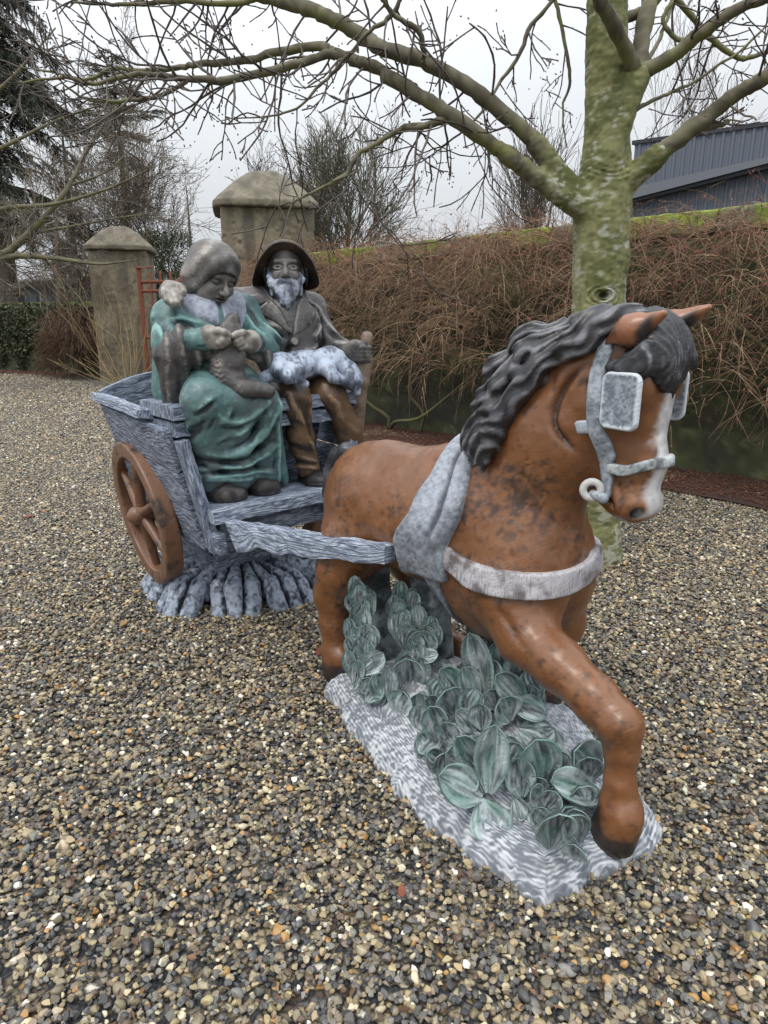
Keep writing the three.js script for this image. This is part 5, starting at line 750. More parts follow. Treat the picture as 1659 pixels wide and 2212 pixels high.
// head in units of its own height, looking along +x; carved features
function headShapes({ eyesShut, wide = 1 }) {
  return [
    ell([-0.05, 0.14, 0], [0.42, 0.37, 0.33 * wide]), ell([0.11, -0.12, 0], [0.29, 0.37, 0.275 * wide]), ell([0.26, -0.4, 0], [0.11, 0.1, 0.12], [0, 0, 0], 0.08), cap([0.1, -0.32, -0.14], [0.1, -0.32, 0.14], 0.12, 0.12, 1, 0.1),
    ell([0.29, -0.12, 0.15 * wide], [0.09, 0.1, 0.1], [0, 0, 0], 0.06), ell([0.29, -0.12, -0.15 * wide], [0.09, 0.1, 0.1], [0, 0, 0], 0.06), cap([0.345, 0.1, -0.16], [0.345, 0.1, 0.16], 0.05, 0.05, 1, 0.06),
    cap([0.385, 0.05, 0], [0.49, -0.13, 0], 0.032, 0.058, 1, 0.03), ell([0.43, -0.15, 0.05], [0.055, 0.04, 0.04], [0, 0, 0], 0.02), ell([0.43, -0.15, -0.05], [0.055, 0.04, 0.04], [0, 0, 0], 0.02),
    cap([0.375, -0.235, -0.07], [0.375, -0.235, 0.07], 0.036, 0.036, 1, 0.02), cap([0.37, -0.285, -0.055], [0.37, -0.285, 0.055], 0.036, 0.036, 1, 0.02),
    ell([-0.02, -0.03, 0.33 * wide], [0.09, 0.13, 0.04], [0, 0, -0.15], 0.02), ell([-0.02, -0.03, -0.33 * wide], [0.09, 0.13, 0.04], [0, 0, -0.15], 0.02),
    cap([-0.06, -0.3, 0], [-0.14, -0.8, 0], 0.19, 0.21, 1, 0.06),
  ];
}
const headWarp = (shut) => (d, x, y, z) => {
  const az = Math.abs(z);
  d = smax(d, 0.075 - Math.hypot((x - 0.415) * 0.9, (y - 0.005) * 1.15, (az - 0.145) * 0.75), 0.03);              // sockets
  d = Math.min(d, Math.hypot((x - 0.305) * 1, (y - 0.0) * (shut ? 0.95 : 1), (az - 0.14) * 0.8) - 0.066);          // eyeballs
  if (shut) { const l = y + 0.03 - 0.5 * (az - 0.14) * (az - 0.14) * 8; d += 0.014 * Math.exp(-l * l / 0.00018) * step(0.3, 0.34, x) * step(0.1, 0.06, Math.abs(az - 0.14)); }
  else { const l = Math.abs(y) - 0.03 + (az - 0.14) * (az - 0.14) * 4; d -= 0.02 * Math.exp(-l * l / 0.0003) * step(0.28, 0.33, x) * step(0.1, 0.07, Math.abs(az - 0.14)); }
  const m = y + 0.262; d += 0.022 * Math.exp(-m * m / 0.0002) * step(0.11, 0.07, az) * step(0.3, 0.36, x);         // mouth line
  const f = (x - 0.4) * 0.4 + az - 0.11 - (y + 0.15) * -0.45; d += 0.01 * Math.exp(-f * f / 0.0003) * step(0.28, 0.33, x) * step(-0.3, -0.22, y) * step(-0.08, -0.13, y);
  d = smax(d, 0.02 - Math.hypot(x - 0.45, y + 0.185, az - 0.035), 0.015);                                           // nostrils
  return d + 0.006 * noise(x * 9, y * 9, z * 9);
};
function setHead(o, center, size, yaw, pitch, roll) { o.position.set(...center); o.scale.setScalar(size); o.rotation.set(0, 0, 0); o.quaternion.setFromEuler(new THREE.Euler(roll, yaw, pitch, 'YZX')); return o; }
// a hand from joints: each finger a chain of three bones with knuckles
const fingers = (list, r = 0.0085) => list.flatMap((p) => chain(p.map((q, i) => [...q.slice(0, 3), r * [1.1, 1.05, 0.95, 0.8][i]]), 1, 0.003));
const mSkin = paintedMat({ bumpMap: NB, bumpScale: 0.0006, roughness: 0.5, clearcoat: 0.15 });
const mCloth = paintedMat({ bumpMap: NB, bumpScale: 0.0016, roughness: 0.5, clearcoat: 0.2 });
const skinCol = (x, y, z) => { const n = fbm(x * 30, y * 30, z * 30, 3); return mix3([0.14, 0.125, 0.11], [0.39, 0.365, 0.325], clamp(0.55 + n * 1.6)); };
const faceCol = (s) => (x, y, z) => { const n = fbm(x * 4, y * 4, z * 4, 3), az = Math.abs(z); let c = mix3([0.085, 0.08, 0.078], [0.2, 0.188, 0.178], clamp(0.5 + n * 1.4)); const m = y + 0.262; c = mix3(c, [0.03, 0.027, 0.026], Math.exp(-m * m / 0.0001) * step(0.11, 0.08, az) * step(0.3, 0.36, x)); return c; };
const dryCloth = (base, hi, dark, s = 14) => (x, y, z) => { const n = fbm(x * s, y * s, z * s, 4), f = fbm(x * s * 5, y * s * 5, z * s * 5, 2); return mix3(mix3(dark, base, step(-0.75, -0.1, n * 1.5 + f * 0.35)), hi, step(0.05, 0.75, n * 1.4 + f * 0.7) * 0.75); };
const TEAL = [0.085, 0.175, 0.172], TEALH = [0.2, 0.37, 0.35], TEALD = [0.03, 0.045, 0.055];
const COAT = [0.095, 0.09, 0.09], COATH = [0.27, 0.26, 0.25], COATD = [0.02, 0.02, 0.024];

// carved folds: lines traced over the cloth, each a ridge (+) or a furrow (-); measured in height and breadth
const foldSet = (conv, X, rows) => {
  const L = rows.map(([s, w, pts]) => ({ s, w, p: pts.map(([a, b]) => { const q = CF.onX(...conv(a, b), X); return [q[1], q[2]]; }) }));
  L.forEach((l) => { l.lo = [0, 1].map((i) => Math.min(...l.p.map((q) => q[i])) - 3 * l.w); l.hi = [0, 1].map((i) => Math.max(...l.p.map((q) => q[i])) + 3 * l.w); });
  return (y, z) => {
    let r = 0;
    for (const l of L) {
      if (y < l.lo[0] || y > l.hi[0] || z < l.lo[1] || z > l.hi[1]) continue; let d = 1, at_ = 0; const n = l.p.length - 1;
      for (let i = 0; i < n; i++) { const a = l.p[i], b = l.p[i + 1], ex = b[0] - a[0], ey = b[1] - a[1], t = clamp(((y - a[0]) * ex + (z - a[1]) * ey) / (ex * ex + ey * ey)), q = Math.hypot(y - a[0] - ex * t, z - a[1] - ey * t); if (q < d) { d = q; at_ = (i + t) / n; } }
      r += l.s * Math.exp(-d * d / (l.w * l.w)) * (0.35 + 0.65 * Math.sin(Math.PI * mix(0.08, 0.92, at_)));
    }
    return r;
  };
};
// fold shade painted in: dark wash in furrows, pale dry-brush on ridges, broken edges
const shadeWash = (c, r, hi, dark, x, y, z, s = 1) => { const n = fbm(x * 45, y * 45, z * 45, 3) + 0.4 * noise(x * 150, y * 150, z * 150); c = mix3(c, dark, step(0.15, 0.6, -r * s + n * 0.5) * 0.9); return mix3(c, hi, step(0.25, 0.7, r * s + n * 0.55) * 0.85); };
const skirtFolds = foldSet(zs, 0.25, [
  [1, 0.012, [[330, 775], [500, 805], [700, 740], [850, 620], [930, 440], [1000, 240]]], [-1, 0.01, [[215, 830], [350, 840], [600, 855], [800, 790], [980, 615]]], [1, 0.009, [[250, 960], [450, 930], [700, 900], [900, 820], [1030, 690]]],
  [-0.8, 0.008, [[260, 880], [430, 975]]], [1, 0.009, [[240, 1015], [500, 1010], [800, 960], [1040, 965]]], [-0.9, 0.008, [[330, 1000], [560, 965], [800, 925], [1000, 930]]], [0.9, 0.011, [[360, 340], [420, 425], [560, 440], [700, 390], [860, 210]]], [-0.8, 0.01, [[430, 470], [600, 480], [760, 400]]],
  [-1, 0.009, [[170, 345], [220, 280], [285, 210]]], [0.8, 0.008, [[150, 300], [230, 200], [290, 170]]], [-0.8, 0.008, [[170, 520], [210, 470], [240, 400]]], [-0.7, 0.007, [[290, 520], [310, 450], [330, 380]]], [0.8, 0.01, [[600, 720], [780, 640], [840, 520], [880, 320]]], [-0.9, 0.01, [[580, 700], [740, 600], [810, 470], [830, 300]]],
  [1, 0.009, [[970, 190], [1030, 400], [1045, 800]]], [-1, 0.009, [[1000, 500], [1035, 700], [1050, 950]]], [1, 0.009, [[1075, 520], [1090, 900], [1130, 1090]]], [0.8, 0.01, [[410, 640], [600, 550], [760, 410]]], [-0.7, 0.008, [[430, 665], [560, 580]]], [-0.8, 0.008, [[170, 640], [200, 560], [230, 510]]], [-0.9, 0.009, [[420, 930], [560, 975]]], [0.7, 0.008, [[300, 1060], [600, 1050], [900, 1020]]], [0.8, 0.009, [[130, 480], [150, 700], [210, 900]]], [-0.7, 0.009, [[700, 170], [740, 130]]],
  [-0.8, 0.008, [[880, 700], [960, 560], [990, 420]]], [0.7, 0.008, [[470, 300], [440, 380]]], [-0.7, 0.008, [[520, 330], [500, 400]]],
]);
const bodiceFolds = foldSet(z1, 0.12, [[-1, 0.012, [[430, 570], [480, 570], [540, 600]]], [1, 0.01, [[410, 545], [480, 540], [560, 570]]], [-0.8, 0.01, [[385, 660], [420, 620]]], [-0.8, 0.01, [[380, 730], [430, 680]]], [-1, 0.012, [[850, 460], [890, 520], [920, 600]]], [1, 0.01, [[820, 440], [870, 540], [900, 640]]], [-0.8, 0.01, [[810, 540], [840, 600]]], [1, 0.01, [[930, 560], [980, 620], [1040, 700]]], [-0.9, 0.01, [[960, 640], [1000, 680], [1040, 730]]], [0.8, 0.01, [[360, 480], [345, 620], [345, 780]]], [-0.8, 0.01, [[378, 560], [365, 700], [370, 820]]], [-0.8, 0.008, [[560, 640], [590, 680]]], [0.8, 0.008, [[590, 620], [620, 680]]]]);
const jacketFolds = foldSet(zm, 0.1, [[1, 0.009, [[800, 1150], [860, 1100], [900, 1040]]], [-1, 0.008, [[790, 1110], [850, 1060], [890, 1010]]], [1, 0.008, [[800, 1290], [850, 1240], [840, 1190]]], [-1, 0.008, [[820, 1250], [870, 1210], [860, 1180]]], [-1, 0.01, [[935, 900], [940, 1050], [930, 1200], [920, 1320]]], [1, 0.009, [[900, 880], [915, 1000], [905, 1180]]], [1, 0.01, [[960, 900], [1010, 1000], [1070, 1130]]], [-1, 0.009, [[990, 1080], [1050, 1180], [1090, 1200]]], [-0.8, 0.008, [[1040, 1120], [1070, 1190]]], [1, 0.009, [[1000, 1230], [1060, 1210], [1110, 1190]]], [1, 0.009, [[700, 1000], [720, 940], [800, 880]]], [-0.8, 0.008, [[340, 1130], [420, 1150], [480, 1170]]], [1, 0.009, [[880, 760], [950, 850], [960, 900]]], [-1, 0.009, [[760, 770], [800, 800], [850, 820]]], [1, 0.008, [[650, 1340], [700, 1310], [790, 1300]]], [-0.8, 0.01, [[490, 1340], [540, 1280], [580, 1240]]], [0.8, 0.01, [[250, 960], [330, 1010], [430, 1060]]], [-0.8, 0.009, [[230, 900], [300, 940]]]]);
const legFolds = foldSet(zs, 0.22, [[1, 0.011, [[1120, 110], [1160, 260], [1230, 370], [1300, 450], [1310, 520]]], [-1, 0.011, [[1090, 250], [1130, 400], [1210, 520]]], [1, 0.01, [[1340, 600], [1390, 680], [1430, 740]]], [-0.9, 0.01, [[1170, 650], [1280, 700], [1380, 730]]], [1, 0.009, [[1270, 790], [1380, 830], [1480, 850]]], [-1, 0.009, [[1260, 830], [1360, 870], [1490, 880]]], [1, 0.008, [[1250, 920], [1400, 910], [1500, 920]]], [0.9, 0.012, [[1330, 200], [1370, 260], [1380, 400]]], [-1, 0.012, [[1270, 300], [1320, 440], [1370, 600]]], [1, 0.011, [[1500, 130], [1600, 250], [1680, 420]]], [-1, 0.011, [[1480, 230], [1560, 350], [1640, 480]]]]);
// ---- the woman
const woman = thing('woman_statue', 'painted statue of an old woman in grey headscarf and teal dress, knitting', 'statue', CF.O, CF.th);
{
  // folds sweeping over the knees: arcs about the near knee
  const fc = CX(640, 890, 0.27), kR = CX(1010, 980, 0.27);
  const S = [
    cap(CX(650, 960, 0.08), CX(650, 570, 0.07), 0.105, 0.082), cap(CX(455, 560, 0.05), CX(840, 500, 0.05), 0.058, 0.054), ell(CX(630, 660, 0.08), [0.1, 0.12, 0.105]),
    cap(CX(425, 960, 0.02), CX(432, 560, 0.03), 0.055, 0.052),
    cap(CX(436, 540, 0.06), CX(440, 700, 0.13), 0.054, 0.052), cap(CX(445, 690, 0.13), CX(580, 668, 0.22), 0.05, 0.03),
    cap(CX(850, 520, 0.06), CX(975, 690, 0.14), 0.05, 0.045), cap(CX(975, 695, 0.14), CX(920, 690, 0.21), 0.044, 0.03),
    // lap, knees, skirt
    cap(CX(620, 940, 0.1), CX(635, 1000, 0.25), 0.085, 0.062), cap(CX(800, 940, 0.1), CX(930, 1020, 0.25), 0.085, 0.056), cap(CX(640, 1005, 0.24), CX(930, 1025, 0.245), 0.055, 0.053),
    cap(CX(612, 1020, 0.245), CX(655, 1440, 0.175), 0.058, 0.052), cap(CX(950, 1030, 0.25), CX(985, 1430, 0.185), 0.052, 0.042), cap(CX(780, 1020, 0.255), CX(815, 1440, 0.19), 0.056, 0.055),
    cap(CX(650, 1470, 0.15), CX(990, 1440, 0.16), 0.042, 0.04), cap(CX(620, 1400, 0.12), CX(1000, 1400, 0.12), 0.05, 0.042),
    cap(CX(1020, 1050, 0.22), CX(1085, 1480, 0.17), 0.02, 0.015, 1, 0.012),
  ];
  const womanF = union(S, 0.034);
  const dcol = dryCloth(TEAL, TEALH, [0.05, 0.09, 0.095], 18);
  const dressColor = (x, y, z) => { let c = dcol(x, y, z); const lo = x > 0.1 && y < 0.83, r = lo ? skirtFolds(y, z) : x > 0.03 ? bodiceFolds(y, z) : 0; const g = fbm(x * 5 + 3, y * 5, z * 5, 2); if (lo) c = mix3(c, [0.1, 0.12, 0.14], step(-0.1, 0.45, g + 0.4 * fbm(x * 60, y * 60, z * 60, 2)) * 0.7); return shadeWash(c, r, [0.23, 0.42, 0.395], [0.02, 0.028, 0.034], x, y, z); };
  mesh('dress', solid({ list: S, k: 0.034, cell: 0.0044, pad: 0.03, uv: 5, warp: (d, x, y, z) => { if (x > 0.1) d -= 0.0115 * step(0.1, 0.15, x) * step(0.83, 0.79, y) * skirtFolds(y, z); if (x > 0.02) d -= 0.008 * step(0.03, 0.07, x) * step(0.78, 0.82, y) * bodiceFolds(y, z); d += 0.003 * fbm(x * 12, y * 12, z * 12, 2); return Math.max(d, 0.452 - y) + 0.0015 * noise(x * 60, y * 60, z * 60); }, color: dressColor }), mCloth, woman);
  // wide grey sleeves with a turned-back edge
  const SL = [cap(CX(500, 670, 0.17), CX(440, 760, 0.15), 0.045, 0.05, 1), cap(CX(440, 760, 0.15), CX(455, 1000, 0.13), 0.052, 0.042), cap(CX(470, 700, 0.17), CX(600, 740, 0.2), 0.03, 0.028), cap(CX(560, 800, 0.17), CX(640, 740, 0.2), 0.02, 0.02)];
  const slv = (x, y, z) => Math.sin((z - x * 0.4 + 0.3 * (y - 0.85) * (y - 0.85)) * 130 + noise(x * 9, y * 6, z * 9) * 2.5); const sl0 = dryCloth([0.08, 0.073, 0.07], [0.22, 0.205, 0.185], [0.02, 0.02, 0.023], 12), slc = (x, y, z) => shadeWash(sl0(x, y, z), 0.75 * slv(x, y, z), [0.26, 0.245, 0.22], [0.02, 0.02, 0.023], x, y, z, 0.7);
  mesh('sleeve', solid({ list: SL, k: 0.03, cell: 0.0042, pad: 0.012, uv: 5, warp: (d, x, y, z) => d - 0.0042 * slv(x, y, z) + 0.0015 * noise(x * 60, y * 60, z * 60), color: slc }), mCloth, woman, 'wide grey right sleeve hanging beside the hip');
  const SR = [cap(CX(940, 720, 0.2), CX(1000, 830, 0.18), 0.03, 0.03), cap(CX(860, 740, 0.22), CX(980, 800, 0.2), 0.014, 0.01, 1, 0.006)];
  mesh('sleeve', solid({ list: SR, k: 0.02, cell: 0.004, pad: 0.01, uv: 5, warp: (d, x, y, z) => d + 0.002 * noise(x * 50, y * 50, z * 50), color: slc }), mCloth, woman, 'grey left sleeve lining below the cuff');
  const band = dryCloth(TEAL, TEALH, TEALD, 20);
  for (const [a, b] of [[CX(570, 665, 0.215), CX(628, 662, 0.235)], [CX(950, 690, 0.205), CX(912, 688, 0.22)]]) mesh('cuff', solid({ list: [cap(a, b, 0.03, 0.034)], cell: 0.0035, pad: 0.01, uv: 5, warp: (d, x, y, z) => d + 0.002 * Math.sin((x + z) * 300 + y * 60), color: band }), mCloth, woman);
  // lace collar lying on the shoulders
  const nk = CX(662, 440, 0.085), cl = CX(690, 560, 0.13);
  mesh('lace_collar', solid({ list: [(x, y, z) => womanF(x, y, z)], k: 0.05, lo: [nk[0] - 0.16, nk[1] - 0.15, nk[2] - 0.16], hi: [nk[0] + 0.16, nk[1] + 0.08, nk[2] + 0.16], cell: 0.0036, pad: 0.02, slack: 2.5, uv: 5,
    warp: (d, x, y, z) => { const a = Math.atan2(z - nk[2], x - nk[0]); const split = Math.abs(z - cl[2] + (y - cl[1]) * 0.1); const r = Math.hypot(x - nk[0], (y - nk[1]) * 0.75, z - nk[2]); return smax(smax(d - 0.009 - 0.0007 * noise(x * 160, y * 160, z * 160), r - 0.112 - 0.0012 * Math.sin(a * 30), 0.006), x > nk[0] ? 0.006 + 0.35 * Math.max(0, nk[1] - 0.035 - y) * 0.25 - split : -1, 0.008); },
    color: (x, y, z) => { const n = fbm(x * 70, y * 70, z * 70, 3); return mix3([0.17, 0.185, 0.23], [0.31, 0.345, 0.43], step(-0.5, 0.35, n + 0.25 * noise(x * 190, y * 190, z * 190))); } }), mCloth, woman);
  // head and scarf
  const hc = CX(672, 305, 0.105), hs = 0.18, yaw = 0.1, pitch = -0.36, roll = -0.12;
  mesh('head', solid({ list: headShapes({ wide: 1.04 }), k: 0.1, cell: 0.0125, pad: 0.03, uv: 1, warp: headWarp(true), color: faceCol() }), mSkin, woman); setHead(woman.children.at(-1), hc, hs, yaw, pitch, roll);
  const scarfList = [ell([-0.06, 0.16, 0], [0.52, 0.44, 0.44]), ell([-0.18, -0.1, 0], [0.4, 0.4, 0.42]), cap([-0.26, -0.32, -0.1], [-0.26, -0.32, 0.1], 0.2, 0.2)];
  const scf = (x, y, z) => Math.sin((y * 1.1 - x * 0.9 + Math.abs(z) * 0.55 + z * 0.5 + 0.25 * noise(x * 2.2, y * 2.2, z * 2.2)) * 10);
  mesh('headscarf', solid({ list: scarfList, k: 0.1, cell: 0.016, pad: 0.06, uv: 1, slack: 2, warp: (d, x, y, z) => { d -= 0.012 * scf(x, y, z) * step(0.6, 0.25, y) + 0.006 * noise(x * 10, y * 10, z * 10); const face = Math.hypot((x - 0.5) * 0.62, (y + 0.16) * 0.86, z * 0.98) - 0.315; return smax(d, -face, 0.03); },
    color: (x, y, z) => { const n = fbm(x * 3, y * 3, z * 3, 4), f = scf(x, y, z); return mix3(mix3([0.028, 0.027, 0.028], [0.13, 0.12, 0.112], step(-0.6, 0.3, n * 1.3 + f * 0.3 + 0.15)), [0.33, 0.31, 0.285], step(0.1, 0.9, f * 0.5 + n * 1.4 + 0.4 * noise(x * 40, y * 40, z * 40)) * 0.85); } }), mCloth, woman); setHead(woman.children.at(-1), hc, hs, yaw, pitch, roll);  // scarf folds shaded in the paint: darker valleys, paler ridges
  // hands holding the knitting
  const hX = 0.262, Hn = (list) => list.map((q) => CX(q[0], q[1], q[2]));
  const rh = [cap(CX(625, 650, 0.235), CX(655, 650, 0.25), 0.027, 0.029), cap(CX(655, 640, 0.25), CX(700, 660, 0.262), 0.03, 0.026), cap(CX(650, 670, 0.25), CX(690, 680, 0.26), 0.024, 0.022),
    ...fingers([Hn([[690, 625, 0.268], [728, 622, 0.285], [755, 636, 0.29], [772, 655, 0.285]]), Hn([[698, 640, 0.272], [735, 645, 0.292], [758, 662, 0.294], [766, 680, 0.285]]), Hn([[698, 658, 0.272], [728, 668, 0.292], [745, 685, 0.292], [742, 697, 0.283]]), Hn([[690, 675, 0.268], [714, 684, 0.286], [728, 696, 0.286], [722, 706, 0.278]]), Hn([[660, 625, 0.265], [705, 612, 0.29], [740, 622, 0.302], [768, 640, 0.3]])], 0.0098)];
  const lh = [cap(CX(918, 690, 0.225), CX(890, 680, 0.24), 0.027, 0.03), cap(CX(890, 665, 0.24), CX(850, 668, 0.26), 0.029, 0.026), cap(CX(890, 695, 0.24), CX(860, 690, 0.255), 0.026, 0.022),
    ...fingers([Hn([[862, 640, 0.268], [828, 636, 0.288], [805, 648, 0.292], [790, 662, 0.285]]), Hn([[858, 657, 0.27], [826, 660, 0.292], [806, 672, 0.292], [796, 686, 0.282]]), Hn([[862, 676, 0.268], [834, 684, 0.288], [816, 692, 0.288], [812, 700, 0.278]]), Hn([[872, 694, 0.262], [850, 704, 0.28], [834, 710, 0.28], [832, 716, 0.272]]), Hn([[880, 640, 0.262], [845, 626, 0.292], [812, 632, 0.302], [788, 644, 0.3]])], 0.0098)];
  for (const h of [rh, lh]) mesh('hand', solid({ list: h, k: 0.007, cell: 0.0026, pad: 0.004, uv: 5, color: skinCol }), mSkin, woman);
  // shoes
  for (const [a, b, c] of [[CX(650, 1545, 0.14), CX(740, 1555, 0.2), CX(815, 1560, 0.215)], [CX(900, 1530, 0.15), CX(965, 1525, 0.2), CX(1010, 1520, 0.205)]]) mesh('shoe', solid({ list: [cap(a, b, 0.034, 0.04), cap(b, c, 0.04, 0.034)], k: 0.02, cell: 0.004, pad: 0.008, uv: 5, warp: (d, x, y, z) => smax(d + 0.0012 * Math.exp(-Math.pow((y - 0.458) / 0.003, 2)) * 2, 0.447 - y, 0.006), color: (x, y, z) => brushed([0.022, 0.018, 0.017], [0.085, 0.072, 0.066], x, y, z, 40, -0.25, 0.6) }), mSkin, woman);
}
{ // the stocking on the needles
  const k = thing('knitting', 'grey knitted stocking held up in the hands of the old woman', 'knitting', CF.O, CF.th);
  const L = [cap(CX(735, 745, 0.235), CX(728, 880, 0.25), 0.038, 0.04), cap(CX(790, 750, 0.24), CX(788, 880, 0.25), 0.036, 0.038), cap(CX(750, 905, 0.265), CX(860, 950, 0.3), 0.032, 0.025), cap(CX(860, 945, 0.3), CX(990, 968, 0.315), 0.026, 0.02), cap(CX(765, 700, 0.25), CX(770, 640, 0.275), 0.03, 0.022), cap(CX(745, 615, 0.262), CX(790, 560, 0.25), 0.022, 0.02), cap(CX(790, 560, 0.25), CX(815, 610, 0.265), 0.018, 0.014)];
  mesh('stocking', solid({ list: L, k: 0.02, cell: 0.0036, pad: 0.01, uv: 5, warp: (d, x, y, z) => { const kn = step(-0.01, 0.015, z - L[0].lo[2] - 0.07) * step(0.79, 0.81, y); return d + 0.0035 * kn * Math.sin(y * 420 + Math.sin(z * 500)) * Math.sin(z * 420) + 0.003 * Math.sin((y + z * 0.4 + x * 0.5) * 75 + noise(x * 12, y * 12, z * 12) * 4) * (1 - kn) + 0.0015 * noise(x * 70, y * 70, z * 70); }, color: dryCloth([0.07, 0.064, 0.061], [0.25, 0.235, 0.215], [0.018, 0.017, 0.018], 26) }), mCloth, k);
}
// ---- the man
const man = thing('man_statue', 'painted statue of a bearded old man in brown hat and grey jacket', 'statue', CF.O, CF.th);
{
  const S = [
    cap(CX(1130, 860, 0.05), CX(1120, 560, 0.045), 0.09, 0.08), cap(CX(925, 455, 0.005), CX(1235, 475, 0.02), 0.044, 0.048), ell(CX(1120, 620, 0.06), [0.08, 0.13, 0.108]),
    cap(CX(1250, 490, 0.02), CX(1330, 665, 0.08), 0.044, 0.038), cap(CX(1330, 670, 0.08), CX(1440, 724, 0.17), 0.037, 0.03),
    cap(CX(920, 450, 0.0), CX(640, 430, -0.06), 0.046, 0.042), cap(CX(640, 430, -0.06), CX(445, 410, -0.02), 0.04, 0.036), cap(CX(440, 400, -0.02), CX(420, 385, 0.03), 0.03, 0.026),
    cap(CX(1120, 460, 0.02), CX(1100, 380, 0.02), 0.055, 0.05),
  ];
  const mid = CX(1125, 700, 0.14);
  const coatF = union(S, 0.035);
  const warp = (d, x, y, z) => { if (x > 0.01) d -= 0.009 * step(0.0, 0.04, x) * jacketFolds(y, z); d += 0.003 * fbm(x * 14, y * 14, z * 14, 2); const s = z - mid[2] + (y - mid[1]) * 0.12; if (x > 0.05 && y < 0.99) d += 0.008 * Math.exp(-s * s / 0.00005) ; return d + 0.0014 * noise(x * 60, y * 60, z * 60); };
  const cc = dryCloth(COAT, COATH, COATD, 13);
  mesh('jacket', solid({ list: S, k: 0.035, cell: 0.0045, pad: 0.02, uv: 5, warp, color: (x, y, z) => { let c = shadeWash(cc(x, y, z), x > 0.01 ? jacketFolds(y, z) : 0, [0.33, 0.315, 0.3], [0.014, 0.014, 0.017], x, y, z); const s = z - mid[2] + (y - mid[1]) * 0.12; if (x > 0.05 && y < 0.99) c = mix3(c, [0.012, 0.012, 0.015], Math.exp(-s * s / 0.00003) * 0.9); return c; } }), mCloth, man);
  // lapels and collar: cloth lying on the chest
  const lap = (pts, label) => { const P2 = pts.map((p) => { const q = CX(p[0], p[1], 0.12); return [q[2], q[1]]; }), f2 = poly2(P2); const zs = P2.map((p) => p[0]), ys = P2.map((p) => p[1]); mesh('lapel', solid({ list: [(x, y, z) => coatF(x, y, z)], k: 0.05, lo: [0.02, Math.min(...ys) - 0.02, Math.min(...zs) - 0.02], hi: [0.2, Math.max(...ys) + 0.02, Math.max(...zs) + 0.02], cell: 0.003, pad: 0.02, slack: 2.5, uv: 5, warp: (d, x, y, z) => smax(d - 0.0095 - 0.0008 * noise(x * 90, y * 90, z * 90), f2(z, y), 0.006), color: (x, y, z) => { const e = f2(z, y); return mix3(cc(x + 3, y, z), [0.3, 0.285, 0.265], step(-0.006, -0.001, e + 0.004 * noise(x * 120, y * 120, z * 120)) * 0.6); } }), mCloth, man); };
  lap([[985, 490], [1030, 440], [1060, 520], [1115, 630], [1090, 620]]);
  lap([[940, 405], [1000, 395], [1030, 440], [1005, 458], [960, 470], [945, 450]]);
  lap([[1150, 470], [1190, 420], [1250, 480], [1230, 540], [1180, 600], [1120, 640], [1125, 570]]);
  lap([[1195, 395], [1230, 400], [1285, 470], [1250, 465], [1200, 435]]);
  const bt = CX(1150, 675, 0.145); const btn = mesh('button', paint(new THREE.CylinderGeometry(0.0115, 0.0125, 0.008, 20), () => [0.3, 0.285, 0.25]), mCloth, man);
  { let p = [...bt], x = 0.2; while (x > 0.02 && coatF(x, p[1], p[2]) > 0.002) x -= 0.001; btn.position.set(x, p[1], p[2]); btn.rotation.z = -Math.PI / 2; }
  // shirt front
  mesh('shirt', solid({ list: [(x, y, z) => coatF(x, y, z)], k: 0.05, lo: [0.02, mid[1] + 0.02, mid[2] - 0.07], hi: [0.2, mid[1] + 0.2, mid[2] + 0.07], cell: 0.0035, pad: 0.02, slack: 2.5, uv: 5, warp: (d, x, y, z) => smax(d - 0.003, Math.abs(z - mid[2] + 0.006) - 0.3 * (y - mid[1] - 0.03), 0.004), color: dryCloth([0.085, 0.08, 0.085], [0.2, 0.19, 0.19], [0.02, 0.02, 0.024], 30) }), mCloth, man);
  // trousers
  const T = [cap(CX(1080, 900, 0.04), CX(1250, 900, 0.04), 0.075, 0.075), cap(CX(1090, 920, 0.06), CX(1132, 990, 0.2), 0.068, 0.056), cap(CX(1132, 995, 0.205), CX(1175, 1230, 0.195), 0.054, 0.046), cap(CX(1175, 1230, 0.195), CX(1225, 1410, 0.165), 0.044, 0.04),
    cap(CX(1260, 910, 0.06), CX(1335, 975, 0.2), 0.068, 0.058), cap(CX(1340, 980, 0.205), CX(1450, 1180, 0.205), 0.056, 0.048), cap(CX(1450, 1180, 0.205), CX(1500, 1380, 0.17), 0.048, 0.042)];
  const tw = (x, y, z) => Math.sin((y * 1.1 - z * 0.7 + x * 0.3) * 95 + noise(x * 11, y * 11, z * 11) * 4.5);
  mesh('trousers', solid({ list: T, k: 0.024, cell: 0.0045, pad: 0.02, uv: 5, warp: (d, x, y, z) => d - 0.0075 * step(0.1, 0.14, x) * legFolds(y, z) - 0.002 * tw(x, y, z) * step(0.0, 0.5, noise(x * 6, y * 8, z * 6 + 4)) + 0.0014 * noise(x * 60, y * 60, z * 60), color: (x, y, z) => { const n = fbm(x * 16, y * 16, z * 16, 4), t = tw(x, y, z); return shadeWash(mix3(mix3([0.035, 0.026, 0.02], [0.135, 0.078, 0.04], step(-0.7, 0.1, n * 1.5 + t * 0.15)), [0.2, 0.125, 0.07], step(0.1, 0.9, n * 1.3 + t * 0.2) * 0.7), x > 0.1 ? legFolds(y, z) : 0, [0.3, 0.2, 0.125], [0.022, 0.016, 0.012], x, y, z); } }), mCloth, man);
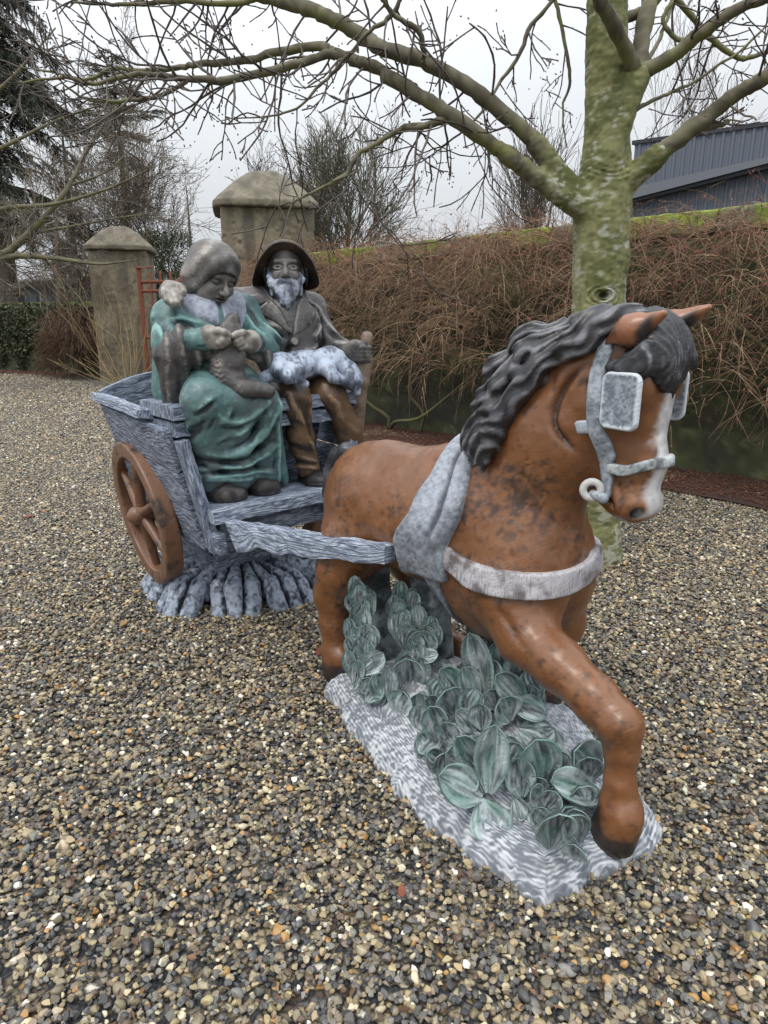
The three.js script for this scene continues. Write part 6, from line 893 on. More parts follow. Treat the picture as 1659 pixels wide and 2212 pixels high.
  for (const q of [[1215, 1465, 1270, 1490, 1300, 1495], [1480, 1430, 1540, 1455, 1575, 1460]]) { const a = CX(q[0], q[1], 0.14), b = CX(q[2], q[3], 0.2), c = CX(q[4], q[5], 0.225); mesh('shoe', solid({ list: [cap(a, b, 0.036, 0.042), cap(b, c, 0.042, 0.034)], k: 0.02, cell: 0.004, pad: 0.008, uv: 5, warp: (d, x, y, z) => smax(d + 0.0025 * Math.exp(-Math.pow((y - 0.46) / 0.003, 2)), 0.447 - y, 0.006), color: (x, y, z) => brushed([0.02, 0.017, 0.016], [0.08, 0.07, 0.065], x, y, z, 40, -0.25, 0.6) }), mSkin, man); }
  // head turned to the viewer
  const hc = CX(1092, 272, 0.06), hs = 0.19; const eye = CF.loc([0, 1, 0]), yaw = Math.atan2(-(eye[2] - hc[2]), eye[0] - hc[0]), pitch = 0.1;
  mesh('head', solid({ list: headShapes({ wide: 0.92 }), k: 0.1, cell: 0.0125, pad: 0.03, uv: 1, warp: headWarp(false), color: (x, y, z) => { let c = faceCol()(x, y, z); const az = Math.abs(z); const e = Math.hypot((y) * 1.25, az - 0.14); if (x > 0.3 && e < 0.062) { c = mix3(c, [0.2, 0.19, 0.18], step(0.05, 0.044, e)); c = mix3(c, [0.02, 0.02, 0.02], step(0.03, 0.025, Math.hypot(y - 0.008, az - 0.14)) ); } return c; } }), mSkin, man); setHead(man.children.at(-1), hc, hs, yaw, pitch, 0);
  for (const s of [1, -1]) { const g = paint(new THREE.SphereGeometry(0.05, 20, 14), (x, y, z) => { const r = Math.hypot(y, z); return x > 0 ? (r < 0.022 ? [0.02, 0.02, 0.02] : [0.26, 0.25, 0.235]) : [0.5, 0.5, 0.48]; }); g.translate(0.327, 0, 0.138 * s); mesh('eye', g, paintedMat({ roughness: 0.12, clearcoat: 1, clearcoatRoughness: 0.05 }), man); setHead(man.children.at(-1), hc, hs, yaw, pitch, 0); }
  // beard and moustache of carved strands
  const B = []; let sd = 3; const rn = () => { sd = (Math.imul(sd, 1664525) + 1013904223) >>> 0; return sd / 4294967296; };
  for (let i = 0; i < 46; i++) { const a = (i / 45 - 0.5) * 2, a2 = a * 1.2, w = 0.255; const x0 = 0.1 + 0.25 * Math.cos(a2), z0 = w * Math.sin(a2) * 1.02, y0 = -0.28 + 0.16 * Math.abs(a) ** 2 + rn() * 0.08, ln = 0.36 - 0.14 * Math.abs(a) + rn() * 0.1, sw = (rn() - 0.5) * 0.12; B.push(...lock([[x0, y0, z0, 0.036], [x0 + 0.05, y0 - ln * 0.35, z0 * 1.05 + sw, 0.042], [x0 + 0.03, y0 - ln * 0.7, z0 * 0.9 - sw * 0.5, 0.034], [x0 - 0.02 + sw * 0.3, y0 - ln, z0 * 0.62 + sw, 0.012]], 0, 0.014)); }
  for (const s of [1, -1]) for (let i = 0; i < 5; i++) B.push(...lock([[0.42, -0.195 - i * 0.008, 0.015 * s, 0.026], [0.405, -0.215 - i * 0.012, 0.09 * s, 0.03], [0.35, -0.28 - i * 0.02, 0.165 * s, 0.022], [0.3, -0.36 - i * 0.015, 0.2 * s, 0.01]], 0, 0.012));
  for (const s of [1, -1]) for (let i = 0; i < 5; i++) B.push(...lock([[0.12, -0.06 - i * 0.05, 0.245 * s, 0.024], [0.15, -0.16 - i * 0.05, 0.26 * s, 0.03], [0.2, -0.28 - i * 0.04, 0.25 * s, 0.02]], 0, 0.014));
  mesh('beard', solid({ list: B, k: 0.02, cell: 0.0125, pad: 0.02, uv: 1, slack: 1.6, color: (x, y, z) => { const n = fbm(x * 9, y * 5, z * 12, 3); return mix3([0.07, 0.08, 0.11], [0.46, 0.52, 0.63], step(-0.45, 0.35, n)); } }), mCloth, man); setHead(man.children.at(-1), hc, hs, yaw, pitch, 0);
  const HB = []; for (const s of [1, -1]) for (let i = 0; i < 7; i++) HB.push(...lock([[0.02 - i * 0.05, 0.25, 0.33 * s, 0.05], [0.04 - i * 0.05, 0.05, 0.37 * s, 0.055], [-0.02 - i * 0.05, -0.2, 0.36 * s, 0.03]], 0, 0.02));
  mesh('hair', solid({ list: HB, k: 0.03, cell: 0.016, pad: 0.02, uv: 1, color: () => [0.02, 0.02, 0.024] }), mCloth, man); setHead(man.children.at(-1), hc, hs, yaw, pitch, 0);
  // hat: a bell crown and a wide brim turned down at the sides, tipped back
  const hat = (x, y, z) => { const r = Math.hypot(x * 0.95, z), bend = -0.27 * Math.pow(Math.abs(z) / 0.6, 2.2) + 0.05 * Math.pow(x / 0.6, 2) * Math.sign(x); const h = y - 0.2 - bend; const brim = Math.max(Math.abs(h - (r - 0.4) * -0.22) - 0.028, r - 0.7 - 0.02 * noise(x * 4, 1, z * 4), 0.36 - r); const out = Math.sqrt((x / 0.52) ** 2 + (Math.max(0, y - 0.2) / 0.46) ** 2 + (z / 0.48) ** 2) - 1; const dome = Math.max(out * 0.42, -(out * 0.42 + 0.06), 0.18 + bend * 0.6 - y); return smin(brim, dome, 0.05); };
  hat.lo = [-0.72, -0.25, -0.72]; hat.hi = [0.72, 0.72, 0.72];
  mesh('hat', solid({ list: [hat], k: 0.03, cell: 0.016, pad: 0.04, slack: 2.4, uv: 1, warp: (d, x, y, z) => d + 0.008 * noise(x * 5, y * 5, z * 5), color: (x, y, z) => { const n = fbm(x * 4, y * 4, z * 4, 4); return mix3([0.016, 0.012, 0.01], [0.105, 0.06, 0.034], step(-0.3, 0.5, n + 0.05)); } }), mCloth, man); setHead(man.children.at(-1), hc, hs * 0.84, yaw, pitch + 0.42, 0); man.children.at(-1).translateY(-0.004); man.children.at(-1).translateX(0.004);
  // hand on her shoulder: fingers hang over the front
  const Hn = (l) => l.map((q) => CX(q[0], q[1], q[2])), hX = 0.075;
  mesh('hand', solid({ list: [cap(CX(420, 366, 0.06), CX(432, 378, 0.1), 0.022, 0.025), cap(CX(412, 378, 0.102), CX(462, 374, 0.102), 0.019, 0.02),
    ...fingers([Hn([[390, 380, 0.115], [394, 412, 0.148], [406, 440, 0.16], [420, 456, 0.158]]), Hn([[415, 386, 0.12], [424, 422, 0.155], [438, 452, 0.166], [450, 472, 0.163]]), Hn([[442, 386, 0.122], [454, 420, 0.156], [468, 452, 0.166], [478, 474, 0.163]]), Hn([[467, 380, 0.12], [481, 408, 0.152], [490, 436, 0.16], [495, 454, 0.157]]), Hn([[476, 354, 0.11], [498, 368, 0.14], [507, 388, 0.15], [508, 406, 0.148]])], 0.0088)], k: 0.006, cell: 0.0024, pad: 0.004, uv: 5, color: skinCol }), mSkin, man);
  // hand around the lever
  const w = (px, py, X) => CX(px, py, X);
  mesh('hand', solid({ list: [cap(w(1445, 722, 0.175), w(1490, 735, 0.215), 0.03, 0.03), cap(w(1495, 715, 0.22), w(1500, 770, 0.225), 0.03, 0.028),
    ...[0, 1, 2, 3].flatMap((i) => { const y = 712 + i * 23; return chain([[...w(1500, y, 0.245), 0.0125], [...w(1530, y + 2, 0.27), 0.0125], [...w(1568, y + 4, 0.262), 0.0115], [...w(1578, y + 6, 0.24), 0.0105]], 1, 0.003); }),
    ...chain([[...w(1485, 712, 0.235), 0.013], [...w(1515, 692, 0.262), 0.012], [...w(1548, 690, 0.262), 0.0105]], 1, 0.004)], k: 0.012, cell: 0.0026, pad: 0.004, uv: 5, color: (x, y, z) => mix3([0.05, 0.047, 0.045], [0.17, 0.16, 0.15], clamp(0.5 + 1.6 * fbm(x * 30, y * 30, z * 30, 3))) }), mSkin, man);
}
{ // wooden brake lever
  const k = thing('brake_lever', 'brown wooden lever gripped in the hand of the bearded man', 'lever', CF.O, CF.th);
  const L = [cap(CX(1563, 650, 0.235), CX(1560, 665, 0.235), 0.021, 0.02), cap(CX(1558, 675, 0.235), CX(1540, 780, 0.235), 0.016, 0.02), cap(CX(1535, 780, 0.235), CX(1520, 900, 0.23), 0.036, 0.034), cap(CX(1520, 900, 0.23), CX(1500, 1240, 0.2), 0.03, 0.024)];
  mesh('handle', solid({ list: L, k: 0.012, cell: 0.004, pad: 0.006, uv: 5, warp: (d, x, y, z) => d + 0.0015 * noise(x * 60, y * 25, z * 60), color: (x, y, z) => brushed([0.075, 0.048, 0.035], [0.24, 0.175, 0.135], x, y, z, 20, 0.1, 0.6) }), mSkin, k);
}
{ // dog asleep over the man's lap
  const dog = thing('dog_statue', 'small pale blue grey dog asleep across the lap of the bearded man', 'statue', CF.O, CF.th);
  const S = [
    cap(CX(1040, 825, 0.17), CX(1180, 815, 0.19), 0.046, 0.043), cap(CX(1180, 815, 0.19), CX(1340, 790, 0.19), 0.043, 0.047), ell(CX(1060, 830, 0.2), [0.045, 0.047, 0.048]), ell(CX(1350, 790, 0.2), [0.044, 0.046, 0.044]),
    cap(CX(1390, 800, 0.21), CX(1455, 850, 0.235), 0.036, 0.031), cap(CX(1455, 852, 0.24), CX(1485, 900, 0.25), 0.034, 0.03), cap(CX(1488, 910, 0.255), CX(1505, 968, 0.26), 0.024, 0.014),
    ...chain([CX(1065, 840, 0.24, 0.034), CX(1155, 850, 0.27, 0.027), CX(1100, 884, 0.275, 0.019), CX(1160, 893, 0.28, 0.017), CX(1205, 922, 0.285, 0.014)], 1, 0.008),
    ...chain([CX(1330, 835, 0.24, 0.03), CX(1370, 882, 0.27, 0.021), CX(1425, 903, 0.282, 0.016), CX(1460, 928, 0.282, 0.013)], 1, 0.01),
    ...chain([CX(1000, 850, 0.18, 0.02), CX(975, 890, 0.2, 0.016), CX(960, 920, 0.21, 0.012)], 1, 0.02),
  ];
  const fur = (x, y, z) => Math.sin((z * 0.9 + y * 0.5 - x * 0.3 + 0.02 * noise(x * 20, y * 20, z * 20)) * 380 + noise(x * 30, y * 30, z * 30) * 4);
  const dc = (x, y, z) => { const n = fbm(x * 24, y * 24, z * 24, 3), f = fur(x, y, z); return mix3([0.085, 0.1, 0.145], [0.43, 0.5, 0.62], step(-0.7, 0.45, n * 1.7 + noise(x * 150, y * 60, z * 150) * 0.6)); };
  mesh('body', solid({ list: S, k: 0.022, cell: 0.0036, pad: 0.012, uv: 5, warp: (d, x, y, z) => d + 0.004 * fbm(x * 45, y * 22, z * 45, 3) + 0.0012 * noise(x * 120, y * 60, z * 120), color: dc }), mCloth, dog);
  mesh('ear', solid({ list: [cap(CX(1455, 858, 0.262), CX(1440, 925, 0.27), 0.02, 0.013, 1, 0.01)], k: 0.01, cell: 0.003, pad: 0.006, uv: 5, color: (x, y, z) => mix3(dc(x, y, z), [0.04, 0.045, 0.06], 0.35) }), mCloth, dog);
}
// ---------------------------------------------------------------- trees
const atz = (px, py, z) => { const r = ray(px, py), t = z / r[2]; return [r[0] * t, 1 + r[1] * t, z]; };
const barkCol = (x, y, z) => { const n = fbm(x * 7, y * 5, z * 7, 4), f = fbm(x * 45, y * 110, z * 45, 3), l = fbm(x * 22 + 9, y * 18, z * 22, 3); let c = mix3([0.085, 0.095, 0.028], [0.25, 0.25, 0.115], clamp(0.5 + n * 1.2 + f * 1.2)); c = mix3(c, [0.36, 0.37, 0.3], step(0.16, 0.4, l + f * 0.7 + step(1.75, 1.2, y) * 0.12 - step(1.6, 2.1, y) * 0.2) * 0.85); c = mix3(c, [0.055, 0.06, 0.03], step(0.25, 0.7, fbm(x * 50, y * 14, z * 50, 3) + n * 0.5) * 0.7); return c; };
const limbCol = (x, y, z, nx, ny) => { const n = fbm(x * 9, y * 9, z * 9, 3), f = fbm(x * 50, y * 50, z * 50, 3); const c = mix3([0.075, 0.066, 0.042], [0.21, 0.195, 0.135], clamp(0.5 + n + f * 1.3)); return mix3(c, [0.13, 0.15, 0.02], step(0.0, 0.7, n + f * 0.8 + ny * 0.4 + 0.1) * 0.8); };
const mBark = vcol({ roughness: 0.85 });
{
  const tr = thing('tree', 'bare tree with pale green lichened trunk and long spreading limbs beside the horse', 'tree');
  const zt = sub(1400, 0, 0.3134), za = sub(960, 0, 0.5787), zc = sub(500, 0, 0.3617), zl = sub(0, 0, 0.3134);
  const Z0 = -2.77, pt = (c, x, y, z, r) => [...atz(...c(x, y), z), r], id = (x, y) => [x, y];
  const stem = [pt(id, 1281, 1215, Z0, 0.115), pt(id, 1284, 1100, Z0, 0.103), pt(id, 1292, 690, Z0, 0.097), pt(id, 1296, 560, Z0, 0.094), pt(id, 1299, 470, Z0, 0.096), pt(id, 1306, 400, Z0, 0.092), pt(id, 1310, 300, Z0, 0.074), pt(id, 1310, 150, Z0, 0.067), pt(id, 1312, 0, Z0, 0.062), pt(id, 1315, -250, Z0, 0.05), pt(id, 1320, -700, Z0, 0.02)];
  const R0 = [pt(zt, 340, 1380, Z0 + 0.05, 0.04), pt(zt, 470, 1020, Z0 + 0.07, 0.034), pt(zt, 570, 720, Z0 + 0.06, 0.036), pt(zt, 620, 590, Z0 + 0.05, 0.034)];
  const RL = [pt(zt, 615, 600, Z0 + 0.06, 0.03), pt(zt, 500, 350, Z0 + 0.12, 0.025), pt(zt, 390, 140, Z0 + 0.18, 0.024), pt(zt, 290, -60, Z0 + 0.24, 0.022), pt(zt, 150, -500, Z0 + 0.3, 0.015)];
  const RM = [pt(zt, 635, 590, Z0 + 0.05, 0.03), pt(zt, 650, 300, Z0, 0.03), pt(zt, 690, 100, Z0 - 0.04, 0.03), pt(zt, 740, -100, Z0 - 0.08, 0.027), pt(zt, 800, -500, Z0 - 0.1, 0.016)];
  const RR = [pt(zt, 640, 590, Z0 + 0.05, 0.03), pt(zt, 900, 440, Z0 + 0.1, 0.025), pt(zt, 1130, 262, Z0 + 0.15, 0.023), pt(zt, 1350, 110, Z0 + 0.2, 0.02), pt(zt, 1620, -10, Z0 + 0.25, 0.016), pt(zt, 2000, -120, Z0 + 0.3, 0.009)];
  const R2 = [pt(zt, 440, 1520, Z0 + 0.02, 0.035), pt(zt, 570, 1420, Z0 + 0.05, 0.034), pt(zt, 800, 1220, Z0 + 0.1, 0.032), pt(zt, 1060, 1020, Z0 + 0.13, 0.03), pt(zt, 1250, 870, Z0 + 0.15, 0.026), pt(zt, 1450, 725, Z0 + 0.2, 0.025), pt(zt, 1670, 595, Z0 + 0.25, 0.024), pt(zt, 2050, 430, Z0 + 0.3, 0.018), pt(zt, 2500, 300, Z0 + 0.3, 0.008)];
  const RB = [pt(zt, 1090, 1010, Z0 + 0.13, 0.016), pt(zt, 1230, 1000, Z0 + 0.13, 0.013), pt(zt, 1355, 968, Z0 + 0.12, 0.007)];
  const RX = [pt(zt, 480, 140, Z0 - 0.04, 0.02), pt(zt, 620, 110, Z0 - 0.1, 0.019), pt(zt, 760, 20, Z0 - 0.14, 0.017), pt(zt, 900, -200, Z0 - 0.2, 0.01)];
  const L1 = [pt(za, 900, 880, Z0 + 0.02, 0.035), pt(za, 800, 800, Z0 + 0.05, 0.033), pt(za, 640, 600, Z0 + 0.08, 0.03), pt(za, 460, 445, Z0 + 0.1, 0.029), pt(za, 300, 335, Z0 + 0.1, 0.028), pt(za, 150, 255, Z0 + 0.08, 0.027), pt(za, 0, 212, Z0 + 0.05, 0.027), pt(zc, 1150, 262, Z0, 0.026), pt(zc, 950, 150, Z0, 0.026), pt(zc, 780, 75, Z0, 0.025), pt(zc, 560, 5, Z0 - 0.05, 0.023), pt(zc, 250, -60, Z0 - 0.1, 0.018), pt(zc, -200, -150, Z0 - 0.1, 0.01)];
  const L2 = [pt(za, 900, 920, Z0 + 0.03, 0.036), pt(za, 770, 850, Z0 + 0.07, 0.031), pt(za, 500, 645, Z0 + 0.12, 0.026), pt(za, 300, 505, Z0 + 0.13, 0.027), pt(za, 150, 410, Z0 + 0.12, 0.025), pt(za, 0, 322, Z0 + 0.1, 0.024), pt(zc, 1480, 625, Z0 + 0.08, 0.022), pt(zc, 1250, 490, Z0 + 0.05, 0.021), pt(zc, 1000, 390, Z0 + 0.02, 0.02), pt(zc, 900, 362, Z0, 0.02)];
  const La = [pt(zc, 900, 360, Z0, 0.019), pt(zc, 800, 318, Z0 - 0.03, 0.017), pt(zc, 520, 365, Z0 - 0.1, 0.015), pt(zc, 380, 405, Z0 - 0.13, 0.014), pt(zc, 150, 432, Z0 - 0.18, 0.013), pt(zl, 1560, 512, Z0 - 0.22, 0.012), pt(zl, 1380, 548, Z0 - 0.26, 0.01), pt(zl, 1100, 556, Z0 - 0.3, 0.009), pt(zl, 900, 545, Z0 - 0.33, 0.008), pt(zl, 700, 632, Z0 - 0.36, 0.007), pt(zl, 480, 590, Z0 - 0.4, 0.005), pt(zl, 250, 545, Z0 - 0.42, 0.003)];
  const Lb = [pt(zc, 920, 365, Z0, 0.018), pt(zc, 830, 388, Z0 + 0.02, 0.015), pt(zc, 500, 490, Z0 + 0.08, 0.014), pt(zc, 150, 552, Z0 + 0.14, 0.013), pt(zl, 1659, 640, Z0 + 0.16, 0.012), pt(zl, 1300, 605, Z0 + 0.2, 0.01), pt(zl, 1060, 592, Z0 + 0.22, 0.009), pt(zl, 760, 668, Z0 + 0.25, 0.007), pt(zl, 500, 620, Z0 + 0.28, 0.005), pt(zl, 150, 660, Z0 + 0.3, 0.003)];
  const Lc = [pt(zl, 1500, 645, Z0 + 0.18, 0.008), pt(zl, 1300, 750, Z0 + 0.2, 0.007), pt(zl, 1060, 800, Z0 + 0.22, 0.0065), pt(zl, 760, 800, Z0 + 0.24, 0.005), pt(zl, 600, 745, Z0 + 0.25, 0.004), pt(zl, 430, 600, Z0 + 0.26, 0.0025)];
  const Ld = [pt(za, 270, 505, Z0 + 0.13, 0.018), pt(za, 180, 545, Z0 + 0.14, 0.012), pt(za, 80, 552, Z0 + 0.14, 0.0105), pt(zc, 1560, 868, Z0 + 0.14, 0.0105), pt(zc, 1400, 890, Z0 + 0.14, 0.01), pt(zc, 1250, 975, Z0 + 0.14, 0.009), pt(zc, 1100, 1060, Z0 + 0.14, 0.009), pt(zc, 1000, 1210, Z0 + 0.14, 0.008), pt(zc, 850, 1290, Z0 + 0.14, 0.006), pt(zc, 650, 1390, Z0 + 0.14, 0.004), pt(zc, 520, 1420, Z0 + 0.14, 0.0025)];
  const Le = [pt(zc, 400, -20, Z0 - 0.05, 0.014), pt(zc, 250, 20, Z0 - 0.05, 0.011), pt(zl, 1450, 10, Z0 - 0.05, 0.01), pt(zl, 1100, 30, Z0 - 0.05, 0.008), pt(zl, 800, 30, Z0 - 0.05, 0.006), pt(zl, 560, 20, Z0 - 0.05, 0.004)];
  const Lf = [pt(zc, 1390, -20, Z0 + 0.2, 0.007), pt(zc, 1330, 100, Z0 + 0.18, 0.008), pt(zc, 1160, 230, Z0 + 0.17, 0.0065), pt(zc, 1000, 410, Z0 + 0.17, 0.006), pt(zc, 860, 560, Z0 + 0.16, 0.005), pt(zc, 640, 760, Z0 + 0.16, 0.004), pt(zc, 400, 810, Z0 + 0.16, 0.003), pt(zc, 150, 830, Z0 + 0.16, 0.0015)];
  const Lg = [pt(zc, 1260, -20, Z0 + 0.25, 0.008), pt(zc, 1330, 95, Z0 + 0.22, 0.008), pt(zc, 1500, 210, Z0 + 0.2, 0.009), pt(zc, 1540, 330, Z0 + 0.18, 0.0085), pt(zc, 1545, 440, Z0 + 0.13, 0.008)];
  const Lh = [pt(za, 760, -30, Z0 - 0.1, 0.007), pt(za, 640, 110, Z0 - 0.1, 0.008), pt(za, 570, 260, Z0 - 0.1, 0.0075), pt(za, 500, 360, Z0 - 0.1, 0.006), pt(za, 430, 470, Z0 - 0.05, 0.005), pt(za, 300, 600, Z0, 0.0035), pt(za, 150, 670, Z0, 0.002)];
  const Li = [pt(za, 740, -10, Z0 - 0.15, 0.008), pt(za, 780, 190, Z0 - 0.15, 0.007), pt(za, 800, 350, Z0 - 0.15, 0.006), pt(za, 770, 480, Z0 - 0.15, 0.004), pt(za, 790, 640, Z0 - 0.15, 0.0025)];
  const Rj = [pt(zt, 900, -20, Z0 - 0.1, 0.012), pt(zt, 1050, 120, Z0 - 0.12, 0.011), pt(zt, 1200, 300, Z0 - 0.12, 0.011), pt(zt, 1430, 460, Z0 - 0.12, 0.0095), pt(zt, 1659, 410, Z0 - 0.1, 0.008), pt(zt, 1900, 300, Z0 - 0.1, 0.004)];
  const Rk = [pt(zt, 590, 880, Z0 - 0.02, 0.009), pt(zt, 800, 770, Z0 - 0.06, 0.0065), pt(zt, 1100, 630, Z0 - 0.1, 0.0055), pt(zt, 1570, 290, Z0 - 0.12, 0.0045), pt(zt, 1680, 80, Z0 - 0.12, 0.003)];
  const Rl = [pt(zt, 900, 10, Z0, 0.008), pt(zt, 820, 150, Z0, 0.008), pt(zt, 870, 260, Z0, 0.0085), pt(zt, 960, 320, Z0, 0.009), pt(zt, 1060, 280, Z0 + 0.08, 0.008)];
  const Rm = [pt(zt, 690, 490, Z0 + 0.05, 0.008), pt(zt, 790, 320, Z0, 0.007), pt(zt, 860, 130, Z0 - 0.05, 0.006), pt(zt, 920, -60, Z0 - 0.1, 0.004)];
  // trunk with the first metre of each limb, knots and collars
  const near = (L, n) => smooth(L.slice(0, n), 10);
  const list = [...chain(smooth(stem.slice(0, 10), 26), 1, 0.03), ...chain(near(R0, 4), 1, 0.03), ...chain(near(R2, 3), 1, 0.025), ...chain(near(L1, 3), 1, 0.025), ...chain(near(L2, 3), 1, 0.025)];
  const kn = atz(1303, 638, Z0 + 0.095), k2 = atz(1349, 558, Z0 + 0.03), fk = atz(1316, 372, Z0 + 0.09);
  list.push(ell([k2[0] - 0.01, k2[1], k2[2]], [0.025, 0.05, 0.04]));
  const knot = (x, y, z) => Math.hypot((x - kn[0]) * 0.85, (y - kn[1]) * 1.35, (z - kn[2]) * 0.6);
  mesh('trunk', solid({ list, k: 0.03, cell: 0.0066, pad: 0.02, lo: [0.35, -0.05, -3.0], hi: [1.5, 2.75, -2.5], slack: 1.6, warp: (d, x, y, z) => { const q = knot(x, y, z); if (z > -2.74) d += 0.007 * Math.sin(q * 330) * step(0.075, 0.03, q) * step(0.004, 0.02, q) + 0.03 * step(0.02, 0.006, q); const w = Math.hypot(x - fk[0], (y - fk[1] - 0.08) * 1.1); d += 0.004 * Math.sin(w * 360 + noise(x * 10, y * 10, z * 10) * 2) * step(0.15, 0.09, w) * step(0.03, 0.06, w) * step(fk[1] + 0.06, fk[1] - 0.01, y); return d + 0.004 * fbm(x * 18, y * 9, z * 18, 3) + 0.0025 * noise(x * 60, y * 110, z * 60); }, color: (x, y, z) => { let c = barkCol(x, y, z); const q = knot(x, y, z); if (z > -2.74) c = mix3(c, [0.03, 0.03, 0.015], step(0.024, 0.01, q)); if (Math.abs(x - 0.85) > 0.2) c = mix3(c, limbCol(x, y, z, 0, 0.3), step(0.2, 0.35, Math.abs(x - 0.85))); return c; } }), mBark, tr);
  const br = (L, n, sides = 8) => { const q = smooth(L, n); q.forEach((p, i) => { p[3] *= 1 + 0.1 * noise(i * 1.7, L.length, 3); p[0] += 0.004 * noise(i * 0.9, 1, L.length); p[1] += 0.004 * noise(i * 0.9, 5, L.length); }); const h = new Heap(); h.add(tube(q, sides)); mesh('branch', paint(h.build(), limbCol), mBark, tr); return q; };
  const main = [[stem.slice(8), 20], [RL, 26], [RM, 26], [RR, 34], [R2.slice(2), 40], [RB, 10], [RX, 14], [L1.slice(2), 70], [L2.slice(2), 50], [La, 60], [Lb, 50], [Lc, 30], [Ld, 56], [Le, 26], [Lf, 40], [Lg, 24], [Lh, 36], [Li, 26], [Rj, 30], [Rk, 30], [Rl, 24], [Rm, 20]].map(([L, n]) => br(L, n));
  // twigs with paired buds
  const tw = new Heap(), bd = new Heap(); let nt = 0;
  const bud = (p, d, r, L) => bd.add(tube([[p.x, p.y, p.z, r * 0.7], [p.x + d.x * L * 0.5, p.y + d.y * L * 0.5, p.z + d.z * L * 0.5, r * 1.25], [p.x + d.x * L, p.y + d.y * L, p.z + d.z * L, r * 0.15]], 5), [0.06, 0.042, 0.036]);
  const twig = (p, d, L, r, lvl) => {
    if (nt++ > 5200) return;
    const n = Math.max(4, Math.round(L / 0.045)), st = L / n, pts = []; p = p.clone(); d = d.clone().normalize(); const curl = V(rr(-0.7, 0.7), rr(-0.2, 0.6), rr(-0.5, 0.5)); const c = mix3([0.045, 0.035, 0.032], [0.12, 0.1, 0.085], rnd());
    for (let i = 0; i <= n; i++) {
      const R = Math.max(0.0021, r * (1 - 0.45 * i / n)); pts.push([p.x, p.y, p.z, R * (i % 2 ? 1 : 1.25)]);
      if (i > 0 && i < n) { const side = V().crossVectors(d, V(rr(-1, 1), rr(-1, 1), rr(-1, 1))).normalize(); if (lvl < 3 && rnd() < (lvl === 0 ? 0.34 : 0.22)) twig(p, d.clone().multiplyScalar(0.75).add(side.multiplyScalar(rr(0.5, 0.95))), L * rr(0.3, 0.6), R * 0.75, lvl + 1); else if (rnd() < 0.5) bud(p, side.addScaledVector(d, 1.2).normalize(), 0.0017, rr(0.005, 0.008)); }
      p.addScaledVector(d, st); d.addScaledVector(curl, st * 2.6).add(V(rr(-0.22, 0.22), rr(-0.2, 0.22), rr(-0.22, 0.22))).normalize();
    }
    tw.add(tube(pts, lvl < 1 ? 5 : 4, false), c); bud(p, d, 0.0022, rr(0.008, 0.011));
  };
  main.forEach((q, bi) => { if (bi === 5) return; let acc = rr(0, 0.05); for (let i = 1; i < q.length; i++) { const a = V(...q[i - 1]), b = V(...q[i]), L = a.distanceTo(b); acc += L; const gap = bi >= 9 ? 0.045 : 0.09; if (acc > gap && a.distanceTo(V(0.85, a.y, Z0)) > 0.22) { acc = rr(-0.03, 0.02); const d = b.clone().sub(a).normalize(), s = V().crossVectors(d, V(rr(-1, 1), rr(-1, 1), rr(-1, 1))).normalize(); s.y -= 0.25 * rnd(); twig(b, d.multiplyScalar(rr(0.3, 0.8)).add(s), rr(0.14, 0.5) * (bi >= 9 ? 1 : 0.85), clamp(q[i][3] * 0.4, 0.0016, 0.0042), 0); } } });
  mesh('twigs', tw.build(), vcol({ roughness: 0.7 }), tr).userData.kind = 'stuff'; mesh('buds', bd.build(), vcol({ roughness: 0.6 }), tr).userData.kind = 'stuff';
  console.log('twigs', nt, tw.i.length / 3, bd.i.length / 3);
}
